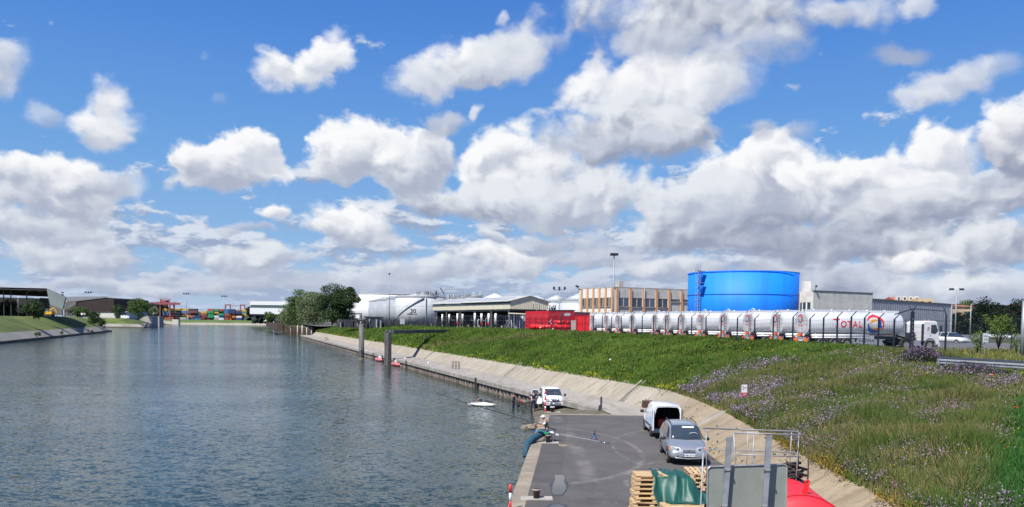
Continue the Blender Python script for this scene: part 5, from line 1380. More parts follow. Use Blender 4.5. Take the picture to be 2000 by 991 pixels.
def canopy():
    P = at_y(996,604,158);base = 4.95;t = thing('loading_canopy','cream sheet metal canopy over the tanker loading bays','canopy',(P.x,158,base),R(27.2));zf = P.z-base
    ze = at_y(996,588.5,158).z-base;zp = at_y(1034,579,160).z-base;Wd = 8.7;L = 41
    # local x = gable direction, local y = away along the bays
    b = MB();b.slab([(0,0,zf),(Wd,0,zf),(Wd,0,ze),(Wd/2,0,zp),(0,0,ze)],(0,.12,0),M['cream']);g = obj('gable_wall',b,None,t)
    for k in range(18):
        x = .24+k*.48;zz = ze+(zp-ze)*(1-abs(x-Wd/2)/(Wd/2));b = MB();b.box((x,-.02,(zf+zz)/2),(.06,.04,zz-zf-.06),M['cream']);obj('cladding_rib',b,None,t)
    b = MB();b.slab([(0,.13,zf),(0,.13,ze-.42),(0,L,ze-.42),(0,L,zf)],(.1,0,0),M['cream']);obj('side_fascia',b,None,t)
    b = MB();b.slab([(Wd,.13,zf),(Wd,L,zf),(Wd,L,ze),(Wd,.13,ze)],(-.1,0,0),M['cream']);obj('side_fascia',b,None,t)
    for s in (0,1):
        x0,x1 = (-.45,Wd/2) if s == 0 else (Wd+.3,Wd/2)
        z0 = ze-.05
        b = MB();b.slab([(x0,-.35,z0),(x0,L+.3,z0),(x1,L+.3,zp+.06),(x1,-.35,zp+.06)],(0,0,.09),M['roofcream']);obj('roof_slope',b,None,t)
    for v in (.30,.62):
        x = -.45+(Wd/2+.45)*v;z = ze-.05+(zp+.11-ze)*v+.10;b = MB();b.slab([(x,3,z),(x,L-2,z),(x+.5,L-2,z+.13),(x+.5,3,z+.13)],(0,0,.02),M['roofblue']);obj('roof_light',b,None,t)
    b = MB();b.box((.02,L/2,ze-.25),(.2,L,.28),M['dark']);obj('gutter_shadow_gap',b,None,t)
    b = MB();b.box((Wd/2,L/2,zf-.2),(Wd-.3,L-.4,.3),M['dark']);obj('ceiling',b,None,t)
    b = MB();b.box((Wd-.6,L/2+1,zf*.5),(.2,L-4,zf-.5),M['dark']);b.box((Wd/2,L-1,zf*.5),(Wd-1.5,.2,zf-.5),M['dark']);obj('dark_backdrop',b,None,t)  # dark backdrop panels added to make the space under the roof look shaded
    for y in (1,9,17,25,33,40):
        for x in (.3,Wd-.3): b = MB();b.box((x,y,zf/2),(.28,.28,zf),M['pilesteel']);obj('column',b,None,t)
    # loading islands with arms and pipes
    for k in range(7):
        q = thing('loading_arm_rack','dark rack of loading arms and pipes under the cream canopy, %s from the right' % ['first','second','third','fourth','fifth','sixth','seventh'][k],'loading rack',t.matrix_basis @ Vector((Wd/2,3.5+k*5.6,0)),R(27.2),'loading racks under the canopy')
        q.location = Matrix.Translation((P.x,158,base)) @ Matrix.Rotation(R(27.2),4,'Z') @ Vector((Wd/2,3.5+k*5.6,0))
        b = MB();b.box((0,0,2.6),(6.5,1.2,.15),M['steel']);b.box((0,0,.6),(6.8,1.6,1.1),M['dark']);obj('platform',b,None,q)
        b = MB()
        for x in np.linspace(-3,3,7): b.bar((x,-.5,0),(x,-.5,4.6),.12,.12,M['dark']);b.tube([(x+.3,-.3,2.7),(x+.3,-.4,4.1),(x+.8,-.7,4.3),(x+.9,-.8,2.8)],.09,6,M['steel' if int(x*2) % 2 else 'dark'])
        obj('loading_arm',b,None,q)
        b = MB()
        for x in np.linspace(-3.2,3.2,9): b.bar((x,.55,2.7),(x,.55,3.7),.05,.05,M['steel'])
        b.bar((-3.2,.55,3.7),(3.2,.55,3.7),.05,.05,M['steel']);obj('handrail',b,None,q)
        b = MB();b.box((rng.uniform(-2,2),-.9,1.4),(.6,.3,.5),M['brightred' if k % 2 else 'yellow']);b.box((rng.uniform(-2,2),-.9,1.2),(.3,.3,.9),M['white']);obj('control_box',b,None,q)
    # white posts in front of the bays
    k = 0
    for px_,yt,yb,w in ((851.5,615,633,1),(864,614,633,1),(877.5,614,634,1),(893.5,612.5,634.5,1),(903.5,613.5,634,1),(927.5,612,635,1.1),(940.5,612.5,635.5,1.1),(954.5,612.5,636.5,1.1),(968,612.5,636.5,1.1)):
        Y = 46.6/(.944*(px_-1000)/1570+.33)*1.008;a = at_y(px_,yt,Y);c = at_y(px_,yb,Y)
        q = thing('bay_marker_post','%s white marker post from the left, in front of the canopy bays' % ['first','second','third','fourth','fifth','sixth','seventh','eighth','last'][k],'post',(a.x,Y,YZ),0,'white marker posts before the canopy');k += 1
        b = MB();b.tube([(0,0,0),(0,0,c.z-YZ)],.07,8,M['steel']);obj('stand',b,None,q)
        b = MB();b.tube([(0,0,c.z-YZ),(0,0,a.z-YZ)],[.20*w]*2,10,M['white']);obj('marker',b,None,q)
        if k in (4,7,8): b = MB();b.cyl((0,-.2,c.z-YZ+.4),(0,-.24,c.z-YZ+.4),.24,n=12,m=M['brightred']);obj('warning_disc',b,None,q)
    # tall grey and white pipes beside the fence
    for px_,yt,m_,lab in ((926.5,627,'white','tall white pipe with a bent top standing by the fence'),(933.5,625,'tankgrey2','grey white pipe bend next to the tall white pipe'),(949,622,'tankgrey','slim grey pole by the fence left of the canopy gable')):
        Y = 46.6/(.944*(px_-1000)/1570+.33)*1.03;a = at_y(px_,yt,Y);b = MB();r_ = .14 if m_ != 'tankgrey' else .08
        b.tube([(0,0,0),(0,0,a.z-YZ-.2),(.08,0,a.z-YZ),(.3,0,a.z-YZ-.08)],r_,8,M[m_]);single('standing_pipe',b,lab,'pipe',(a.x,Y,YZ))
    # low lean-to roof and steel steps between canopy and red plant
    b = MB();b.slab([at_y(993,611,150),at_y(1028,612.5,146),at_y(1028,614.5,146),at_y(993,613,150)],(0,3,0),M['cream'])
    for px_ in (994,1004,1015,1026): a = at_y(px_,613,149);b.bar((a.x,149,YZ),(a.x,149,a.z),.12,.12,M['steel'])
    single('lean_to_roof',b,'thin cream lean-to roof on posts left of the red plant room','roof')
    b = MB();a = at_y(985,648,148);c = at_y(996,628,148);b.bar(a,c,.5,.15,M['steel']);b.bar(a+Vector((0,0,1)),c+Vector((0,0,1)),.06,.06,M['steel'])
    for k in range(6): q = a.lerp(c,k/5);b.bar(q,q+Vector((0,0,1)),.05,.05,M['steel'])
    single('steel_steps',b,'steel stair with handrail beside the canopy gable','stairs')
    for k in range(5):
        px_ = 999+k*5.6;a = at_y(px_,617,151);b = MB();b.tube([(a.x,151,YZ),(a.x,151,a.z),(a.x+.35,151,a.z),(a.x+.35,151,YZ)],.09,6,M['tankgrey2']);single('pipe_loop',b,'%s upright pipe loop under the lean-to roof' % ['first','second','third','fourth','fifth'][k],'pipe',group='pipe loops under the lean-to roof')
M['roofcream'] = mat('pale_roof_sheet',(.50,.50,.46),(.42,.42,.39),rough=.6,scale=.5)
M['roofblue'] = mat('blue_grey_roof_light',(.26,.30,.42),(.22,.26,.36),rough=.5,scale=.5)
canopy()
def red_plant():
    Y = 134;z = YZ;t = thing('red_plant_room','dark red fire pump building with an orange red pipe rack','plant building')
    A = at_y(1027,608.5,Y+5);B = at_y(1071.5,607.5,Y);C = at_y(1122,607.5,Y+2);D = at_y(1152,612,Y+5)
    def wall(nm,p,q,zt0,zt1,m_,d=(0,5,0),zb=z-.3):
        b = MB();b.slab([(p.x,p.y,zb),(q.x,q.y,zb),(q.x,q.y,zt1),(p.x,p.y,zt0)],d,m_);return obj(nm,b,None,t)
    wall('left_wall',A,B,A.z,B.z,M['darkred']);wall('front_wall',B,C,B.z,C.z,M['redmid'])
    E = at_y(1122,611,Y+3);wall('right_wall',E,D,E.z,D.z,M['darkred'])
    b = MB();b.bar(B+Vector((0,.3,.05)),C+Vector((0,.3,.1)),.6,.18,M['dark']);b.bar(E+Vector((0,.3,.05)),D+Vector((0,.3,.05)),.6,.16,M['dark']);obj('roof_edge',b,None,t)
    for k in range(5):
        b = MB();zz = z+.6+k*.55;b.bar((A.x,A.y-.05,zz),(B.x,B.y-.05,zz),.05,.06,M['darkred']);obj('cladding_rail',b,None,t)
    # bright red cabinet at the right
    a = at_y(1124,618,Y-5);c = at_y(1151,619,Y-5);q = thing('red_cabinet','bright red steel cabinet left of the first tank trailer','cabinet',((a.x+c.x)/2,Y-4,z));w = c.x-a.x
    for k in range(2):
        b = MB();b.box((-w/4+k*w/2,0,(a.z-z)/2),(w/2-.03,2.2,a.z-z),M['brightred']);obj('door_leaf',b,None,q)
    b = MB();b.box((0,.05,(a.z-z)*.62),(w,2.3,.05),M['darkred']);obj('band',b,None,q)
    # pipes
    q = thing('red_pipe_rack','two thick bright red fire pipes in front of the red plant room','pipes')
    for pa,pb,py_,r_,Yp in ((1035,1123,639,.36,Y-6),(1081,1121,630,.28,Y-5)):
        p1 = at_y(pa,py_-.6,Yp);p2 = at_y(pb,py_+.2,Yp);b = MB();b.tube([p1,p2],r_,12,M['brightred']);obj('pipe',b,None,q)
        for u in ((.1,.32,.55,.8) if pa == 1035 else (.35,.7)): c = p1.lerp(p2,u);b = MB();b.cyl(c-Vector((.09,0,0)),c+Vector((.09,0,0)),r_*1.35,n=12,m=M['red']);obj('flange',b,None,q)
    for px_,py_ in ((1074.5,628.5),(1085,634),(1055.5,640.5),(1080,643)):
        a = at_y(px_,py_,Y-6.7);b = MB();b.ball(a,.13,M['white'] if px_ != 1074.5 else M['steel'],8,6)
        if px_ == 1074.5:
            for k in range(6): b.bar(a,a+Vector((math.cos(k*1.05)*.4,-.1,math.sin(k*1.05)*.4)),.05,.05,M['white' if k % 2 else 'dark'])
        obj('valve',b,None,q)
    b = MB();a = at_y(1095,622,Y-6);b.tube([(a.x,a.y,z),(a.x,a.y,a.z+.7),(a.x+.5,a.y,a.z+.9)],.10,8,M['rust']);obj('riser',b,None,q)
    a = at_y(1120,626,Y-7);b = MB();b.box((a.x,a.y,(a.z+z)/2),(.7,.4,a.z-z),M['concrete']);single('concrete_post',b,'grey concrete post in front of the red pipes','post')
    a = at_y(1108,614.5,Y-.6);b = MB();b.box((a.x,Y-.2,a.z),(1.0,.5,.45),M['tankgrey']);single('wall_unit',b,'grey box fixed high on the red plant room wall','wall unit')
    for px_ in (1046,1055,1063.5): a = at_y(px_,634.5,Y-.5);b = MB();b.box((a.x,Y+1.0,a.z),(.5,.3,.35),M['dark']);obj('vent',b,None,t)
    b = MB();a = at_y(1041,598,140);c = at_y(1054,609,140);
    for px_ in (1042,1048,1053.5): p = at_y(px_,608,140);b.bar(p,p+Vector((0,0,1.2)),.07,.07,M['steel'])
    for dz in (0,-.6): b.bar(at_y(1042,594.5,140)+Vector((0,0,dz)),at_y(1053.5,595,140)+Vector((0,0,dz)),.06,.06,M['steel'])
    b.bar(at_y(1042,608,140),at_y(1042,594.5,140),.07,.07,M['steel']);b.bar(at_y(1053.5,608,140),at_y(1053.5,595,140),.07,.07,M['steel']);single('roof_guard_rail',b,'steel guard rail on the red plant room roof','railing')
    b = MB();
    for k in range(9):
        a = at_y(1073+k*1.6+rng.uniform(-1,1),606-rng.uniform(0,8),150);b.box((a.x,150,(a.z+at_y(1073,608,150).z)/2),(.25,.3,a.z-at_y(1073,608.5,150).z+.4),M['steel'])
    single('pump_pipework',b,'cluster of grey pump pipes behind the red plant room roof','pipework')
M['redmid'] = mat('mid_red_cladding',(.47,.012,.02),(.41,.012,.018),rough=.5,scale=.8)
red_plant()
def small_left():
    # small shed and frame near the dark trees, behind the fence
    b = MB();Y = 260;b.slab([at_y(714,619,Y),at_y(744,619.5,Y),at_y(744,633,Y),at_y(714,633,Y)],(0,4,0),M['greyclad']);b.slab([at_y(711,618,Y-1),at_y(745,619,Y-1),at_y(745,620.5,Y-1),at_y(711,620.5,Y-1)],(0,6,0),M['dark']);single('guard_hut',b,'low grey hut with a flat dark roof behind the fence','hut')
    b = MB();Y = 330
    for px_ in (679.5,706): a = at_y(px_,613,Y);b.bar((a.x,Y,5),(a.x,Y,a.z),.25,.25,M['dark'])
    b.bar(at_y(679,613.5,Y),at_y(707,613,Y),.3,.4,M['dark']);single('pipe_portal',b,'dark portal frame standing before the huge white tank','frame')
    b = MB();b.slab([at_y(683,615,345),at_y(702,615,345),at_y(702,622,345),at_y(683,622,345)],(0,6,0),M['white']);single('white_cabin',b,'white cabin showing under the dark portal frame','cabin')
    a = at_y(786,628,215);b = MB();b.box((a.x,215,a.z),(1.3,.6,1.5),M['tankgrey']);b.box((a.x,215,a.z-1.2),(.2,.2,1.2),M['dark']);single('grey_cabinet',b,'grey equipment cabinet behind the fence below tank 30','cabinet')
    # dark clutter of pipes behind the far fence: racks of pipe standing in rows
    for k in range(13):
        px_ = 672+k*14.5;Y = 250-k*3;a = at_y(px_,621+k*.35,Y);q = MB()
        for j in range(14):
            x = rng.uniform(-2.2,2.2);hh = rng.uniform(.35,1.0)*(a.z-5);q.box((x,rng.uniform(-1,1),hh/2),(rng.uniform(.06,.5),.3,hh),M[['dark','navy','dark','dark','navy','brown','greyclad'][j % 7]])
        q.box((0,1.2,(a.z-5)*.40),(4.9,.5,(a.z-5)*.80),M['dark'])
        single('pump_unit',q,'dark pump and pipe unit behind the fence, %s from the trees' % ['first','second','third','fourth','fifth','sixth','seventh','eighth','ninth','tenth','eleventh','twelfth','thirteenth','fourteenth'][k],'pump unit',(a.x,Y,5.0),group='pump units behind the far fence')
small_left()
# ------------------------------------------------------------------ light poles of the depot
def poles():
    def P(px_,ytop,ybase,Y,lab,head,r=.12):
        a = at_y(px_,ytop,Y);c = at_y(px_,ybase,Y);zb = min(c.z,5.1);t = thing('light_pole',lab,'light pole',(a.x,Y,zb));h = a.z-zb
        b = MB();b.tube([(0,0,0),(0,0,h)],[r,r*.6],8,M['steel']);obj('pole',b,None,t)
        if head == 'ring':
            for k in range(5): q = MB();an = k*1.256;q.box((math.cos(an)*.45,math.sin(an)*.45,h+.05),(.5,.35,.4),M['dark'],rz=an);obj('lamp_head',q,None,t)
            q = MB();q.box((0,0,h+.25),(1.2,.6,.08),M['steel']);obj('bracket',q,None,t)
        elif head == 'three':
            q = MB();q.box((0,0,h-.3),(2.2,.1,.1),M['steel']);obj('bracket',q,None,t)
            for k in (-1,0,1): q = MB();q.box((k*1.0,-.1,h),(.38,.3,.5),M['dark']);q.bar((k*1.0,0,h-.3),(k*1.0,0,h-.1),.06,.06,M['steel']);obj('lamp_head',q,None,t)
        elif head == 'two':
            for k in (-1,1): q = MB();q.box((k*.75,0,h+.05),(.62,.45,.30),M['dark'],taper=(.8,.8));obj('lamp_head',q,None,t)
            q = MB();q.box((0,0,h+.3),(1.1,.12,.1),M['white']);obj('bracket',q,None,t)
        else: q = MB();q.box((0,0,h),(.5,.5,.35),M['dark']);obj('lamp_head',q,None,t)
        return t
    P(760.5,535,636,240,'tall slim lamp pole standing before tank 30','one',.16)
    P(1199.5,498,655,138,'tallest lamp pole with a ring of floodlights at the office corner','ring',.15)
    P(1092.5,563,640,150,'lamp pole with three heads behind the red plant room','three')
    P(1868.5,566,673,120,'two headed lamp pole right of the grey shed','two',.11)
    P(1897,589,668,150,'shorter lamp pole before the dark trees','one')
    P(1966,598,640,260,'thin green floodlight pole among the dark trees','one',.1)
    P(1993,590,640,260,'second thin green floodlight pole near the right picture edge','one',.1)
    a = at_y(2001,570,62);b = MB();b.tube([(a.x,62,4.9),(a.x,62,at_y(2001,588,62).z)],[.16,.12],10,M['steel']);single('roadside_pole',b,'thick galvanised pole cut by the right picture edge','pole')
poles()
# ------------------------------------------------------------------ right side: dark wood, houses, sapling, cars
def right_side():
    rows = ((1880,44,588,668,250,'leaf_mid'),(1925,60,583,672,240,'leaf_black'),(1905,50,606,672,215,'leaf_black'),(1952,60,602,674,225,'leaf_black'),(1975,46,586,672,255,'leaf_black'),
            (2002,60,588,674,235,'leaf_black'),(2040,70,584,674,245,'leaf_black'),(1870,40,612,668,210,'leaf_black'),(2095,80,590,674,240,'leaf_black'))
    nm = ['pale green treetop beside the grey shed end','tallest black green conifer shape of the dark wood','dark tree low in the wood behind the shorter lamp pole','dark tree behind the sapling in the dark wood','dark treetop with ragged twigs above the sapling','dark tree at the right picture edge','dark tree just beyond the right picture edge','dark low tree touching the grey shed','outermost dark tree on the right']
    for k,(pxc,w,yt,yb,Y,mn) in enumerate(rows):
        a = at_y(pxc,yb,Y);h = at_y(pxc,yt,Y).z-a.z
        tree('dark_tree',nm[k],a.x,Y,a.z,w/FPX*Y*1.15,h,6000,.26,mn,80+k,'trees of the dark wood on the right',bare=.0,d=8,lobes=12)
    # undergrowth closing the wood below
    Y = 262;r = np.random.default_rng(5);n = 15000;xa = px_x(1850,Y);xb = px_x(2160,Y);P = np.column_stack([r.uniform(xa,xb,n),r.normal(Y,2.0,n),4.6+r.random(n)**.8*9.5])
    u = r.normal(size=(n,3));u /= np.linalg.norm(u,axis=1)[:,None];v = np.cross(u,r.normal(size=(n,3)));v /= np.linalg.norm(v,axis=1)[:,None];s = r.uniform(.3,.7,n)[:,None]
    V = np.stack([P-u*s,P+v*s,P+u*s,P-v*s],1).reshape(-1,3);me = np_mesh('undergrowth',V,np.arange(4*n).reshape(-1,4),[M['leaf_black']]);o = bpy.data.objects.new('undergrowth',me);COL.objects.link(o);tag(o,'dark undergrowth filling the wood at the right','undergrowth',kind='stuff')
    # hillside houses
    def house(lab,pxa,pxb,yt,ye,Y,wallm,roofm='brickred',dorm=0):
        a = at_y(pxa,ye,Y);c = at_y(pxb,ye,Y);zt = at_y(pxa,yt,Y).z;t = thing('hill_house',lab,'house',((a.x+c.x)/2,Y,4));w = c.x-a.x;ze = a.z-4
        b = MB();b.box((0,0,ze/2),(w,12,ze),M[wallm]);obj('wall',b,None,t)
        if roofm:
            b = MB();b.loft([[Vector((x,-6.5,ze)),Vector((x,0,zt-4)),Vector((x,6.5,ze))] for x in (-w/2-.3,w/2+.3)],M[roofm],smooth=False);obj('roof',b,None,t)
        for k in range(dorm):
            x = -w/2+(k+.5)*w/dorm;b = MB();b.box((x,-6.2,ze+.7),(1.8,2.0,2.2),M['panelwhite']);dd = obj('dormer',b,None,t)
            b = MB();b.box((x,-7.25,ze+.7),(.9,.06,1.2),M['glass']);obj('pane',b,None,dd)
        n = max(2,int(w/4))
        for k in range(n): b = MB();b.box((-w/2+(k+.5)*w/n,-6.05,ze-2.2),(1.3,.12,1.7),M['glass']);obj('window',b,None,t)
    house('red roofed house with white dormers over the grey shed, left of the yellow one',1736,1782,580.5,587,400,'panelwhite',dorm=4)
    house('ochre gabled building at the right end of the houses over the grey shed',1782,1811,581.5,584,390,'houseyellow',None)
    house('low red roof between the lamp poles at the edge of the dark wood',1861,1877,596,600,235,'houseyellow')
    house('white walled hill house showing beside the shorter lamp pole',1890,1899,594,599,330,'panelwhite')
    house('pink roofed hill house above the dark wood near the sapling',1938,1952,595,599,330,'houseyellow')
    house('pale hill house with a red roof at the right picture edge',1979,2004,594,603,330,'panelwhite',dorm=2)
    # sapling
    a = at_y(1950,679,70);t = thing('sapling','bright green straggly sapling inside the fence at the right','sapling',(a.x,70,a.z))
    b = MB();hh = at_y(1950,612,70).z-a.z;r = random.Random(3);tips = []
    for k in range(13):
        an = r.uniform(0,6.28);sp = r.uniform(.25,1.05);e = Vector((math.cos(an)*sp*1.55,math.sin(an)*sp,hh*r.uniform(.55,1.0)));m_ = Vector((e.x*.35,e.y*.35,e.z*.5));b.tube([(0,0,-.1),m_,e],[.035,.02,.006],5,M['bark']);tips.append((m_,e))
    obj('stem',b,None,t)
    n = 2300;rg = np.random.default_rng(9);tp = np.array([[*q[0],*q[1]] for q in tips]);k = rg.integers(0,len(tips),n);u = rg.random(n)**.8
    P = tp[k,:3]*(1-u)[:,None]+tp[k,3:]*u[:,None];P += rg.normal(size=(n,3))*np.array([.22,.22,.16])*(1.2-u[:,None]*.8);P[:,2] = np.abs(P[:,2])
    uu = rg.normal(size=(n,3));uu /= np.linalg.norm(uu,axis=1)[:,None];vv = np.cross(uu,rg.normal(size=(n,3)));vv /= np.linalg.norm(vv,axis=1)[:,None];s = rg.uniform(.04,.09,n)[:,None]
    V = np.stack([P-uu*s,P+vv*s*.6,P+uu*s,P-vv*s*.6],1).reshape(-1,3);obj('foliage',np_mesh('foliage',V,np.arange(4*n).reshape(-1,4),[M['leaf_bright']]),None,t)
    a = at_y(1909,682,66);bush('young_shrub','small bright shrub left of the sapling by the grey board',a.x,66,a.z-.1,1.3,1.9,420,.07,'leaf_bright',91,cat='shrub')
    a = at_y(1985,682,66);bush('young_shrub','small bright shrub right of the sapling at the picture edge',a.x,66,a.z-.1,1.3,1.5,320,.07,'leaf_bright',92,cat='shrub')
    # grey board on the fence
    a = at_y(1925,660,64);b = MB();b.box((a.x,64,a.z),(.42,.05,.72),M['tankgrey2']);b.box((a.x,63.96,a.z+.16),(.30,.02,.10),M['tankgrey']);b.box((a.x,63.96,a.z-.1),(.30,.02,.16),M['tankgrey']);b.bar((a.x,64.1,5.0),(a.x,64.1,a.z),.05,.05,M['steel']);single('grey_notice_board',b,'small grey notice board beside the sapling','sign')
right_side()
# ------------------------------------------------------------------ tank trailers
def stripe(c,r0,r1,a0,a1,w0,w1,n=18):
    """a tapering arc as a strip of (u, v) pairs, widths swelling in the middle"""
    L = [];Rr = []
    for i in range(n+1):
        t = i/n;a = a0+(a1-a0)*t;r = r0+(r1-r0)*t;w = (w0+(w1-w0)*t)*math.sin(math.pi*min(max(t*.92+.04,0),1))**.7
        L.append((c[0]+math.cos(a)*(r+w/2),c[1]+math.sin(a)*(r+w/2)));Rr.append((c[0]+math.cos(a)*(r-w/2),c[1]+math.sin(a)*(r-w/2)))
    return L,Rr
def logo_strips(s):
    """globe of swirling bands, half height s: (material, left line, right line) back to front"""
    out = []
    out.append(('logoblue',*stripe((.05*s,-.05*s),.66*s,.62*s,R(170),R(350),.30*s,.34*s,22)))
    out.append(('logoblue2',*stripe((-.35*s,.1*s),.80*s,.86*s,R(72),R(-62),.16*s,.30*s,20)))
    out.append(('logoorange',*stripe((.1*s,-.25*s),.62*s,.60*s,R(165),R(75),.12*s,.30*s,16)))
    out.append(('logoorange',*stripe((.25*s,.30*s),.80*s,.80*s,R(212),R(300),.05*s,.26*s,16)))
    out.append(('logored',*stripe((-.05*s,-.10*s),.78*s,.86*s,R(150),R(-30),.26*s,.16*s,24)))
    return out
M['logoblue'] = mat('print_blue',(.06,.16,.48),(.05,.13,.40),rough=.35);M['logoblue2'] = mat('print_deep_blue',(.02,.06,.36),(.02,.05,.3),rough=.35)
M['logoorange'] = mat('print_orange',(.85,.34,.02),(.75,.28,.02),rough=.35);M['logored'] = mat('print_red',(.72,.03,.04),(.62,.02,.03),rough=.35)
M['barrel'] = mat('barrel_white',(.60,.62,.65),(.52,.54,.57),rough=.22,scale=.7,coat=.4,spec=.6)
M['barreldirty'] = mat('barrel_end_dusty',(.58,.58,.57),(.40,.395,.39),rough=.45,scale=1.3,detail=8)
M['wheelhub'] = mat('dusty_hub',(.24,.23,.22),(.16,.155,.15),rough=.7,scale=5)
BA,BB,BZ,BL = 1.24,1.13,2.46,10.6           # barrel half width, half height, axis height, length
def ell(x,n=28,s=1.0,e=2.35):
    out = []
    for k in range(n):
        a = 2*math.pi*k/n;c,q = math.cos(a),math.sin(a)
        out.append(Vector((x,BA*s*abs(c)**(2/e)*(1 if c >= 0 else -1),BZ+BB*s*abs(q)**(2/e)*(1 if q >= 0 else -1))))
    return out
def barrel_y(z):
    t = max(0.0,1-abs((z-BZ)/BB)**2.35);return -BA*t**(1/2.35)
def make_trailer(label,loc,rz,group,logo_side=False,kind=0,legs=True):
    """rear end at local x=0, nose toward +x, camera side is -y"""
    t = thing('tank_trailer',label,'tank trailer',loc,rz,group)
    b = MB();b.loft([ell(-.10,s=.80),ell(-.05,s=.94),ell(.03,s=1.0),ell(BL-.35),ell(BL-.1,s=.95),ell(BL+.05,s=.80)],M['barrel']);obj('barrel',b,None,t)
    b = MB();r = [Vector((v.x,v.y,v.z)) for v in ell(-.118,s=.79)];b.add(r,[tuple(range(len(r)))],M['barreldirty']);b.tube([v for v in ell(-.04,36,.955)]+[ell(-.04,36,.955)[0]],.028,5,M['barreldirty'],caps=False);obj('rear_head',b,None,t)
    # spill box along the top, with vent covers
    b = MB();h = .20 if kind != 1 else .30
    for y in (-.46,.46): b.box((BL/2,y,BZ+BB+h/2-.05),(BL-.25,.05,h+.06),M['barrel'])
    for x in (.12,BL-.12): b.box((x,0,BZ+BB+h/2-.05),(.05,.92,h+.06),M['barrel'])
    b.box((BL/2,0,BZ+BB-.01),(BL-.3,.86,.04),M['tankgrey']);obj('spill_box',b,None,t)
    for k in range(5): b = MB();b.cyl((1.2+k*2.0,0,BZ+BB),(1.2+k*2.0,0,BZ+BB+h+.03),.24,n=10,m=M['alloy']);obj('hatch',b,None,t)
    for y in (-.28,.28): b = MB();b.cyl((-.02,y,BZ+BB+.06),(-.07,y,BZ+BB+.06),.065,n=8,m=M['ink']);obj('vent_cap',b,None,t)
    if kind == 2:
        b = MB();b.tube([Vector((.4,-.35+.35*math.cos(a)+.35,BZ+BB+.05+.30*math.sin(a))) for a in np.linspace(0,math.pi,9)],.05,6,M['white']);obj('top_hoop',b,None,t)
    # tubular bumper (hose tubes) on both sides
    for s in (-1,1):
        b = MB();b.tube([(.25,s*1.10,1.33),(BL*.62,s*1.10,1.33)],.115,10,M['white']);b.tube([(.25,s*1.17,1.12),(BL*.62,s*1.17,1.12)],.07,8,M['white']);obj('hose_tube',b,None,t)
    # chassis, three axles, mudguards
    b = MB();
    for s in (-.5,.5): b.box((BL/2,s,1.12),(BL-.4,.14,.28),M['dark'])
    obj('chassis',b,None,t)
    for k,x in enumerate((1.45,2.78,4.11)):
        for s in (-1,1):
            w = MB();w.cyl((x,s*.78,.52),(x,s*1.20,.52),.52,n=22,m=M['black']);wh = obj('wheel',w,None,t)
            q = MB();q.cyl((x,s*1.19,.52),(x,s*1.215,.52),.30,n=16,m=M['wheelhub']);q.cyl((x,s*1.21,.52),(x,s*1.25,.52),.12,n=10,m=M['alloy']);obj('rim',q,None,wh)
        for s in (-1,1):
          m = MB()
          for a0 in range(9):
            a1 = R(20+140*a0/9);a2 = R(20+140*(a0+1)/9)
            m.add([(x+math.cos(a)*.60,s*y,.52+math.sin(a)*.60) for a in (a1,a2) for y in (.78,1.22)]+[(x+math.cos(a)*.565,s*y,.52+math.sin(a)*.565) for a in (a1,a2) for y in (.78,1.22)],[(0,1,3,2),(4,6,7,5),(1,5,7,3),(0,2,6,4)],M['wheelhub'])
          obj('mudguard',m,None,t)
    # rear bumper: beam, marker boards, lamps, plate, ladder, placards
    b = MB();b.box((-.10,0,.98),(.10,2.3,.34),M['greyclad']);obj('rear_beam',b,None,t)
    for s in (-1,1):
        b = MB();b.box((-.17,s*.80,.86),(.03,.56,.26),M['orange']);b.box((-.165,s*.80,.86),(.02,.62,.32),M['brightred']);obj('marker_board',b,None,t)
        b = MB();b.box((-.16,s*1.02,1.14),(.06,.26,.12),M['redlamp']);obj('tail_lamp',b,None,t)
    b = MB();b.box((-.17,-.02,.82),(.03,.52,.12),M['plate']);obj('number_plate',b,None,t)
    b = MB();b.box((-.17,.30,1.36),(.03,.40,.30),M['orange']);obj('hazard_plate',b,None,t)
    for y,m_ in ((-.12,'brightred'),(-.46,'white')): b = MB();b.box((-.17,y,1.36),(.03,.25,.25),M[m_],rot=(R(45),0,0));obj('placard',b,None,t)
    if kind != 3:
        b = MB()
        for y in (-.62,-.30): b.tube([(-.2,y,.7),(-.2,y,BZ+.55),(-.08,y,BZ+BB+.25)],.022,5,M['alloy'])
        z = .85
        while z < BZ+.85: b.bar((-.2,-.62,z),(-.2,-.30,z),.03,.03,M['alloy']);z += .27
        obj('ladder',b,None,t)
    # pipework cabinet and landing legs
    b = MB();b.box((6.2,-1.0,1.02),(1.9,.35,.62),M['tankgrey']);
    for k in range(6): b.cyl((5.45+k*.3,-1.18,.95),(5.45+k*.3,-1.28,.95),.09,n=8,m=M['alloy'])
    obj('valve_cabinet',b,None,t)
    if legs:
        for s in (-1,1): b = MB();b.box((8.2,s*.7,.55),(.16,.16,1.1),M['steel']);b.box((8.2,s*.7,.04),(.34,.3,.08),M['steel']);obj('landing_leg',b,None,t)
    # prints: small globe and word on the tail
    lg = MB()
    for i,(m_,A,B) in enumerate(logo_strips(.50)):
        x = -.125-.004*i;y0,z0 = .18,BZ+.42
        vs = [(x,y0-u*.95,z0+v) for u,v in A]+[(x,y0-u*.95,z0+v) for u,v in B];n = len(A)
        lg.add(vs,[(k,k+1,n+k+1,n+k) for k in range(n-1)],M[m_])
    obj('tail_emblem',lg,None,t)
    co,fs = text_mesh('TOTAL',.24);mb = MB();mb.add([(-.125-p[2],.50-p[0],BZ-.30+p[1]) for p in co.tolist()],fs,M['logored']);obj('tail_lettering',mb,None,t)
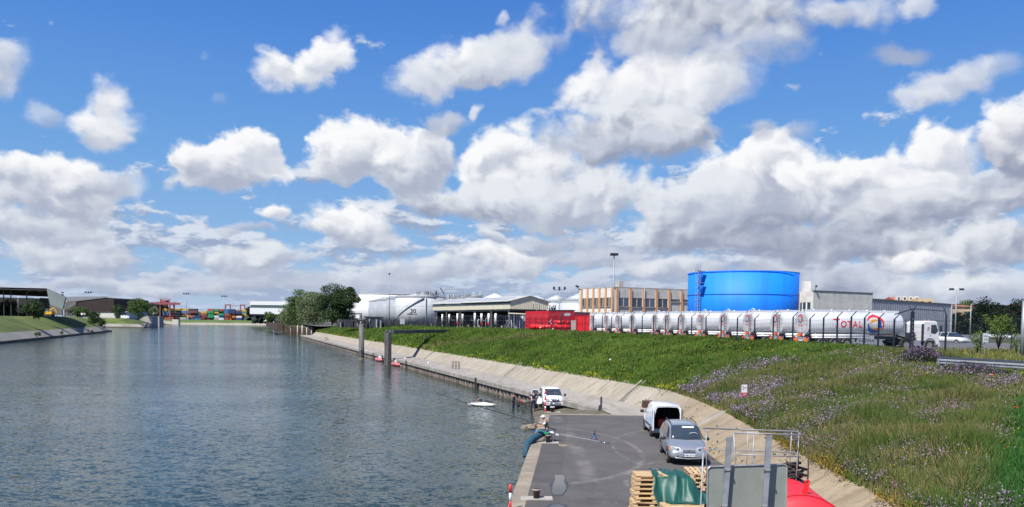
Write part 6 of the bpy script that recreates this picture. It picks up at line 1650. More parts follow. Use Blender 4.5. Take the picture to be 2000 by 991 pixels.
    if logo_side:
        lg = MB();cx,s_ = 7.15,1.10
        for i,(m_,A,B) in enumerate(logo_strips(s_)):
            n = len(A);vs = []
            for j in range(5):
                for (u0,v0),(u1,v1) in zip(A,B):
                    u = u0+(u1-u0)*j/4;v = v0+(v1-v0)*j/4;z = BZ+v*.98;vs.append((cx+u*1.12,barrel_y(z)-.006-.004*i,z))
            lg.add(vs,[(j*n+k,j*n+k+1,(j+1)*n+k+1,(j+1)*n+k) for j in range(4) for k in range(n-1)],M[m_])
        obj('side_emblem',lg,None,t)
        x = 2.5;tb = MB()
        for ch,sz in (('T',1.15),('O',.86),('T',.86),('A',.86),('L',.86)):
            co,fs = text_mesh(ch,sz);w = co[:,0].max()
            tb.add([(x+p[0]*1.02,barrel_y(BZ-.33+p[1])-.012-p[2],BZ-.33+p[1]) for p in co.tolist()],fs,M['logored']);x += w*1.02+.07
        obj('side_lettering',tb,None,t)
    return t
TANKPX = [1566,1517,1462,1414,1369,1332,1303,1279,1235,1207,1184,1157]
def tank_point(px_,off=51.6):
    k = (px_-PXC)/FPX;Y = off/(.944*k+.330);return (k*Y,Y)
def trailers():
    HZ = R(15)
    p = tank_point(1566);z0 = 5.12
    first = make_trailer('white tank trailer with large red lettering and globe, coupled to the cab',(p[0],p[1],z0),HZ,'tank trailers parked behind the fence',True,3,legs=False)
    protos = [make_trailer('x',(0,0,0),HZ,'tank trailers parked behind the fence',False,k) for k in (0,2)]
    names = ['second','third','fourth','fifth','sixth','seventh','eighth','ninth','tenth','eleventh']
    order = [0,1,1,1,0,0,1,0,0,1,0]
    for i,px_ in enumerate(TANKPX[1:]):
        p = tank_point(px_,51.6+[.3,-.35,.1,.4,-.2,0,.35,-.3,.2,-.1,.3][i]);k = order[i];hz = HZ+R([.8,-1.2,.4,1.5,-.6,.9,-1.4,.3,1.1,-.8,.5][i])
        lab = '%s white tank trailer counted from the tractor cab, in the long row' % names[i] if i < 10 else 'last white tank trailer of the row, beside the red cabinet'
        if i == 0: o = protos[0];o.location = (p[0],p[1],z0);o['label'] = lab
        elif i == 1: o = protos[1];o.location = (p[0],p[1],z0);o['label'] = lab
        else: o = dup(protos[k],(p[0],p[1],z0),hz,lab)
    # tractor
    d = Vector((math.cos(HZ),math.sin(HZ),0));P = tank_point(1566);c = Vector((P[0],P[1],z0))+d*(BL-.45)
    c.z -= .12
    t = thing('truck_tractor','white tractor cab at the nose of the big lettered tank trailer','truck',c,HZ)
    # profile in local x (forward) and z
    X0,X1 = 2.65,4.62
    prof = [(X0,.95),(X0,2.62),(X0+.12,2.86),(X0+.5,2.95),(X1-.52,2.93),(X1-.30,2.80),(X1-.03,1.72),(X1+.03,1.1),(X1,.62),(X1-.35,.55),(X1-.42,.95)]
    b = MB();b.loft([[Vector((x,y,z)) for x,z in prof] for y in (-1.15,1.15)],M['carwhite'],smooth=False);obj('cab',b,None,t,bevel=.05)
    for s in (-1,1):
        y = s*1.172
        b = MB();b.slab([(X0+.95,y,1.75),(X0+.95,y,2.55),(X1-.42,y,2.55),(X1-.18,y,1.95),(X1-.45,y,1.72),(X1-.55,y,1.66)][::s],(0,-s*.02,0),M['glass']);obj('side_window',b,None,t)
        b = MB();b.box((X0+.02,s*1.10,1.75),(.20,.12,1.75),M['dark']);obj('air_deflector',b,None,t)
        b = MB();b.box((X1+.02,s*1.30,2.15),(.16,.12,.62),M['ink']);b.bar((X1-.15,s*1.1,2.45),(X1+.02,s*1.28,2.4),.03,.03,M['ink']);obj('mirror',b,None,t)
        b = MB();b.slab([(X0+.85,y*1.004,1.45),(X0+.95,y*1.004,1.45),(X0+.95,y*1.004,1.52),(X0+.85,y*1.004,1.52)],(0,.01,0),M['ink']);obj('door_handle',b,None,t)
        # front wheel and arch
        for x,nm in ((X1-1.12,'wheel'),(.75,'wheel')):
            w = MB();w.cyl((x,s*.82,.52),(x,s*1.16,.52),.52,n=24,m=M['black']);wh = obj('wheel',w,None,t);q = MB();q.cyl((x,s*1.15,.52),(x,s*1.19,.52),.30,n=16,m=M['wheelhub']);obj('rim',q,None,wh)
            a_ = MB()
            for k in range(10):
                a1,a2 = R(-5+190*k/10),R(-5+190*(k+1)/10);a_.add([(x+math.cos(a)*r_,s*y_,.55+math.sin(a)*r_) for a in (a1,a2) for r_,y_ in ((.60,.8),(.60,1.19),(.70,1.19))],[(0,1,4,3),(1,2,5,4)],M['wheelhub' if x > 2 else 'dark'])
            obj('wheel_arch',a_,None,t)
        b = MB();b.box((1.95,s*.98,.72),(1.0,.38,.52),M['greyclad']);obj('fuel_tank',b,None,t)
        b = MB();b.box((X1-.06,s*.85,.95),(.12,.36,.22),M['lamp']);obj('headlamp',b,None,t)
    b = MB();b.slab([(X1-.33,-1.02,2.70),(X1-.33,1.02,2.70),(X1-.06,1.05,1.78),(X1-.06,-1.05,1.78)],(.04,0,.01),M['glass']);obj('windscreen',b,None,t)
    b = MB();b.box((X1+.02,0,.62),(.16,2.26,.38),M['carwhite']);obj('bumper',b,None,t)
    b = MB()
    for s in (-.4,.4): b.box((1.8,s,.85),(5.0,.12,.26),M['dark'])
    b.box((.8,0,1.05),(.9,1.1,.14),M['dark']);b.box((2.2,0,1.35),(.3,1.0,.8),M['dark']);obj('chassis',b,None,t)
    b = MB()
    for k in range(5): b.tube([(2.5,-.5+k*.2,1.5),(1.6,-.4+k*.15,1.15),(.2,-.3+k*.1,1.55)],.025,5,M['black'])
    obj('air_hoses',b,None,t)
    for x in (X0+.5,X0+1.0): b = MB();b.ball((x,-.8,3.0),.06,M['amber'],8,6);obj('roof_light',b,None,t)
    lg = MB()
    for i,(m_,A,B) in enumerate(logo_strips(.17)):
        n = len(A);lg.add([(X0+.62+u,-1.158-.003*i,2.2+v) for u,v in A]+[(X0+.62+u,-1.158-.003*i,2.2+v) for u,v in B],[(k,k+1,n+k+1,n+k) for k in range(n-1)],M[m_])
    obj('door_emblem',lg,None,t);text_on('TOTAL',t,(X0+.44,-1.158,1.93),.11,M['logored'],'door_lettering')
    b = MB();pts = ((-.35,1.5),(.1,1.5),(.45,1.15),(-.1,1.0));a = c
    # white parked car beyond
    a = at_y(1852,672,102);small_car('white_car','white estate car parked beyond the fence right of the tractor cab',(a.x+.3,102,5.17),R(-62),M['carwhite'],'car')
    a = at_y(1953,676,135);small_car('pale_car','pale car mostly hidden behind the sapling',(a.x,135,5.17),R(-60),M['tankgrey2'],'car')
def small_car(name,label,loc,rz,paint,cat):
    t = thing(name,label,cat,loc,rz)
    secs = [(-2.15,.35,.75,.95),(-2.05,.3,.85,1.0),(-1.2,.28,.92,1.0),(1.1,.28,.90,1.0),(1.9,.3,.75,.95),(2.15,.4,.6,.9)]
    b = MB();b.loft([[Vector((x,s*w*.88,z)) for s,w,z in ((-1,hw,z0),(-1,hw*1.0,(z0+z1)/2),(-1,hw*.95,z1),(1,hw*.95,z1),(1,hw,(z0+z1)/2),(1,hw,z0))] for x,z0,z1,hw in [(a,b_,c_,d_) for a,b_,c_,d_ in secs]],paint);obj('body',b,None,t)
    b = MB();b.loft([[Vector((x,s*y,z)) for s,y,z in ((-1,.80,.9),(-1,yt,zt),(1,yt,zt),(1,.80,.9))] for x,yt,zt in ((-2.0,.76,.95),(-1.75,.64,1.42),(.35,.64,1.45),(1.2,.78,.95))],M['glass'],smooth=False);obj('cabin_glass',b,None,t)
    b = MB();b.box((-.7,0,1.45),(2.1,1.26,.06),paint);
    for x in (-1.85,-.9,.1): 
        for s in (-1,1): b.bar((x-.1,s*.80,.92),(x+.05,s*.65,1.43),.07,.05,paint)
    obj('roof',b,None,t)
    for x in (-1.35,1.3):
        for s in (-1,1): w = MB();w.cyl((x,s*.66,.31),(x,s*.88,.31),.31,n=16,m=M['black']);wh = obj('wheel',w,None,t);q = MB();q.cyl((x,s*.875,.31),(x,s*.89,.31),.19,n=10,m=M['alloy']);obj('rim',q,None,wh)
    return t
trailers()

# ------------------------------------------------------------------ security fence
def fence():
    t = thing('security_fence','long dark steel mesh fence with barbed wire arms above the bank','fence')
    posts = [fence_pt(p) for p in (1745,1714.5,1687,1661,1634,1607,1580.5,1547.5,1509)]
    Y = posts[-1][1]+2.75*.944
    while Y < 300 and len(posts) < 92: posts.append((offp(FOFF,Y)));Y += 2.75*.944
    gp = fence_pt(1780)
    def post(x,y,z,h=2.55,w=.105,arm=(.42,.5),mm='navy'):
        b = MB();b.box((0,0,h/2-.15),(w,w,h+.3),M[mm]);b.bar((0,0,h),(arm[0],arm[1]*.0+.05,h+.42),w*.55,w*.55,M[mm]);o = obj('post',b,None,t,(x,y,z));return o
    P3 = []
    first = None
    for i,(x,y) in enumerate(posts):
        z = gz(x,y);P3.append(Vector((x,y,z)))
        if first is None: first = post(x,y,z)
        else:
            o = first.copy();COL.objects.link(o);o.location = (x,y,z)
    # mesh: horizontal and vertical wires, one panel each for the near runs
    def panel(a,b,near=True):
        mb = MB();h = 2.4;L = (b-a).length;nh = 7 if near else 5;nv = 0
        for k in range(nh): z = Vector((0,0,.12+(h-.15)*k/(nh-1)));mb.bar(a+z,b+z,.011 if near else .02,.011 if near else .02,M['navy'])
        n = max(3,int(L/(.20 if near else .45)))
        for k in range(1,n): q = a.lerp(b,k/n);mb.bar(q+Vector((0,0,.1)),q+Vector((0,0,h)),.007 if near else .018,.007 if near else .018,M['navy'])
        for k in range(3): f = (k+1)/3;w = Vector((.42*f,.05,2.55+.42*f));mb.bar(a+w,b+w,.010,.010,M['steel'])
        return obj('mesh_panel',mb,None,t)
    near = 34
    G = Vector((gp[0],gp[1],gz(*gp)))
    panel(G,P3[0])
    for i in range(len(P3)-1): panel(P3[i],P3[i+1],i < near)
    # gate posts at the near corner
    g = thing('fence_gate','gate bay of the security fence with a thick slotted post','gate')
    b = MB();b.box((G.x,G.y,G.z+1.45),(.20,.20,3.3),M['navy']);b.bar(G+Vector((0,0,3.1)),G+Vector((-.25,.05,3.5)),.05,.05,M['navy']);b.bar(G+Vector((0,0,3.1)),G+Vector((.25,.05,3.5)),.05,.05,M['navy']);obj('gate_post',b,None,g)
    for k in range(8): b = MB();b.box((G.x-.02,G.y-.104,G.z+.6+k*.28),(.035,.012,.10),M['steel']);obj('slot',b,None,g)
    a = at_y(1846,684,64);a = Vector((a.x,64,gz(a.x,64)));zt = at_y(1849,616,64).z
    b = MB();b.box((a.x,a.y,(a.z+zt)/2),(.11,.11,zt-a.z),M['navy']);b.bar((a.x,a.y,zt),(a.x-.25,a.y,zt+.65),.05,.05,M['navy']);obj('gate_post',b,None,g)
    c = P3[0];b = MB();zt2 = G.z+3.18;b.bar((a.x-.1,a.y,zt+.32),(G.x,G.y,zt2+.12),.07,.07,M['navy']);b.bar((c.x,c.y,c.z+2.9),(G.x,G.y,zt2+.12),.06,.06,M['navy']);obj('top_bar',b,None,g)
    panel(G,a).parent = g
    # run going right from there
    t2 = thing('boundary_fence','dark fence running right behind the guard rail past the sapling','fence');q0 = a
    for px_,Y in ((1915,72),(1975,74),(2040,76),(2110,78)):
        x = px_x(px_,Y,680);q = Vector((x,Y,gz(x,Y)));b = MB();b.box((x,Y,q.z+1.25),(.09,.09,2.6),M['navy']);b.bar((x,Y,q.z+2.5),(x-.35,Y,q.z+3.0),.05,.05,M['navy']);obj('post',b,None,t2)
        o = panel(q0,q);o.parent = t2;q0 = q
    # plinth slab of the gate
    b = MB();m_ = (P3[0]+G)/2;b.bar(P3[0]+Vector((0,-.05,.06)),G+Vector((-.1,-.05,.06)),.3,.22,M['concrete_pale']);single('gate_slab',b,'pale concrete slab edge at the foot of the thick gate post','slab')
fence()

# ------------------------------------------------------------------ guard rail at the right
def guard_rail():
    t = thing('guard_rail','galvanised steel crash barrier at the crest on the right','guard rail')
    A = at_y(1832,701,47);pts = [Vector((A.x,47,A.z))]
    B = at_y(1975,709.5,45.8);pts.append(Vector((B.x,45.8,B.z)))
    d = (pts[1]-pts[0]);pts.append(pts[1]+d*.9);pts.append(pts[2]+d*.9)
    # W profile facing the camera, with its dark upper run behind
    for k in range(3):
        a,b = pts[k],pts[k+1];u = (b-a).normalized();n = Vector((u.y,-u.x,0)).normalized()
        prof = [(0,0),(.075,-.03),(.085,-.09),(.01,-.13),(.01,-.18),(.085,-.22),(.075,-.28),(0,-.31)]
        mb = MB();rings = [[p+n*x+Vector((0,0,z)) for x,z in prof]+[p+n*(x-.008)+Vector((0,0,z)) for x,z in prof[::-1]] for p in (a,b-u*.01)]
        mb.loft(rings,M['steel'],smooth=False);obj('rail_beam',mb,None,t)
        mb = MB();w = -n*.42;mb.slab([a+Vector((0,0,.05)),b+Vector((0,0,.05)),b+w+Vector((0,0,.14)),a+w+Vector((0,0,.14))],(0,0,-.03),M['dark']);obj('top_cover',mb,None,t)
    for k in range(4):
        p = pts[k];z = gz(p.x,p.y);mb = MB();mb.box((p.x+.22,p.y-.02,(p.z+z-.2)/2),(.14,.07,p.z-z+.15),M['steel']);mb.box((p.x+.35,p.y-.02,p.z-.16),(.42,.10,.16),M['steel']);obj('post',mb,None,t)
    mb = MB();p = pts[0];mb.box((p.x-.02,p.y-.05,p.z-.16),(.05,.16,.34),M['steel']);obj('end_plate',mb,None,t)
guard_rail()
# ------------------------------------------------------------------ conveyor-like pipe walkway reaching over the bank to the dolphin
def jetty_things():
    t = thing('mooring_dolphin','round steel mooring pile with a ladder bracket standing in the water','mooring pile',tuple(at_z(706,702.5,0)))
    h = at_y(707,634,t.location.y).z;b = MB();b.tube([(0,0,-3),(0,0,h)],.50,20,M['pilesteel']);obj('pile',b,None,t)
    b = MB();b.tube([(0,0,-1),(0,0,.35)],.515,20,M['concrete_dark']);obj('tide_band',b,None,t)
    b = MB();b.tube([(-.15,0,h),(-.15,0,h+.55)],.10,10,M['concrete']);b.box((.1,0,h+.03),(1.05,.9,.07),M['steel']);obj('top_bracket',b,None,t)
    b = MB();b.box((-.1,-.52,1.9),(.30,.16,.3),M['steel']);b.box((.12,-.5,1.4),(.42,.14,.10),M['dark']);b.slab([(-.05,-.53,1.5),(.4,-.45,1.2),(.42,-.45,.55),(.1,-.53,1.0)],(0,.05,0),M['dark']);obj('bollard_hook',b,None,t)
    p = at_z(757,714,0);t = thing('mooring_dolphin','square fendered mooring pile with a pocketed ladder face beside the quay','mooring pile',tuple(p),R(10));h = at_y(757,650,p.y).z
    b = MB();b.box((-.22,0,h/2-1.4),(.62,.9,h+2.8),M['pilesteel']);obj('pile',b,None,t)
    b = MB();b.box((.35,-.05,h/2-1.4),(.52,.95,h+2.8),M['dark']);ld = obj('ladder_recess',b,None,t)
    z = .5
    while z < h-.2: b = MB();b.bar((.16,-.56,z),(.55,-.56,z),.045,.045,M['concrete_dark']);obj('rung',b,None,t);z += .30
    for x in (-.05,.62): b = MB();b.tube([(x-.1,0,h),(x-.1,0,h+.45)],.11,8,M['pilesteel']);obj('bollard',b,None,t)
    # walkway
    w = thing('pipe_walkway','long grey covered pipe walkway from the square pile over the grass bank','walkway');a = at_y(763,648.8,p.y);c = at_y(898,648.5,172);c.z = a.z*.5+c.z*.5
    n = 9
    for k in range(n):
        q0 = a.lerp(c,k/n);q1 = a.lerp(c,(k+1)/n)-(c-a).normalized()*.05;b = MB();b.bar(q0,q1,1.0,.55,M['walkgrey']);obj('trough_section',b,None,w)
    b = MB();b.bar(a+Vector((0,-.55,.30)),c+Vector((0,-.55,.30)),.08,.06,M['steel']);obj('edge_rail',b,None,w)
    for k in (4,7):
        q = a.lerp(c,k/n);b = MB();b.bar(q,Vector((q.x,q.y,gz(q.x,q.y)-.3)),.2,.2,M['steel']);obj('support',b,None,w)
    # inflatable boats alongside
    for px_,py_,L,lab,m1 in ((744,706,3.6,'pink and white rubber boat moored left of the square pile','pink'),(775,714.5,5.2,'red and white rubber boat moored right of the square pile','pink')):
        q = at_z(px_,py_-1.5,.1);t = thing('rubber_boat',lab,'boat',(q.x,q.y,.12),R(112))
        b = MB();pts = [Vector((L/2*math.cos(u)*(1 if math.cos(u) > 0 else .98),.75*math.sin(u),.15+.12*max(0,math.cos(u)))) for u in np.linspace(0,2*math.pi,22)];b.tube(pts,.25,8,M[m1]);obj('tube',b,None,t)
        b = MB();b.box((0,0,-.02),(L*.8,1.2,.1),M['dark']);obj('floor',b,None,t)
        b = MB();b.box((-.3,0,.45),(.9,.7,.5),M['white']);b.ball((.5,.1,.55),(.45,.3,.28),M['tankgrey2'],10,6);obj('cover',b,None,t)
        b = MB();b.box((-L/2+.1,0,.5),(.35,.4,.6),M['pink'],taper=(.7,.8));obj('engine',b,None,t)
    # little hooped ladder rails on the quay, and a far one
    for px_,py_,lab,s in ((887,721.5,'double hooped ladder rail on the quay path nearest the ramp',1.0),(636.5,666,'small hooped ladder rail far along the quay path',1.0)):
        q = at_z(px_,py_,QZ);b = MB()
        for dx in (-.42,0,.42): b.tube([(dx,-.2,0),(dx,-.2,1.0),(dx,.3,1.0),(dx,.3,0)],.035,6,M['dark'])
        b.bar((-.42,-.2,1.0),(.42,-.2,1.0),.05,.05,M['dark']);single('ladder_rail',b,lab,'handrail',(q.x+.2,q.y,QZ),R(-12))
    for px_,py_,lab in ((714,687,'tiny white stone bollard beside the round steel pile'),(789,702,'white painted stone on the quay near the square pile'),(834,711,'small white lump on the quay cap beside a pan')):
        q = at_z(px_,py_,QZ);b = MB();b.ball((0,0,.12),(.16,.16,.16),M['white'],8,6);single('quay_stone',b,lab,'stone',(q.x+.2,q.y,QZ))
    q = at_z(1174,800,QZ);b = MB();b.box((0,0,.42),(.13,.13,1.0),M['dark']);b.box((-.12,0,.05),(.12,.12,.5),M['dark']);single('ramp_post',b,'black steel post at the head of the boat ramp','post',(q.x,q.y,QZ))
    q = at_y(1192,713,78);zz = gz(q.x,78);b = MB();b.ball((0,0,.2),(.16,.1,.14),M['white'],7,5);single('plastic_bag',b,'white plastic scrap caught in the green grass bank','litter',(q.x,78,zz+.15))
M['pink'] = mat('faded_red_rubber',(.48,.08,.09),(.55,.25,.26),rough=.5,scale=1.5)
M['walkgrey'] = mat('walkway_grey',(.085,.09,.10),(.065,.07,.08),rough=.6,scale=.8)
jetty_things()
# ------------------------------------------------------------------ cars on the quay
def wheelset(t,xs,ys,r,w,rimm='alloy',spokes=5):
    for x in xs:
        for s in (-1,1):
            b = MB();n = 26
            prof = [(ys-w,r*.9),(ys-w+.03,r),(ys-.03,r),(ys,r*.9),(ys,r*.62)]
            b.loft([[Vector((x+math.cos(2*math.pi*k/n)*rr,s*y,r+math.sin(2*math.pi*k/n)*rr)) for k in range(n)] for y,rr in prof],M['black']);wh = obj('wheel',b,None,t)
            q = MB();q.cyl((x,s*(ys-.05),r),(x,s*(ys-.03),r),r*.62,n=20,m=M['ink']);q.cyl((x,s*(ys-.03),r),(x,s*(ys-.005),r),r*.16,n=10,m=M[rimm])
            for k in range(spokes):
                a = 2*math.pi*k/spokes;q.bar((x,s*(ys-.02),r),(x+math.cos(a)*r*.6,s*(ys-.02),r+math.sin(a)*r*.6),.055,.03,M[rimm])
            q.tube([Vector((x+math.cos(u)*r*.60,s*(ys-.02),r+math.sin(u)*r*.60)) for u in np.linspace(0,2*math.pi,21)],.018,5,M[rimm],caps=False);obj('rim',q,None,wh)
def car_section(x,zb,hw,zh,hwt,zt,n=7):
    """closed ring: sill, side with shoulder, top"""
    pts = [(hw*.90,zb),(hw*.99,zb+.10),(hw,(zb+zh)/2),(hw*.985,zh-.06),(hwt+.06 if zt > zh+.05 else hw*.90,zh+.01),(hwt,zt-.05 if zt > zh+.05 else zh+.03),(hwt*.82,zt),(0,zt+.025)]
    L = [Vector((x,-a,z)) for a,z in pts];Rr = [Vector((x,a,z)) for a,z in pts[:-1]][::-1]
    return L+Rr
def arch_cut(rings,xs,r): return rings
def mpv():
    # silver people carrier, nose toward the camera: local +x is forward
    f = at_z(1305.6,903.5,QZ);t = thing('silver_people_carrier','silver people carrier parked facing the camera behind the pallets','car',(8.12,f.y+1.35,QZ+.004),R(-94.5))
    P = M['carsilver']
    S = [(-2.28,.42,.74,.80,.62,.82),(-2.22,.34,.84,.95,.70,1.02),(-2.05,.26,.86,.98,.68,1.50),(-1.85,.24,.865,.98,.66,1.62),(-.9,.22,.87,.96,.66,1.665),(.1,.22,.87,.95,.66,1.64),(.42,.22,.87,.95,.66,1.585),
         (1.05,.22,.87,.97,.70,1.20),(1.38,.23,.87,.96,.74,1.0),(1.9,.25,.855,.86,.70,.90),(2.12,.27,.82,.74,.62,.80),(2.26,.30,.76,.62,.55,.66),(2.31,.36,.66,.52,.45,.55)]
    b = MB();b.loft([car_section(*s) for s in S],P);body = obj('body',b,None,t)
    sm = body.modifiers.new('smooth','SUBSURF');sm.levels = 1;sm.render_levels = 1
    # dark wheel wells
    for x in (-1.42,1.38):
        for s in (-1,1): b = MB();b.cyl((x,s*.70,.36),(x,s*.874,.36),.385,n=22,m=M['interior']);obj('wheel_arch',b,None,t)
    wheelset(t,(-1.42,1.38),.875,.32,.20,'alloy',6)
    # windscreen
    b = MB();g = [(.53,-.60,1.575),(.53,0,1.60),(.53,.60,1.575),(1.28,.70,1.06),(1.36,0,1.05),(1.28,-.70,1.06)]
    b.slab([(x+.035,y,z+.03) for x,y,z in g],(-.01,0,-.01),M['glass']);ws = obj('windscreen',b,None,t)
    for (y0,x1) in ((-.55,.66),(0.02,.62)):
        w = MB();w.bar((1.30,y0+.08,1.12),(1.24,y0+.55,1.16),.015,.015,M['ink']);obj('wiper',w,None,ws)
    w = MB();w.slab([(1.275,-.62,1.13),(1.275,-.56,1.13),(1.20,-.56,1.19),(1.20,-.62,1.19)],(.006,0,.008),M['white']);obj('sticker',w,None,ws)
    w = MB();w.slab([(.66,-.12,1.575),(.66,.42,1.575),(.74,.42,1.515),(.74,-.12,1.515)],(.006,0,.008),M['plate']);obj('sun_strip',w,None,ws)
    w = MB();cx,cy,cz = 1.06,.36,1.19
    w.tube([Vector((cx+.05*math.sin(u),cy+.19*math.cos(u),cz+.09*math.sin(u)+.07)) for u in np.linspace(.15,3.0,12)],.016,5,M['tankgrey2']);obj('steering_wheel',w,None,ws)
    # side glass
    for s in (-1,1):
        for nm,pts in (('side_window',[(-1.05,1.02),(-1.0,1.50),(-.15,1.53),(-.12,1.0)]),('side_window',[(-.05,1.0),(-.08,1.53),(.30,1.50),(.92,1.06),(.92,.99)]),('side_window',[(-1.95,1.08),(-1.80,1.46),(-1.12,1.50),(-1.12,1.03)])):
            y = lambda z: s*(.892-(z-.97)*.36)
            b = MB();b.slab([(x,y(z),z) for x,z in (pts if s > 0 else pts[::-1])],(0,-s*.02,0),M['glass']);obj(nm,b,None,t)
        b = MB();b.ball((.98,s*1.00,1.06),(.07,.12,.085),M['ink'],10,8);b.bar((.95,s*.88,1.02),(.97,s*1.0,1.03),.05,.04,M['ink']);obj('mirror',b,None,t)
        b = MB();b.tube([(-1.75,s*.58,1.62),(-1.6,s*.59,1.70),(.1,s*.59,1.71),(.28,s*.59,1.63)],.022,8,M['ink']);obj('roof_rail',b,None,t)
        # headlamp with its orange corner
        b = MB();b.add([(2.14,s*.30,.70),(2.06,s*.36,.80),(1.80,s*.78,.82),(1.93,s*.80,.68),(2.13,s*.60,.64),(2.20,s*.34,.64)],[(0,1,2,3,4,5) if s < 0 else (5,4,3,2,1,0)],M['lamp'])
        b2 = MB();b2.slab([(p[0]+.085,p[1],p[2]+.02) for p in ((2.16,s*.33,.66),(2.08,s*.38,.79),(1.86,s*.77,.81),(1.98,s*.79,.68))][::s],(-.05,0,0),M['lamp']);hl = obj('headlamp',b2,None,t)
        c = MB();c.slab([(p[0]+.10,p[1]*1.01,p[2]+.02) for p in ((2.02,s*.71,.70),(1.955,s*.71,.79),(1.87,s*.78,.80),(1.98,s*.80,.70))][::s],(-.05,0,0),M['amber']);obj('indicator',c,None,hl)
        c = MB();c.cyl((2.17,s*.48,.735),(2.222,s*.48,.735),.048,n=12,m=M['glass']);obj('bulb_reflector',c,None,hl)
        b = MB();b.slab([(2.30,s*.46,.46),(2.27,s*.66,.48),(2.28,s*.62,.42),(2.31,s*.48,.41)][::s],(-.04,0,0),M['interior']);obj('air_intake',b,None,t)
    b = MB();b.slab([(2.245,-.30,.75),(2.245,.30,.75),(2.31,.27,.63),(2.31,-.27,.63)],(-.03,0,0),M['tankgrey']);gr = obj('grille',b,None,t)
    for k in range(4): z = .645+k*.028;w = MB();w.bar((2.318-k*.016,-.27,z),(2.318-k*.016,.27,z),.012,.010,M['chrome']);obj('grille_bar',w,None,gr)
    w = MB();w.tube([Vector((2.30,.055*math.cos(u),.695+.032*math.sin(u))) for u in np.linspace(0,2*math.pi,13)],.010,5,M['ink'],caps=False);obj('emblem',w,None,gr)
    b = MB();b.box((2.335,0,.485),(.02,.54,.12),M['plate']);pl = obj('number_plate',b,None,t)
    w = MB();w.box((2.348,-.24,.485),(.006,.05,.118),M['plateblue']);obj('plate_band',w,None,pl)
    co,fs = text_mesh('7928 XX 92',.088);w = MB();w.add([(2.349+p[2]*.3,p[0]*1.0-.20,.455+p[1]) for p in co.tolist()],fs,M['ink']);obj('plate_lettering',w,None,pl)
    b = MB();b.slab([(2.315,-.52,.40),(2.315,.52,.40),(2.30,.46,.31),(2.30,-.46,.31)],(-.05,0,0),M['interior']);obj('lower_intake',b,None,t)
    b = MB();b.tube([(2.17,-.72,.43),(2.30,-.55,.36),(2.335,0,.33),(2.30,.55,.36),(2.17,.72,.43)],.028,6,P);obj('bumper_lip',b,None,t)
    b = MB();b.tube([(1.0,-.70,1.13),(1.6,-.60,.965),(2.1,-.33,.80)],.009,5,M['interior']);b.tube([(1.0,.70,1.13),(1.6,.60,.965),(2.1,.33,.80)],.009,5,M['interior'])
mpv()
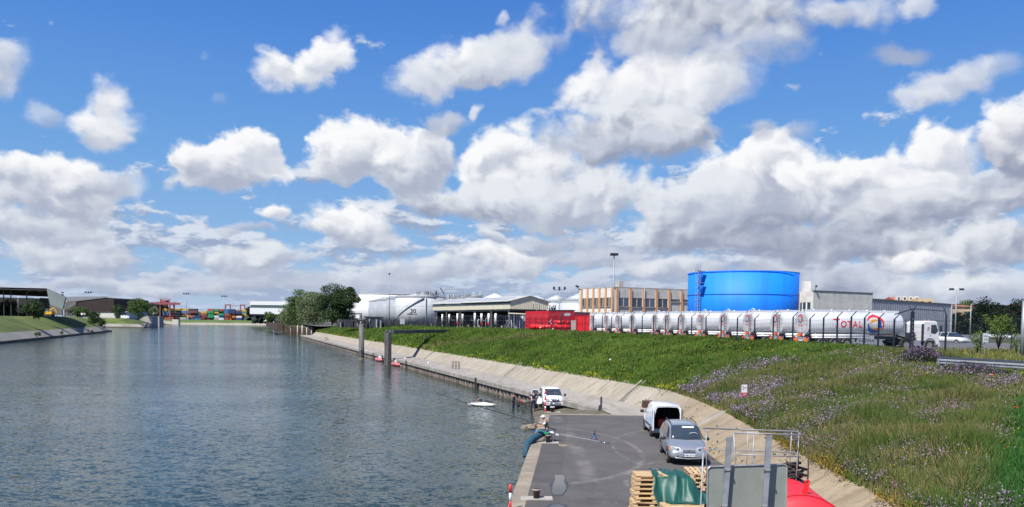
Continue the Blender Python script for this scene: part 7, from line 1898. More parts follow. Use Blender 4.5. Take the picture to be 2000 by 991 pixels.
def van():
    r = at_z(1275.7,853,QZ);t = thing('white_van','small white van with its rear doors open and a pale blue side print','van',(8.72,r.y+1.45,QZ+.004),R(88))
    P = M['carwhite']
    # open-backed shell: side walls, roof, floor, nose
    def ring(x,hw,z0,zs,zt,rt):
        return [Vector((x,-hw*.97,z0)),Vector((x,-hw,z0+.35)),Vector((x,-hw*.985,zs)),Vector((x,-rt,zt-.10)),Vector((x,-rt*.86,zt)),Vector((x,0,zt+.02)),Vector((x,rt*.86,zt)),Vector((x,rt,zt-.10)),Vector((x,hw*.985,zs)),Vector((x,hw,z0+.35)),Vector((x,hw*.97,z0))]
    b = MB();b.loft([ring(-2.05,.84,.42,1.05,1.80,.70),ring(-1.9,.85,.36,1.05,1.83,.71),ring(.3,.86,.30,1.05,1.82,.70),ring(.95,.86,.30,1.05,1.68,.66)],P,closed=False,caps=False)
    b.loft([ring(-2.0,.80,.46,1.05,1.74,.66),ring(.5,.80,.40,1.05,1.74,.65)],M['interior'],closed=False,caps=False)
    # rear frame
    A = ring(-2.05,.84,.42,1.05,1.80,.70);B = ring(-2.03,.75,.50,1.05,1.70,.62)
    b.add(A+B,[(k,k+1,11+k+1,11+k) for k in range(10)],P)
    obj('body',b,None,t)
    b = MB();b.loft([ring(.95,.86,.30,1.02,1.68,.66),ring(1.5,.86,.30,.98,1.12,.72),ring(2.0,.80,.32,.85,.95,.62),ring(2.2,.66,.36,.66,.72,.5)],P,closed=False);obj('bonnet',b,None,t)
    b = MB();b.box((-.6,0,.46),(2.9,1.6,.08),M['interior']);b.box((.55,0,1.0),(.06,1.55,1.1),M['interior']);obj('load_floor',b,None,t)
    b = MB()
    for y in (-.38,.38): b.box((.42,y,1.15),(.16,.46,.75),M['seat']);b.box((.40,y,1.60),(.12,.24,.18),M['seat'])
    obj('seat',b,None,t)
    for y,w in ((-.45,.28),(.5,.10)): b = MB();b.box((.50,y,1.42),(.03,w,.42),M['panelwhite']);obj('bulkhead_window',b,None,t)
    b = MB();b.box((-.9,.15,.72),(.7,.5,.45),M['darkred']);b.ball((-1.35,-.35,.76),(.28,.25,.22),M['seat'],10,8);b.box((-1.1,-.35,.6),(.6,.5,.25),M['jeans']);obj('load',b,None,t)
    # open doors
    for s in (-1,1):
        d = MB();ang = R(70) if s < 0 else R(95)
        hinge = Vector((-2.07,s*.80,0));w = .74
        dirv = Vector((-math.sin(ang),-s*math.cos(ang),0)) if True else None
        zt = 1.76
        poly = [hinge+Vector((0,0,.52)),hinge+dirv*w+Vector((0,0,.52)),hinge+dirv*w+Vector((0,0,zt-.03)),hinge+Vector((0,-s*.0,zt-.12))]
        d.slab(poly,Vector((0,s*.06,0)),P);dd = obj('rear_door',d,None,t)
        g = MB();q = [hinge+dirv*(w*.15)+Vector((0,s*.065,1.12)),hinge+dirv*(w*.85)+Vector((0,s*.065,1.12)),hinge+dirv*(w*.85)+Vector((0,s*.065,1.62)),hinge+dirv*(w*.18)+Vector((0,s*.065,1.56))]
        g.slab(q,Vector((0,s*.008,0)),M['glass']);g.slab([p+Vector((0,-s*.075,0)) for p in q],Vector((0,-s*.008,0)),M['glass']);obj('pane',g,None,dd)
        b = MB();b.box((-2.05,s*.80,.98),(.07,.11,.42),M['redlamp']);lp = obj('tail_lamp',b,None,t);b = MB();b.box((-2.09,s*.80,1.0),(.02,.09,.12),M['white']);obj('reversing_lamp',b,None,lp)
        b = MB();b.slab([(.62,s*.845,1.08),(.60,s*.73,1.55),(.98,s*.70,1.50),(1.35,s*.84,1.08)][::s],(0,-s*.02,0),M['glass']);obj('side_window',b,None,t)
        b = MB();b.ball((1.25,s*1.0,1.14),(.07,.12,.10),M['ink'],10,8);b.bar((1.22,s*.85,1.08),(1.25,s*1.0,1.1),.05,.04,M['ink']);obj('mirror',b,None,t)
        b = MB();b.box((-.2,s*.868,.62),(2.0,.02,.07),M['ink']);obj('side_strip',b,None,t)
        b = MB();y = s*.862
        b.slab([(-1.85,y,.62),(-1.2,y,.50),(-.55,y,.62),(-.9,y*.995,1.02),(-1.3,y*.97,1.20),(-1.85,y*.975,1.12)][::s],(0,s*.006,0),M['vanblue']);obj('side_print',b,None,t)
        b = MB();b.slab([(-1.3,s*.815,1.25),(-.7,s*.815,1.25),(-.6,s*.78,1.42),(-1.3,s*.78,1.42)][::s],(0,s*.02,0),M['vanblue']);obj('side_print',b,None,t)
        for x in (-1.42,1.30): b = MB();b.cyl((x,s*.70,.34),(x,s*.868,.34),.37,n=20,m=M['interior']);obj('wheel_arch',b,None,t)
    wheelset(t,(-1.42,1.30),.868,.305,.19,'wheelhub',8)
    b = MB();b.box((-2.10,0,.42),(.16,1.62,.24),M['greyclad']);obj('rear_bumper',b,None,t,bevel=.03)
    b = MB();b.slab([(.98,-.62,1.62),(.98,.62,1.62),(1.50,.68,1.12),(1.50,-.68,1.12)],(.01,0,.01),M['glass']);obj('windscreen',b,None,t)
van()
def offroader():
    f = at_z(1083,802.5,.27);t = thing('white_off_roader','white off-road car with a bull bar on the wet boat ramp, side door open','car',(3.33,67.2,.20),R(-85),None)
    t.rotation_euler = (0,0,R(-84))
    P = M['carwhite']
    b = MB();S = [(-1.95,.55,.78,.98,.72,1.02),(-1.9,.48,.84,1.02,.72,1.60),(-1.7,.46,.86,1.02,.70,1.74),(.1,.45,.86,1.02,.69,1.76),(.38,.45,.86,1.02,.69,1.68),(.85,.45,.86,1.02,.76,1.16),(1.75,.46,.84,.98,.74,1.05),(1.95,.48,.80,.86,.70,.92),(2.02,.55,.74,.72,.64,.76)]
    b.loft([car_section(*s) for s in S],P,smooth=True);obj('body',b,None,t)
    b = MB();b.slab([(.42,-.62,1.66),(.42,.62,1.66),(.84,.74,1.16),(.84,-.74,1.16)],(.03,0,.03),M['glass']);ws = obj('windscreen',b,None,t)
    w = MB();w.ball((.72,.25,1.33),(.05,.16,.10),M['seat'],10,6);w.slab([(.52,-.45,1.62),(.52,.10,1.62),(.60,.0,1.52),(.60,-.40,1.50)],(.045,0,.035),M['glassblue']);obj('reflection_panel',w,None,ws)
    b = MB();b.box((2.02,0,.60),(.22,1.66,.28),M['tankgrey2']);obj('bumper',b,None,t,bevel=.05)
    b = MB();b.box((2.00,0,.80),(.12,1.60,.12),M['greyclad']);obj('grille_band',b,None,t)
    for s in (-1,1):
        b = MB();b.cyl((1.98,s*.62,.93),(2.06,s*.62,.93),.095,n=14,m=M['lamp']);b.tube([Vector((2.05,s*.62+.10*math.cos(u),.93+.10*math.sin(u))) for u in np.linspace(0,2*math.pi,13)],.015,5,M['ink'],caps=False);obj('headlamp',b,None,t)
        b = MB();b.box((2.04,s*.22,.93),(.06,.24,.09),M['interior']);obj('grille_opening',b,None,t)
        b = MB();b.box((2.07,s*.66,.80),(.04,.22,.08),M['amber']);obj('indicator',b,None,t)
        b = MB();b.box((.85,s*1.02,1.22),(.12,.16,.20),M['ink']);b.bar((.85,s*.86,1.14),(.85,s*.98,1.17),.04,.04,M['ink']);obj('mirror',b,None,t)
        b = MB();b.slab([(-1.75,s*.845,1.08),(-1.7,s*.715,1.62),(-.3,s*.71,1.64),(-.3,s*.85,1.08)][::s],(0,-s*.02,0),M['glass']);obj('side_window',b,None,t)
    b = MB();b.tube([Vector((2.06,.07*math.cos(u),.93+.06*math.sin(u))) for u in np.linspace(0,2*math.pi,11)],.014,5,M['ink'],caps=False);obj('emblem',b,None,t)
    b = MB()
    for s in (-1,1): b.tube([(2.16,s*.40,.42),(2.20,s*.38,.70),(2.16,s*.30,.90),(2.14,0,.94)],.035,8,M['chrome'])
    b.tube([(2.2,-.38,.66),(2.2,.38,.66)],.025,6,M['chrome']);b.slab([(2.17,-.25,.80),(2.17,.25,.80),(2.17,.22,.88),(2.17,-.22,.88)],(.01,0,0),M['interior']);obj('bull_bar',b,None,t)
    b = MB();b.box((2.15,0,.60),(.02,.48,.11),M['plate']);obj('number_plate',b,None,t)
    wheelset(t,(-1.28,1.35),.86,.37,.24,'wheelhub',5)
    # open passenger door on the picture's left side (local -y)
    hinge = Vector((.80,-.88,0));dv = Vector((-.55,-.83,0)).normalized();b = MB()
    q = lambda u,z: hinge+dv*u+Vector((0,0,z))
    b.slab([q(0,.50),q(.35,.44),q(.95,.50),q(1.05,1.08),q(0,1.08)],Vector((.83,-.55,0))*.05,P);b.bar(q(1.05,1.06),q(.88,1.62),.05,.05,P);b.bar(q(.88,1.62),q(.42,1.64),.05,.05,P);b.bar(q(.42,1.64),q(.02,1.10),.05,.05,P);d = obj('open_door',b,None,t)
    g = MB();g.slab([q(.05,1.09),q(1.0,1.09),q(.86,1.60),q(.42,1.60)],(.01,0,0),M['glassblue']);obj('pane',g,None,d)
    b = MB();b.box((-1.15,-.9,0),(.1,.1,.1),M['ink']);b.box((2.0,.55,1.0),(.02,.02,.02),M['ink'])
offroader()
def ski_trailer():
    p = at_z(1040,803,.0);t = thing('jet_ski_trailer','low trailer with red pads half in the water behind the man at the ramp','trailer',(1.35,69.3,.06),R(100))
    b = MB();
    for s in (-.45,.45): b.bar((-1.6,s,.42),(1.5,s*.4,.42),.08,.08,M['dark'])
    b.bar((-1.2,-.6,.42),(-1.2,.6,.42),.08,.08,M['dark']);b.bar((0,-.7,.40),(0,.7,.40),.08,.08,M['dark']);obj('frame',b,None,t)
    for s in (-1,1): b = MB();b.box((-.3,s*.42,.56),(1.3,.20,.13),M['pink']);obj('pad',b,None,t);w = MB();w.cyl((-.1,s*.72,.27),(-.1,s*.88,.27),.27,n=16,m=M['black']);obj('wheel',w,None,t)
    b = MB();b.box((.5,0,.50),(.4,.3,.12),M['green']);obj('green_block',b,None,t)
ski_trailer()

# ------------------------------------------------------------------ people
def skin(name,V,E,Rr,m,parent,sub=1):
    me = bpy.data.meshes.new(name);me.from_pydata([tuple(v) for v in V],E,[]);me.materials.append(m)
    o = bpy.data.objects.new(name,me);COL.objects.link(o)
    if parent is not None: o.parent = parent
    sk = o.modifiers.new('skin','SKIN');sk.use_smooth_shade = True
    lay = me.skin_vertices[0].data if me.skin_vertices else None
    if lay is None: return o
    for i,r in enumerate(Rr):
        lay[i].radius = (r,r) if not isinstance(r,tuple) else r
        lay[i].use_root = (i == 0)
    s = o.modifiers.new('smooth','SUBSURF');s.levels = sub;s.render_levels = sub
    return o
def person(label,loc,rz,J,cat='person',group=None,top=None,legs=None,sleeves=None,hair='hairdark',cap=None,shoes='ink',hips=None,feet=True):
    """J: joint -> local position (x right of the person, y forward, z up)"""
    t = thing('person',label,cat,loc,rz,group);J = {k: Vector(v) for k,v in J.items()}
    V = [];Rr = [];E = []
    idx = {}
    def add(n,p,r,par=None):
        V.append(p);Rr.append(r);idx[n] = len(V)-1
        if par is not None: E.append((idx[par],idx[n]))
    add('pelvis',J['pelvis'],(.13,.10));add('waist',J['pelvis'].lerp(J['chest'],.45),(.125,.095),'pelvis');add('chest',J['chest'],(.155,.11),'waist');add('neck',J['neck'],.052,'chest')
    hd = (J['head']-J['neck']).normalized();add('jaw',J['neck']+hd*.07,.060,'neck');add('skull',J['head'],(.082,.098),'jaw');add('crown',J['head']+hd*.09,(.060,.07),'skull')
    for s,S in ((-1,'l'),(1,'r')):
        add('sh'+S,J['sh'+S],.058,'chest');add('el'+S,J['el'+S],.043,'sh'+S);add('wr'+S,J['wr'+S],.030,'el'+S)
        d = (J['wr'+S]-J['el'+S]).normalized();side = d.cross(Vector((0,0,1)));side = side.normalized() if side.length > .1 else Vector((1,0,0));dn = d.cross(side)
        add('palm'+S,J['wr'+S]+d*.06,(.036,.020),'wr'+S)
        for k in range(4):
            off = side*(-.030+.020*k);a = J['wr'+S]+d*.10+off;L = (.070,.080,.075,.058)[k]
            add('f%d%s' % (k,S),a,.010,'palm'+S);add('g%d%s' % (k,S),a+d*L*.55+dn*.022,.009,'f%d%s' % (k,S));add('h%d%s' % (k,S),a+d*L*.75+dn*.055,.007,'g%d%s' % (k,S))
        add('th'+S,J['wr'+S]+d*.055-side*.045,.011,'palm'+S);add('ti'+S,J['wr'+S]+d*.10-side*.06+dn*.02,.009,'th'+S)
        add('hp'+S,J['hp'+S],.085,'pelvis');add('kn'+S,J['kn'+S],.056,'hp'+S);add('an'+S,J['an'+S],.038,'kn'+S);add('to'+S,J['to'+S],.034,'an'+S)
    skin('body',V,E,Rr,M['skin'],t)
    def cloth(name,chain,rads,m,extra=()):
        vv = [J[c] if isinstance(c,str) else c for c in chain];ee = [(i,i+1) for i in range(len(vv)-1)];rr = list(rads)
        for (par,cs,rs) in extra:
            p = par
            for c,r in zip(cs,rs): vv.append(J[c] if isinstance(c,str) else c);rr.append(r);ee.append((p,len(vv)-1));p = len(vv)-1
        return skin(name,vv,ee,rr,M[m],t)
    if top:
        w = J['pelvis'].lerp(J['chest'],.45);nk = J['chest'].lerp(J['neck'],.72);q = .62 if sleeves != 'long' else 1.0
        cloth('top',['pelvis',w,'chest',nk],[(.150,.118),(.142,.112),(.172,.128),(.085,.075)],top,
              [(2,['shl',J['shl'].lerp(J['ell'],q)],[.074,.058]),(2,['shr',J['shr'].lerp(J['elr'],q)],[.074,.058])] if sleeves != 'none' else [])
    if sleeves == 'white' or sleeves == 'long':
        for S in 'lr': cloth('sleeve',['sh'+S,J['sh'+S].lerp(J['el'+S],.75) if sleeves == 'white' else 'el'+S]+([] if sleeves == 'white' else ['wr'+S]),[.078,.064] if sleeves == 'white' else [.07,.055,.042],'whitecloth' if sleeves == 'white' else top)
    if legs:
        cloth('trousers',['pelvis','hpl','knl','anl'],[(.150,.118),.102,.074,.058],legs,[(0,['hpr','knr','anr'],[.102,.074,.058]),(0,[J['pelvis'].lerp(J['chest'],.32)],[(.148,.116)])])
    if feet:
        for S in 'lr': b = MB();a,c = J['an'+S],J['to'+S];d = (c-a).normalized();b.loft([[a+Vector((0,0,-.02))+d*u+Vector((math.cos(k)*w,0,math.sin(k)*hh)) for k in np.linspace(0,6.283,9)[:-1]] for u,w,hh in ((-.07,.035,.04),(0,.05,.06),(.12,.052,.045),(.2,.04,.025))],M[shoes]);obj('shoe',b,None,t)
    # face: nose, ears, eyes; hair or cap
    fwd = J.get('face',Vector((0,1,0))).normalized();rt = fwd.cross(Vector((0,0,1))).normalized();hc = J['head']+Vector((0,0,.0))
    b = MB();b.ball(hc+fwd*.105+Vector((0,0,-.015)),(.016,.016,.026),M['skin'],8,6);obj('nose',b,None,t)
    for s in (-1,1):
        b = MB();b.ball(hc+rt*s*.088,(.014,.022,.034),M['skin'],8,6);obj('ear',b,None,t)
        b = MB();b.ball(hc+fwd*.088+rt*s*.032+Vector((0,0,.018)),.011,M['ink'],6,5);obj('eye',b,None,t)
    b = MB();b.box(hc+fwd*.093+Vector((0,0,-.055)),(.045,.012,.009),M['darkred']);obj('mouth',b,None,t)
    if cap:
        b = MB();c = hc+Vector((0,0,.045));b.ball(c,(.108,.115,.085),M[cap],14,8);c2 = c+fwd*.13+Vector((0,0,-.01));b.slab([c2+rt*.075-fwd*.07,c2+rt*.055+fwd*.05,c2-rt*.055+fwd*.05,c2-rt*.075-fwd*.07],(0,0,.014),M[cap]);obj('cap',b,None,t)
    else:
        b = MB();b.ball(hc+Vector((0,0,.035))-fwd*.014,(.094,.104,.084),M[hair],14,8);obj('hair',b,None,t)
    return t
STAND = dict(pelvis=(0,0,.95),chest=(0,.01,1.30),neck=(0,0,1.48),head=(0,.03,1.63),shl=(-.19,0,1.42),shr=(.19,0,1.42),ell=(-.25,-.02,1.12),elr=(.25,-.02,1.12),wrl=(-.26,.08,.88),wrr=(.26,.08,.88),
             hpl=(-.095,0,.90),hpr=(.095,0,.90),knl=(-.12,.03,.49),knr=(.11,.03,.49),anl=(-.13,0,.08),anr=(.12,-.02,.08),tol=(-.14,.15,.04),tor=(.13,.13,.04))
def people():
    # man in navy at the car, back to us, hand on the roof
    J = dict(STAND);J.update(elr=(.45,.06,1.50),wrr=(.62,.10,1.72),ell=(-.30,-.02,1.14),wrl=(-.24,.12,.98),hpl=(-.10,0,.92),anl=(-.16,.05,.08),anr=(.14,-.02,.08))
    person('man in navy t-shirt and trousers with one hand on the white car',(1.80,66.3,.02),R(-4),J,top='navycloth',legs='wetsuit',group=None,hair='hairdark')
    # wader in wetsuit
    J = dict(STAND);J.update(wrl=(-.2,.16,.92),wrr=(.2,.18,.95),face=(0,1,0))
    p = at_z(1003,797,0);person('person in a navy wetsuit wading knee deep off the boat ramp',(p.x,p.y,-.42),R(75),J,top='wetsuit',legs='wetsuit',sleeves='long',feet=False,hair='hairdark')
    # swimmer lying over a board
    p = at_z(940,793.5,0)
    t = thing('jet_board','white board with green and lilac trim floating beyond the ramp','board',(p.x+.1,p.y,.10),R(168))
    b = MB();b.loft([[Vector((x,w*c,h_*s_+.04)) for c,s_ in ((-1,0),(-.7,1),(.7,1),(1,0),(.7,-.8),(-.7,-.8))] for x,w,h_ in ((-1.15,.12,.05),(-1.0,.34,.13),(-.3,.42,.22),(.5,.38,.16),(1.1,.22,.08),(1.35,.04,.03))],M['white']);obj('hull',b,None,t)
    b = MB();b.box((-.7,-.30,.16),(.6,.10,.05),M['green']);b.box((.75,-.22,.14),(.7,.12,.05),M['lilac']);obj('trim',b,None,t)
    J = dict(pelvis=(0,-.25,.34),chest=(0,.12,.38),neck=(0,.30,.44),head=(0,.42,.54),shl=(-.19,.22,.38),shr=(.19,.22,.38),ell=(-.26,.42,.22),elr=(.26,.44,.24),wrl=(-.12,.62,.14),wrr=(.12,.62,.16),
             hpl=(-.09,-.30,.32),hpr=(.09,-.30,.32),knl=(-.12,-.72,.20),knr=(.12,-.72,.20),anl=(-.14,-1.12,.02),anr=(.14,-1.12,.04),tol=(-.15,-1.26,-.04),tor=(.15,-1.26,-.02),face=(0,1,.1))
    person('swimmer in a dark wetsuit lying chest down over the white board',(p.x+.05,p.y-.05,.16),R(80),J,top='wetsuit',legs='wetsuit',sleeves='short',feet=False)
    # angler on his seat box, side on, facing left over the water
    g = at_z(1069,863,QZ);O = Vector((g.x,g.y,QZ+.01))
    J = dict(pelvis=(0,0,.60),chest=(0,.10,.97),neck=(0,.16,1.15),head=(0,.24,1.28),shl=(-.20,.10,1.08),shr=(.20,.10,1.08),ell=(-.24,.26,.86),elr=(.23,.22,.84),wrl=(-.10,.50,.86),wrr=(.10,.42,.80),
             hpl=(-.10,.04,.56),hpr=(.10,.04,.56),knl=(-.16,.46,.60),knr=(.16,.46,.58),anl=(-.16,.50,.16),anr=(.16,.52,.16),tol=(-.16,.66,.10),tor=(.16,.68,.10),face=(0,1,-.1))
    person('angler in a white cap and khaki vest seated at the quay edge',tuple(O),R(88),J,top='khaki',legs='jeans',sleeves='white',cap='whitecloth')
    t = thing('seat_box','angler\'s black seat box on silver legs with green tray','fishing seat',tuple(O+Vector((.06,0,0))),R(88))
    b = MB();b.box((0,-.05,.36),(.42,.36,.26),M['seat']);obj('box',b,None,t)
    b = MB();b.box((0,-.05,.505),(.44,.38,.04),M['whitecloth']);obj('cushion',b,None,t)
    for x in (-.24,.24):
        for y in (-.24,.16): b = MB();b.tube([(x,y,0),(x,y,.62)],.016,6,M['chrome']);b.cyl((x,y,0),(x,y,.02),.05,n=8,m=M['tankgrey2']);obj('leg',b,None,t)
    b = MB();b.tube([(-.3,-.28,.55),(.3,-.28,.55)],.015,6,M['chrome']);b.tube([(-.24,-.24,.3),(-.24,.16,.3)],.012,6,M['chrome']);obj('frame',b,None,t)
    b = MB();b.box((-.36,.12,.50),(.30,.26,.06),M['green']);b.box((-.36,.35,.60),(.10,.6,.03),M['green'],rot=(.25,0,0));obj('side_tray',b,None,t)
    b = MB();b.tube([(-.36,-.1,.52),(-.36,.9,.60)],.022,6,M['bluepl']);obj('tray_arm',b,None,t)
    b = MB();b.cyl((.36,-.45,.28),(.50,-.45,.28),.10,n=12,m=M['white']);obj('reel',b,None,t)
    b = MB();b.box((-.12,.05,.06),(.2,.2,.12),M['plateblue']);obj('bait_box',b,None,t)
    # pole in the hands
    hand = at_y(1057,829,O.y);tip = at_y(852,768,50);butt = at_y(1086,840.5,O.y+.1);b = MB();b.tube([butt,hand,hand.lerp(tip,.5)+Vector((0,0,-.05)),tip],[.026,.026,.022,.012],6,M['ink']);single('fishing_pole',b,'long black fishing pole held out over the canal','fishing pole')
    # keepnet draped over the edge
    ctr = [at_y(1064,848,O.y-.1),at_y(1051,851,O.y-.3),at_y(1040,857,O.y-.6),at_y(1031,867,O.y-1.2),at_y(1027,880,O.y-2.0),at_y(1025,893,O.y-2.3)]
    b = MB();rings = []
    for i,c in enumerate(ctr):
        w = (.10,.17,.20,.17,.13,.09)[i];d = (ctr[min(i+1,5)]-ctr[max(i-1,0)]).normalized();s = d.cross(Vector((0,1,0))).normalized();u = d.cross(s)
        rings.append([c+s*math.cos(k*math.pi/8)*w*(1+.22*math.sin(k*3+i*.6))+u*math.sin(k*math.pi/8)*w*.7*(1+.12*math.cos(k*2.3+i*1.7)) for k in range(16)])
    b.loft(rings,M['netblue']);single('keepnet',b,'long blue keepnet hanging from the angler\'s seat over the quay edge','keepnet')
    b = MB();c = at_y(1041,843,O.y+.5);pts = [c+Vector((.24*math.cos(u),.1*math.sin(u),.30*math.sin(u))) for u in np.linspace(0,2*math.pi,17)];b.tube(pts,.008,4,M['dark'],caps=False)
    for k in range(7): x = -.2+.066*k;zz = .30*math.sqrt(max(0,1-(x/.24)**2));b.tube([c+Vector((x,0,zz)),c+Vector((x*.6,.12,-.32))],.003,3,M['dark']);
    b.tube([c+Vector((.2,0,-.15)),at_y(1062,850,O.y)],.010,5,M['dark']);single('landing_net',b,'fine round landing net over the coping beside the keepnet','landing net')
    # second pole lying on a roller stand
    a = at_y(1082,846.5,O.y+.2);c = at_z(1191,866.5,QZ+.03);b = MB();b.tube([a,a.lerp(c,.5),c],[.011,.014,.018],6,M['tankgrey']);d = (a-c).normalized();b.tube([c,c+d*.55],.024,6,M['chrome']);single('spare_pole',b,'grey spare fishing pole lying across the asphalt','fishing pole')
    p = at_z(1161,859.5,QZ);t = thing('pole_roller','small blue legged roller stand with a black head on the asphalt','pole roller',(p.x,p.y,QZ))
    for an in (2.6,.55,4.7): b = MB();b.tube([(0,0,.30),(math.cos(an)*.20,math.sin(an)*.20,.02)],.018,6,M['bluepl']);obj('leg',b,None,t)
    b = MB();b.tube([(0,0,.28),(0,0,.42)],.045,8,M['ink']);b.tube([(0,0,.42),(.01,0,.50)],.020,6,M['ink']);obj('head',b,None,t)
M['lilac'] = mat('lilac_trim',(.30,.28,.62),(.26,.24,.55),rough=.5)
people()

# ------------------------------------------------------------------ quay furniture
def bollard(px_,py_,lab,top=None,h=.46,r=.14):
    p = at_z(px_,py_,QZ);t = thing('bollard',lab,'bollard',(p.x,p.y,QZ+.004),0,'mooring bollards on the quay')
    b = MB();b.box((-.0,0,.008),(1.15,.62,.02),M['concrete']);obj('base_slab',b,None,t)
    b = MB();b.tube([(0,0,0),(0,0,h*.78),(0,0,h*.84),(0,0,h)],[r,r,r*1.25,r*1.28],16,M['rust']);obj('shaft',b,None,t)
    b = MB();b.cyl((0,0,h),(0,0,h+.025),r*1.20,n=16,m=M[top or 'rust']);b.tube([Vector((math.cos(u)*r*1.22,math.sin(u)*r*1.22,h)) for u in np.linspace(0,2*math.pi,17)],.016,5,M['concrete_pale'],caps=False);obj('cap',b,None,t)
bollard(1048,974,'rusty mooring bollard nearest the camera beside the puddle',h=.33,r=.115);bollard(1070,865,'brown bollard on its pale slab below the angler\'s seat',h=.40,r=.12);bollard(1079,805.5,'bollard with a white painted cap at the far end of the quay','white',h=.36)
def banded_pole(px_,p,z0,z1,lab,cols,r=.045):
    t = thing('banded_pole',lab,'marker pole',(p.x,p.y,z0));n = len(cols);L = (z1-z0)/n
    for k,c in enumerate(cols): b = MB();b.tube([(0,0,L*k),(0,0,L*(k+1)-.002)],r,12,M[c]);obj('band',b,None,t)
p_ = at_y(996.5,985,27.0);banded_pole(996,p_,-.35,at_y(996.5,946,27.0).z,'red and white banded pole at the near quay edge',['white','brightred','white','brightred','white','brightred','white','brightred'])
p_ = at_z(1065,806,QZ);banded_pole(1066,p_,QZ+.01,at_y(1066,764,p_.y).z,'red and white banded pole standing in front of the white off-road car',['brightred','white','brightred','white','brightred','white','brightred'],.055)
def puddles():
    # thin sheets of rain water lying in the dips of the asphalt
    M['puddle'] = m = bpy.data.materials.new('puddle_water');m.use_nodes = True;bs = m.node_tree.nodes['Principled BSDF'];bs.inputs['Base Color'].default_value = (.05,.05,.05,1);bs.inputs['Roughness'].default_value = .03;bs.inputs['IOR'].default_value = 1.33
    M['wet'] = mat('wet_asphalt',(.022,.020,.020),(.032,.030,.029),rough=.35,scale=6)
    shapes = [([(1083.5,927.5),(1093,927),(1101,928),(1104,932),(1101.5,939),(1104,946),(1106,953),(1103,960),(1098,965),(1090,966.5),(1080,966.5),(1078,960),(1079,951),(1081,944),(1084,938)],'long puddle shaped like an hourglass on the asphalt',.35),
              ([(1074,989),(1082,985.5),(1092,985),(1100,987.5),(1104,993),(1102,1003),(1080,1003),(1072,996)],'round puddle cut by the lower picture edge',.35)]
    for pts,lab,k in shapes:
        P = [at_z(x,y,QZ+.012) for x,y in pts];c = sum(P,Vector())/len(P)
        def ringp(s,jit): 
            out = []
            for i in range(len(P)):
                for u in (0,.33,.66): q = P[i].lerp(P[(i+1) % len(P)],u);v = (q-c);out.append(c+v*(s+jit*rng.uniform(-1,1)))
            return out
        t = thing('puddle',lab,'puddle',(0,0,0))
        A = ringp(1.0,.03);B = [q+(q-c).normalized()*(.15+.07*rng.uniform(-1,1)) for q in A]
        b = MB();b.add([(q.x,q.y,QZ+.008) for q in B],[tuple(range(len(B)))],M['wet']);obj('wet_rim',b,None,t)
        b = MB();b.add([(q.x,q.y,QZ+.012) for q in A],[tuple(range(len(A)))],M['puddle']);obj('water_film',b,None,t)
    p = at_z(1084,859,QZ)
    for i,(pts,lab) in enumerate((([(1090,868),(1104,868),(1111,871),(1100,873),(1092,872)],'pale dried mud patch on the asphalt right of the bollard'),)):
        P = [at_z(x,y,QZ) for x,y in pts];b = MB();b.add([(q.x,q.y,QZ+.010) for q in P],[tuple(range(len(P)))],M['revet']);single('mud_patch',b,lab,'mud patch')
    # crumbs and scraps scattered on the asphalt
    b = MB();r = random.Random(4)
    for k in range(80):
        y = r.uniform(24,54);x = r.uniform(quay_edge_x(y)+.8,9.0);s = r.uniform(.006,.018);b.box((x,y,QZ+.004+s*.4),(s*r.uniform(1,3),s*2,s),M['concrete' if k % 3 else 'oldwood'],rz=r.uniform(0,3))
    tag(obj('grit',b),'pale grit and crumbs scattered over the asphalt quay','grit',kind='stuff')
puddles()
def driftwood():
    p = at_z(1277,797,QZ);t = thing('driftwood_heap','brown heap of branches and scrap wood behind the white van','scrap wood',(p.x,p.y,QZ))
    r = random.Random(8)
    for k in range(16): b = MB();a = Vector((r.uniform(-.8,.8),r.uniform(-.3,.3),r.uniform(.05,.5)));e = a+Vector((r.uniform(-.7,.7),r.uniform(-.3,.3),r.uniform(-.1,.45)));b.tube([a,(a+e)/2+Vector((0,0,.05)),e],[.05,.04,.02],6,M['oldwood']);obj('branch',b,None,t)
    b = MB();b.box((-.4,0,.25),(.9,.5,.5),M['rust'],rot=(.1,.1,.2));obj('crate',b,None,t)
    # weeds in cracks at the foot of the revetment
    b = MB()
    for k in range(120):
        y = r.uniform(30,62);u = r.random();q = [float(np.interp(y,STD[:,1],STD[:,j])) for j in range(5)]
        x = q[0]+(q[2]-q[0])*u*(.2 if k % 2 else 1);z = QZ+(q[4]-QZ)*u*(.2 if k % 2 else 1);
        for j in range(5): b.add([(x+r.uniform(-.05,.05),y+r.uniform(-.1,.1),z),(x+r.uniform(-.04,.06),y+r.uniform(-.1,.1),z+.02),(x+r.uniform(-.1,.1),y+r.uniform(-.12,.12),z+r.uniform(.05,.16))],[(0,1,2)],M['grassblade'])
    tag(obj('joint_weeds',b),'small weeds growing in the joints of the concrete slope','weeds',kind='stuff')

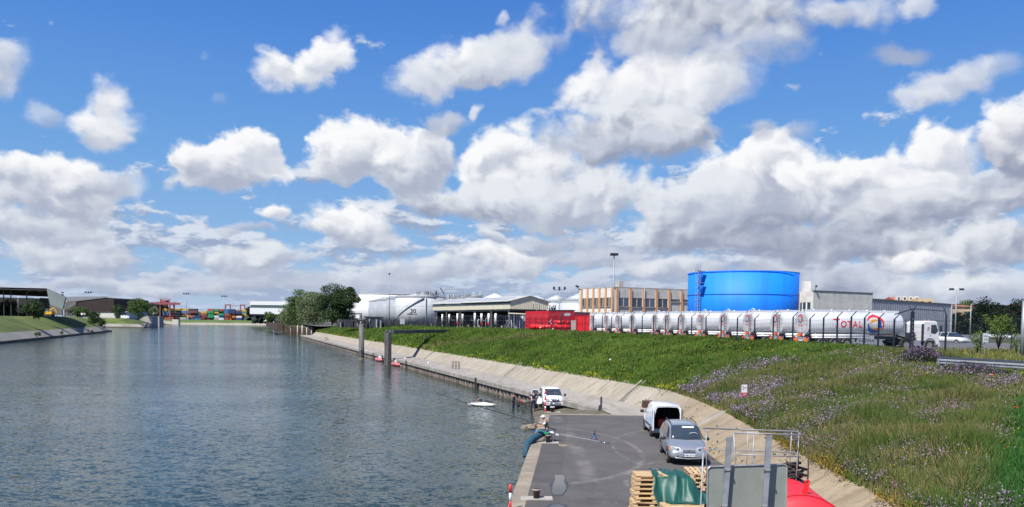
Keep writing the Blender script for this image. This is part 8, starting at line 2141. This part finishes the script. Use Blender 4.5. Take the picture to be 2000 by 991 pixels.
# ------------------------------------------------------------------ pallets and tarpaulin
def pallet_proto():
    t = thing('pallet','x','pallet',(0,0,0));W_,L_ = 1.2,.8
    def bd(c,d,nm='board',m='wood'):
        b = MB();b.box(c,d,M[m]);return obj(nm,b,None,t)
    for k,y in enumerate((-.35,-.175,0,.175,.35)): bd((0,y,.133),(W_,.13 if k % 2 == 0 else .10,.022),'deck_board','wood2' if k % 2 else 'wood')
    for x in (-.53,0,.53): bd((x,0,.111),(.14,L_,.022),'stringer_board')
    for x in (-.53,0,.53):
        for y in (-.33,0,.33): bd((x,y,.061),(.14,.12,.078),'block','wood2')
    for y in (-.33,0,.33): bd((0,y,.011),(W_,.11,.022),'base_board')
    return t
def pallets():
    proto = pallet_proto();first = True;r = random.Random(12)
    ordn = ['lowest','second','third','fourth','fifth','sixth','seventh','eighth','ninth','tenth','eleventh','topmost']
    A = at_y(1268,929,25.0)
    def stack(cx,cy,n,rz,name,jit=.03,z0=QZ+.004,ramp=0.0):
        nonlocal first
        for k in range(n):
            nm = ordn[k] if k < n-1 else 'topmost'
            loc = (cx+r.uniform(-jit,jit)-ramp*(n-k),cy+r.uniform(-jit,jit),z0+.1445*k);lab = '%s wooden pallet of the %s' % (nm,name)
            if first: proto.location = loc;proto.rotation_euler = (0,0,rz+r.uniform(-.03,.03));proto['label'] = lab;proto['group'] = 'wooden pallets on the quay';first = False
            else: dup(proto,loc,rz+r.uniform(-.03,.03),lab,'wooden pallets on the quay')
    n = int(round((A.z-QZ)/.1445))
    stack(A.x+.24,25.45,n,R(2),'tall stack left of the green sheet',.03,ramp=.014)
    B = at_y(1350,960,24.6);stack(px_x(1333,24.2,970)-.05,24.15,max(4,n-5),R(3),'low stack in front under the green sheet',.03)
    C = at_y(1358,925,26.6);stack(px_x(1366,26.9,930),26.9,max(6,int(round((at_y(1358,925,26.6).z-QZ)/.1445))),R(88),'stack behind the left edge of the sign',.05)
    # tarpaulin: a draped sheet from the top of the stack over the lower ones
    nx,ny = 34,30;top = [(1277,917.5),(1300,918),(1322,919.5),(1331,925),(1347,931),(1362,952),(1374,972)]
    zt = QZ+.1445*n+.02;x0 = A.x+.16;vs = []
    for j in range(ny+1):
        v = j/ny
        for i in range(nx+1):
            u = i/nx
            x = x0+u*(1.42+.35*v);y = 26.0-1.75*v**.85+.08*math.sin(u*5+v*2)
            ridge = zt+.03-.22*max(0,u-.50)-1.5*max(0,u-.66)**1.15
            drop = 0 if v < .58 else (v-.58)*2.4
            z = ridge-drop*(1.0-.15*u)+.045*math.sin(u*17+v*3.0)*min(1,v*2)+.03*math.sin(u*31-v*7)-.05*abs(math.sin(u*9.5-v*2.2))+.02*math.sin(u*53+v*19)
            x += .05*math.sin(v*7+u*9)-.02;y += (-.06*math.sin(u*17+v*3.0)+.05*abs(math.sin(u*11+v*4)))*min(1,v*3)
            if u < .05: x += .04*math.sin(v*22)
            z = max(z,QZ+.1445*(max(4,n-5))+.03 if (y < 24.6 and u > .12) else QZ+.05)
            vs.append((x,y,z))
    b = MB();b.add(vs,[(j*(nx+1)+i,j*(nx+1)+i+1,(j+1)*(nx+1)+i+1,(j+1)*(nx+1)+i) for j in range(ny) for i in range(nx)],M['tarp'],True)
    o = single('tarpaulin',b,'dark green plastic sheet draped over the wooden pallets','tarpaulin');s = o.modifiers.new('thickness','SOLIDIFY');s.thickness = .006
pallets()
# ------------------------------------------------------------------ sign board seen from behind, its posts
def sign_board():
    Y = 15.2;TL = at_y(1381,911.5,Y);TR = at_y(1536,906.5,Y+.25);t = thing('river_sign','large grey sign board seen from behind on two galvanised posts','sign',tuple((TL+TR)/2),math.atan2(TR.y-TL.y,TR.x-TL.x))
    w = (TR-TL).length;Hs = 1.9;t.rotation_euler = (R(0),-math.atan2(TR.z-TL.z,w),t.rotation_euler.z)
    hw = w/2;rr = .07
    def rrect(off,h0,h1,r):
        pts = []
        for cx,cz,a0 in ((hw-off-r,-off-r,0),(-hw+off+r,-off-r,90),(-hw+off+r,-Hs+off+r,180),(hw-off-r,-Hs+off+r,270)):
            for k in range(6): a = R(a0+18*k);pts.append((cx+r*math.cos(a),cz+r*math.sin(a)))
        return pts
    b = MB();P = rrect(.012,0,0,rr);b.slab([(x,-.012,z) for x,z in P[::-1]],(0,.02,0),M['signback']);obj('panel',b,None,t)
    b = MB();Q = rrect(0,0,0,rr+.01);loop = [Vector((x,-.02,z)) for x,z in Q];loop.append(loop[0]);b.tube(loop,.016,6,M['signedge'],caps=False);obj('edge_trim',b,None,t)
    for x,w_ in ((-hw+.36,.022),(hw-.405-.05,.022),(.0,.0)):
        if w_: b = MB();b.box((x-.045,-.030,-Hs/2-.03),(.03,.02,Hs-.1),M['signedge']);obj('seam',b,None,t)
    for k,(xt,yt,xb,yb) in enumerate(((1426.5,854,1405,1085),(1503.5,851,1485,1085))):
        p = at_y(xt,yt,Y-.075);q = at_y(xb,yb,Y-.075);b = MB();dirv = (p-q).normalized();e = q-dirv*1.2
        # channel section post: web and two flanges
        for dx,dy,wx,wy in ((0,0,.095,.012),(-.045,.03,.010,.07),(.045,.03,.010,.07)):
            a1 = p+Vector((dx,dy,0));a2 = Vector((e.x+dx,e.y+dy,QZ));b.add([a+Vector((sx*wx/2,sy*wy/2,0)) for a in (a2,a1) for sx,sy in ((-1,-1),(1,-1),(1,1),(-1,1))],[(3,2,1,0),(4,5,6,7),(0,1,5,4),(1,2,6,5),(2,3,7,6),(3,0,4,7)],M['steel'])
        po = obj('post',b,None,None);po.parent = t;po.matrix_parent_inverse = (Matrix.Translation(t.location) @ t.rotation_euler.to_matrix().to_4x4()).inverted()
        for zz in (.05,.75):
            c = MB();q2 = p.lerp(e,(p.z-(t.location.z-zz))/(p.z-e.z));c.box((q2.x,q2.y-.012,t.location.z-zz),(.14,.03,.035),M['signedge']);
            for s in (-.055,.055): c.cyl((q2.x+s,q2.y-.03,t.location.z-zz),(q2.x+s,q2.y-.045,t.location.z-zz),.011,n=6,m=M['dark'])
            co = obj('clamp',c,None,None);co.parent = po;co.matrix_parent_inverse = (po.matrix_parent_inverse).copy() if False else Matrix.Identity(4)
    return t
sign_board()
def railed_platform():
    t = thing('railed_platform','galvanised pipe railing round a raised platform behind the sign board','railing')
    Yb,Yf = 20.1,18.6;z_t = lambda px_,py_,Y: at_y(px_,py_,Y)
    def rail(pts,r=.019,m='steel',nm='rail'): b = MB();b.tube(pts,r,8,M[m]);return obj(nm,b,None,t)
    bl,br = z_t(1373,836.5,Yb),z_t(1557,843.5,Yb);fl,fr = z_t(1433,845.5,Yf),z_t(1567,850,Yf)
    cl = z_t(1380,843,Yb-.6)
    rail([cl,bl,br,br.lerp(fr,.45),fr+Vector((0,.15,0))]);rail([fl,fr])
    ml,mr = z_t(1380,878,Yb),z_t(1553,884,Yb);rail([ml,mr,z_t(1562,890,Yf+.4)],.016);rail([z_t(1436,888,Yf),z_t(1564,892.5,Yf)],.016)
    low = 3.55
    for (a,b_,Y) in ((z_t(1379,846,Yb-.6),z_t(1381,995,Yb-.6),0),(z_t(1433,845,Yf),z_t(1437,912,Yf),0),(z_t(1461.5,841,Yb),z_t(1458,912,Yb),0),(z_t(1473,847,Yf),z_t(1469.5,912,Yf),0),
                       (z_t(1546,845,Yb),z_t(1542,917,Yb),0),(z_t(1560,851,Yf),z_t(1556,920,Yf),0)):
        d = (b_-a);k = (a.z-(low if a.x > 4.7 else QZ))/(a.z-b_.z) if a.z != b_.z else 1;e = a+d*k;rail([a,e],.014 if a.x > 4.7 else .022,nm='upright')
    b = MB();b.tube([z_t(1560,853,Yf),z_t(1557,866,Yf),z_t(1558.5,885,Yf),z_t(1560,905,Yf),z_t(1558,916,Yf)],.014,6,M['ink']);obj('hose',b,None,t)
    # deck and legs
    xa,xb = z_t(1384,960,Yb).x,z_t(1562,960,Yf).x;b = MB()
    for k in range(24): x = xa+(xb-xa)*k/23;b.box((x,(Yb+Yf)/2,low-.02),(.03,Yb-Yf,.05),M['steel'])
    for Y in (Yf,Yb): b.box(((xa+xb)/2,Y,low-.06),(xb-xa,.06,.14),M['steel'])
    obj('deck_grating',b,None,t)
    for x in (xa+.1,xb-.1):
        for Y in (Yf+.1,Yb-.1): b = MB();b.bar((x,Y,QZ),(x,Y,low-.1),.08,.08,M['steel']);obj('leg',b,None,t)
    # steep ladder at the left end
    b = MB();a,c = z_t(1373.5,885,Yf),z_t(1365,1060,Yf);a2,c2 = z_t(1378,905,Yf),z_t(1371,1070,Yf)
    c = c.lerp(a,0);b.tube([a,a+(c-a)*((a.z-QZ)/(a.z-c.z))],.018,6,M['steel']);b.slab([z_t(1364.5,912,Yf),z_t(1371,916,Yf),z_t(1373,930,Yf),z_t(1368,921,Yf)],(0,.03,0),M['tankgrey']);obj('ladder_stile',b,None,t)
railed_platform()
def red_tank():
    F = at_y(1566,968,16.7);B = at_y(1546,936,19.6);r = 1.13;t = thing('red_tank','bright red cylindrical tank with lifting lugs at the lower right','tank')
    F = Vector((F.x,F.y,F.z-r));B = Vector((F.x+.28,19.4,F.z));d = (B-F).normalized();s = Vector((d.y,-d.x,0));u = Vector((0,0,1))
    def ring(p,k): return [p+s*(math.cos(a)*r*k)+u*(math.sin(a)*r*k) for a in np.linspace(0,2*math.pi,49)[:-1]]
    b = MB();b.loft([ring(F+d*.05,1.0),ring(B-d*.05,1.0)],M['tankred'],caps=False);obj('shell',b,None,t)
    for p,sg in ((F,-1),(B,1)):
        b = MB();b.loft([ring(p-d*sg*.05,1.0),ring(p+d*sg*.03,.985),ring(p+d*sg*.14,.88),ring(p+d*sg*.22,.66),ring(p+d*sg*.27,.35),ring(p+d*sg*.285,.05)],M['tankred']);obj('end_head',b,None,t)
    b = MB();L_ = ring(F+d*.03,1.006);L_.append(L_[0]);b.tube(L_,.012,5,M['red'],caps=False);obj('weld_seam',b,None,t)
    for fr in (.10,.80):
        p = F.lerp(B,fr)+u*(r-.02)+s*(.12 if fr < .5 else -.02);b = MB();b.bar(p,p+u*.22+s*.05,.045,.10,M['brightred']);b.tube([p+s*.05+u*.25+Vector((math.cos(a)*.045,0,math.sin(a)*.045)) for a in np.linspace(0,2*math.pi,11)],.020,6,M['brightred'],caps=False);obj('lifting_lug',b,None,t)
    for fr in (.2,.8): p = F.lerp(B,fr);b = MB();b.box((p.x,p.y,(QZ+p.z-r*.75)/2),(1.5,.18,p.z-r*.75-QZ),M['red']);obj('saddle',b,None,t)
    # hoses and dark gear heaped behind, on the tank
    g = thing('hose_heap','heap of black hoses and fittings on top of the red tank beside the sign','hoses');rr = random.Random(5);c = at_y(1548,926,18.9)
    for k in range(14):
        b = MB();z = c.z-.22+.035*k;a = Vector((c.x+rr.uniform(-.35,.0)-.15,c.y+rr.uniform(-.3,.3),z+rr.uniform(-.04,.04)));e = a+Vector((rr.uniform(.35,.62),rr.uniform(-.25,.25),rr.uniform(-.08,.10)));m_ = (a+e)/2+Vector((0,0,rr.uniform(-.03,.05)));b.tube([a,m_,e],.032,8,M['black']);obj('hose',b,None,g)
    b = MB();b.ball(c+Vector((-.03,0,-.22)),(.30,.26,.17),M['black'],12,8);b.tube([c+Vector((.22,0,-.35)),c+Vector((.22,0,-.16))],.10,10,M['dark']);obj('fitting',b,None,g)
    b = MB();b.tube([at_y(1537,930,19),at_y(1557,940,18.8),at_y(1574,953,18.4)],.016,6,M['khaki']);obj('strap',b,None,g)
    b = MB();b.tube([at_y(1574,953,18.2),at_y(1577.5,935,18.2),at_y(1579,910,18.2),at_y(1580,885,18.3),at_y(1578,862,18.4),at_y(1571,850,18.5)],[.022,.022,.018,.016,.014,.012],6,M['rust']);single('bent_rod',b,'thin rusty brown bent rod rising from the red tank','rod')
M['tankred'] = mat('red_tank_paint',(.74,.028,.045),(.68,.03,.045),rough=.55,scale=2.5,spec=.4,detail=8)
red_tank()
def info_sign():
    a = at_y(1454,752,47);zb = gz(at_y(1452,790,47).x,47);t = thing('bathing_sign','white and red notice sign on a thin post in the flowering bank','sign',(a.x,47,zb));h = a.z-zb
    b = MB();b.box((-.08,.03,h/2-.3),(.05,.05,h+.5),M['steel']);b.box((.09,.03,h/2-.3),(.05,.05,h+.4),M['concrete_pale']);obj('post',b,None,t)
    b = MB();b.box((0,0,h-.22),(.33,.03,.46),M['white']);p = obj('sign_face',b,None,t,rz=R(8));b = MB();b.box((0,0,h-.58),(.33,.032,.26),M['red']);obj('red_panel',b,None,t,rz=R(8))
    b = MB();b.box((-.09,-.02,h-.16),(.06,.01,.26),M['lilac']);obj('emblem',b,None,p)
    text_on('Baignade',p,(-.045,-.018,h-.15),.055,M['red'],'lettering');text_on('interdite',p,(-.045,-.018,h-.24),.05,M['red'],'lettering');text_on('DANGER',t,(-.12,-.035,h-.57),.065,M['white'],'lettering');text_on('de noyade',t,(-.13,-.035,h-.66),.05,M['white'],'lettering')
info_sign()
# ------------------------------------------------------------------ grass, flowers and weeds on the embankment
def bladem(name,cols,rough=.75):
    m = bpy.data.materials.new(name);m.use_nodes = True;t = m.node_tree;N = NT(t);bs = t.nodes['Principled BSDF']
    at = N.n('ShaderNodeAttribute',attribute_name='tint');c = at.outputs['Color']
    t.links.new(c,bs.inputs['Base Color']);bs.inputs['Roughness'].default_value = rough;bs.inputs['Specular IOR Level'].default_value = .25
    tr = N.n('ShaderNodeBsdfTranslucent');t.links.new(c,tr.inputs[0]);mx = N.n('ShaderNodeMixShader');mx.inputs[0].default_value = .3
    t.links.new(bs.outputs[0],mx.inputs[1]);t.links.new(tr.outputs[0],mx.inputs[2]);t.links.new(mx.outputs[0],t.nodes['Material Output'].inputs[0]);M[name] = m;return m
bladem('tinted_blade',None)
M['grassblade'] = mat('green_blade',(.07,.13,.025),(.05,.10,.02),rough=.8,scale=4)
driftwood()
def tri_stuff(name,V,tint,label,cat,quads=False):
    k = 4 if quads else 3;n = len(V)//k;F = np.arange(n*k).reshape(-1,k);me = np_mesh(name,V,F,[M['tinted_blade']])
    ca = me.color_attributes.new('tint','FLOAT_COLOR','POINT');C4 = np.ones((len(V),4),np.float32);C4[:,:3] = np.repeat(tint,k,axis=0);ca.data.foreach_set('color',C4.ravel())
    o = bpy.data.objects.new(name,me);COL.objects.link(o);tag(o,label,cat,kind='stuff');return o
def sample(n,y0,y1,dmax,pw=1.0,dmin=-.15,r=None):
    """points on the bank by depth and distance above the revetment"""
    y = y0+(y1-y0)*r.random(n)**pw;d = dmin+(dmax-dmin)*r.random(n)
    i = np.searchsorted(STD[:,3],y).clip(1,len(STD)-1)
    f = (y-STD[i-1,3])/(STD[i,3]-STD[i-1,3]+1e-9);x0 = STD[i-1,2]+(STD[i,2]-STD[i-1,2])*f
    bl = np.clip((y-48)/20,0,1);nx = .995+(.944-.995)*bl;ny = .02+.31*bl
    return x0+nx*d,y+ny*d,d
def masks(x,y,d):
    # 1 toward the flowering, strawy zone (near), 0 toward the lush green zone (far)
    zone = np.clip((62-y)/9+(fbm(x*.12,y*.12,3)-.5)*2.2,0,1)
    lush = np.clip(((x-13.0)*.5+(24.5-y)*.40+(fbm(x*.3,y*.3,3)-.5)*3.0),0,1)*(y < 36)   # short bright grass lower right
    return zone,lush
def meadow():
    r = np.random.default_rng(21)
    def blades(n,y0,y1,dmax,pw,hmul,wmul,label,dmin=-.15):
        x,y,d = sample(n,y0,y1,dmax,pw,dmin,r=r)
        zone,lush = masks(x,y,d);z = land_z(x,y)
        clump = fbm(x*1.1,y*1.1,3)
        h = np.where((y < 52) & (d > 10.5),.45,1.0)*(.14+.30*np.clip(fbm(x*.5+3,y*.5,3)*2-.7,0,1)+.34*zone*clump*1.4+.16*r.random(n)+.25*(clump > .58)*(1-zone)*.6)*hmul*(1-.55*lush)*np.clip(.45+(d+.2)/1.5,.4,1)
        w = (.014+.012*r.random(n))*wmul;an = r.random(n)*6.283;lean = r.normal(0,.35,(n,2))*h[:,None]+np.array([.10,.05])*h[:,None]
        P = np.column_stack([x,y,z-.03]);dx = np.column_stack([np.cos(an),np.sin(an),np.zeros(n)])*w[:,None]
        T = P+np.column_stack([lean,h])
        V = np.stack([P-dx,P+dx,T],1).reshape(-1,3)
        # colours: lush green, olive, straw, reddish seed heads
        g1 = np.array([.060,.145,.018]);g2 = np.array([.145,.205,.032]);ol = np.array([.105,.150,.036]);st = np.array([.28,.235,.105]);rd = np.array([.22,.12,.07]);br = np.array([.045,.150,.028])
        u = r.random(n)[:,None];pat = fbm(x*.45+9,y*.45,4)
        dkp = fbm(x*.35+40,y*.35,3)
        c = g1*(1-u)+g2*u
        c = c*(.46+1.15*dkp[:,None])*(1-.18*zone[:,None])
        ff = np.clip((zone*1.2*np.clip(pat*2.3-.62,0,1)),0,1)[:,None];c = c*(1-zone[:,None]*.45)+ol*zone[:,None]*.45
        pick = (r.random(n) < ff[:,0]*.46);c[pick] = (st*(.75+.5*r.random((n,1))))[pick]
        pk2 = (r.random(n) < .03+.08*zone*(fbm(x*.7+3,y*.7,2) > .6));c[pk2] = (rd*(.7+.6*r.random((n,1))))[pk2]
        # a dry path trodden down the far bank
        tr = np.exp(-((y-(140-2.2*(d)))/5)**2)*(r.random(n) < .45);k3 = tr > .4;c[k3] = st*.9
        L = lush[:,None];c = c*(1-L)+br*(.7+.6*u)*L
        tri_stuff('grass',V,c.astype(np.float32),label,'grass')
    blades(185000,10,42,16.5,1.0,1.0,1.15,'rough tall grass on the near bank above the red tank')
    blades(120000,42,66,17.5,1.1,1.0,1.7,'tall mixed grass on the bank below the tank truck')
    blades(120000,64,130,17.0,1.35,1.15,2.9,'lush green grass on the middle of the bank')
    blades(60000,128,318,17.0,1.4,1.4,6.0,'green grass on the far part of the bank')
    # flat strip beyond the guard rail
    n = 42000;y = 47+29*r.random(n)**.9;x = 24+r.random(n)*46*(y/60);keep = (x*.944+y*.33 > 47.0) | (y < 58);x,y = x[keep],y[keep];k2 = (x-29.3 > (y-58)*.10) | (y < 58);x,y = x[k2],y[k2];n = len(x)
    z = land_z(x,y);h = .16+.22*r.random(n);an = r.random(n)*6.283;w = .02+.02*r.random(n);P = np.column_stack([x,y,z-.02]);dx = np.column_stack([np.cos(an),np.sin(an),np.zeros(n)])*w[:,None];T = P+np.column_stack([r.normal(0,.08,(n,2)),h]);V = np.stack([P-dx,P+dx,T],1).reshape(-1,3)
    u = r.random(n)[:,None];c = np.array([.12,.155,.035])*(1-u)+np.array([.20,.20,.06])*u;pk = r.random(n) < .16;c[pk] = np.array([.38,.33,.18]);pk = r.random(n) < .05;c[pk] = np.array([.62,.50,.02])
    tri_stuff('grass',V,c.astype(np.float32),'pale yellowish grass strip behind the guard rail','grass')
    # purple mallow drifts: stems plus small petal faces
    def flowers(n,y0,y1,dmax,dens,size,col,lab,hh,cl,pw=1.0,hj=.4,per=5,name='wildflowers',dmin=0.0,spread=.10):
        x,y,d = sample(n,y0,y1,dmax,pw,dmin,r=r);f = dens(x,y,d);k = r.random(n) < f;x,y,d = x[k],y[k],d[k];m = len(x)
        if not m: return
        z = land_z(x,y);h = hh*(.6+hj*r.random(m))
        V = [];C = []
        for j in range(per):
            q = np.column_stack([x+r.normal(0,spread,m),y+r.normal(0,spread,m),z+h*(1-.13*j)+r.normal(0,.03,m)])
            a = r.normal(size=(m,3));a /= np.linalg.norm(a,axis=1)[:,None];b = np.cross(a,r.normal(size=(m,3)));b /= np.linalg.norm(b,axis=1)[:,None];s = (size*(.6+.8*r.random(m)))[:,None]*np.clip(y/34,1,1.9)[:,None]
            V.append(np.stack([q-a*s,q+b*s,q+a*s,q-b*s],1));C.append(np.array(col)*(.7+.6*r.random((m,1))))
        V = np.concatenate(V).reshape(-1,3);C = np.concatenate(C);tri_stuff(name,V,C.astype(np.float32),lab,'flowers',quads=True)
        # leafy stems under the heads
        n2 = m*6;ii = np.repeat(np.arange(m),6);q = np.column_stack([x[ii]+r.normal(0,spread*.9,n2),y[ii]+r.normal(0,spread*.9,n2),z[ii]+h[ii]*r.random(n2)*.9]);a = r.normal(size=(n2,3));a /= np.linalg.norm(a,axis=1)[:,None];b = np.cross(a,r.normal(size=(n2,3)));b /= np.linalg.norm(b,axis=1)[:,None];s = (.030+.03*r.random(n2))[:,None]
        V = np.stack([q-a*s,q+b*s*.5,q+a*s,q-b*s*.5],1).reshape(-1,3);u = r.random((n2,1));tri_stuff('flower_leaves',V,(np.array(cl)*(.6+.8*u)).astype(np.float32),'leafy stems among the '+lab,'leaves',quads=True)
    drift = lambda x,y: np.clip((fbm(x*.33+50,y*.33+8,4)-.42)*3.6,0.05,.85)
    low = lambda d: np.clip(1.25-d/7.5,0.16,1)
    flowers(34000,19,44,14.5,lambda x,y,d: drift(x,y)*low(d)*1.0*(1-masks(x,y,d)[1]*.9),.024,(.40,.28,.40),'purple mallow drifts along the lower near bank',.52,(.05,.085,.028),pw=.9)
    flowers(30000,40,62,15.5,lambda x,y,d: drift(x+3,y)*np.clip(1.15-d/10,.10,1)*.8*np.clip((61-y)/5,0,1)*1.3,.024,(.38,.28,.40),'purple mallow drifts on the bank round the notice sign',.55,(.055,.085,.03))
    # dense purple bush by the guard rail and at the gate post
    for (cx,cy,rad,hgt,m_,lab) in ((at_y(1800,705,52).x,52,1.25,1.15,650,'big purple flowering mallow bush left of the guard rail'),(at_y(1905,735,45).x,45.0,1.5,.75,380,'purple mallow clump growing before the guard rail')):
        x = cx+r.normal(0,rad*.6,m_);y = cy+r.normal(0,rad*.5,m_);z = land_z(x,y)+hgt*np.exp(-((x-cx)**2)/(rad*rad*1.3))*(.45+.55*r.random(m_));q = np.column_stack([x,y,z]);a = r.normal(size=(m_,3));a /= np.linalg.norm(a,axis=1)[:,None];b = np.cross(a,r.normal(size=(m_,3)));b /= np.linalg.norm(b,axis=1)[:,None];s = (.035+.02*r.random(m_))[:,None]
        V = np.stack([q-a*s,q+b*s,q+a*s,q-b*s],1).reshape(-1,3);o = tri_stuff('mallow_bush',V,(np.array([.27,.16,.34])*(.6+.7*r.random((m_,1)))).astype(np.float32),lab,'bush',quads=True);o['kind'] = 'stuff'
        n2 = m_*7;x = cx+r.normal(0,rad*.6,n2);y = cy+r.normal(0,rad*.5,n2);z = land_z(x,y)+hgt*np.exp(-((x-cx)**2)/(rad*rad*1.3))*.95*r.random(n2);q = np.column_stack([x,y,z]);a = r.normal(size=(n2,3));a /= np.linalg.norm(a,axis=1)[:,None];b = np.cross(a,r.normal(size=(n2,3)));b /= np.linalg.norm(b,axis=1)[:,None];s = (.03+.03*r.random(n2))[:,None]
        V = np.stack([q-a*s,q+b*s*.5,q+a*s,q-b*s*.5],1).reshape(-1,3);tri_stuff('mallow_leaves',V,(np.array([.045,.07,.03])*(.6+.7*r.random((n2,1)))).astype(np.float32),'dark leaves of the '+lab,'leaves',quads=True)
    # yellow dots, poppies, golden tufts at the foot
    flowers(3400,19,90,15,lambda x,y,d: .25+.5*(fbm(x*.5+7,y*.5,2) > .6),.017,(.75,.58,.02),'small yellow flowers scattered over the bank',.42,(.06,.1,.03),per=2)
    flowers(90,19,46,14,lambda x,y,d: .7*(x > 15),.035,(.70,.06,.015),'red poppies dotted over the near bank',.40,(.05,.09,.03),per=2,spread=.02)
    flowers(700,22,36,.9,lambda x,y,d: np.clip((fbm(x*1.1+5,y*1.1,2)-.48)*6,0,1),.030,(.30,.19,.03),'golden brown weed tufts along the foot of the near bank',.34,(.20,.16,.03),per=8,dmin=-.4,spread=.14)
    flowers(1300,56,300,1.2,lambda x,y,d: np.clip((fbm(x*.25+5,y*.25,2)-.54)*7,0,1),.040,(.30,.34,.03),'yellow weed tufts along the top of the concrete slope',.40,(.12,.15,.03),per=7,dmin=-.3,spread=.22,pw=1.2)
    # broadleaf weeds in the green part
    n = 26000;x,y,d = sample(n,58,130,16,1.2,0,r=r);k = fbm(x*.6+77,y*.6,3) > .56;x,y,d = x[k],y[k],d[k];n = len(x);z = land_z(x,y)+.22+.30*r.random(n)
    q = np.column_stack([x,y,z]);a = r.normal(size=(n,3));a[:,2] *= .4;a /= np.linalg.norm(a,axis=1)[:,None];b = np.cross(a,r.normal(size=(n,3))*.5+np.array([0,0,1]));b /= np.linalg.norm(b,axis=1)[:,None];s = (.06+.06*r.random(n))[:,None]
    V = np.stack([q-a*s,q+b*s*.6,q+a*s,q-b*s*.6],1).reshape(-1,3);tri_stuff('broadleaf_weeds',V,(np.array([.065,.14,.03])*(.55+.8*r.random((n,1)))).astype(np.float32),'broad leaved weeds in the lush green part of the bank','weeds',quads=True)
meadow()
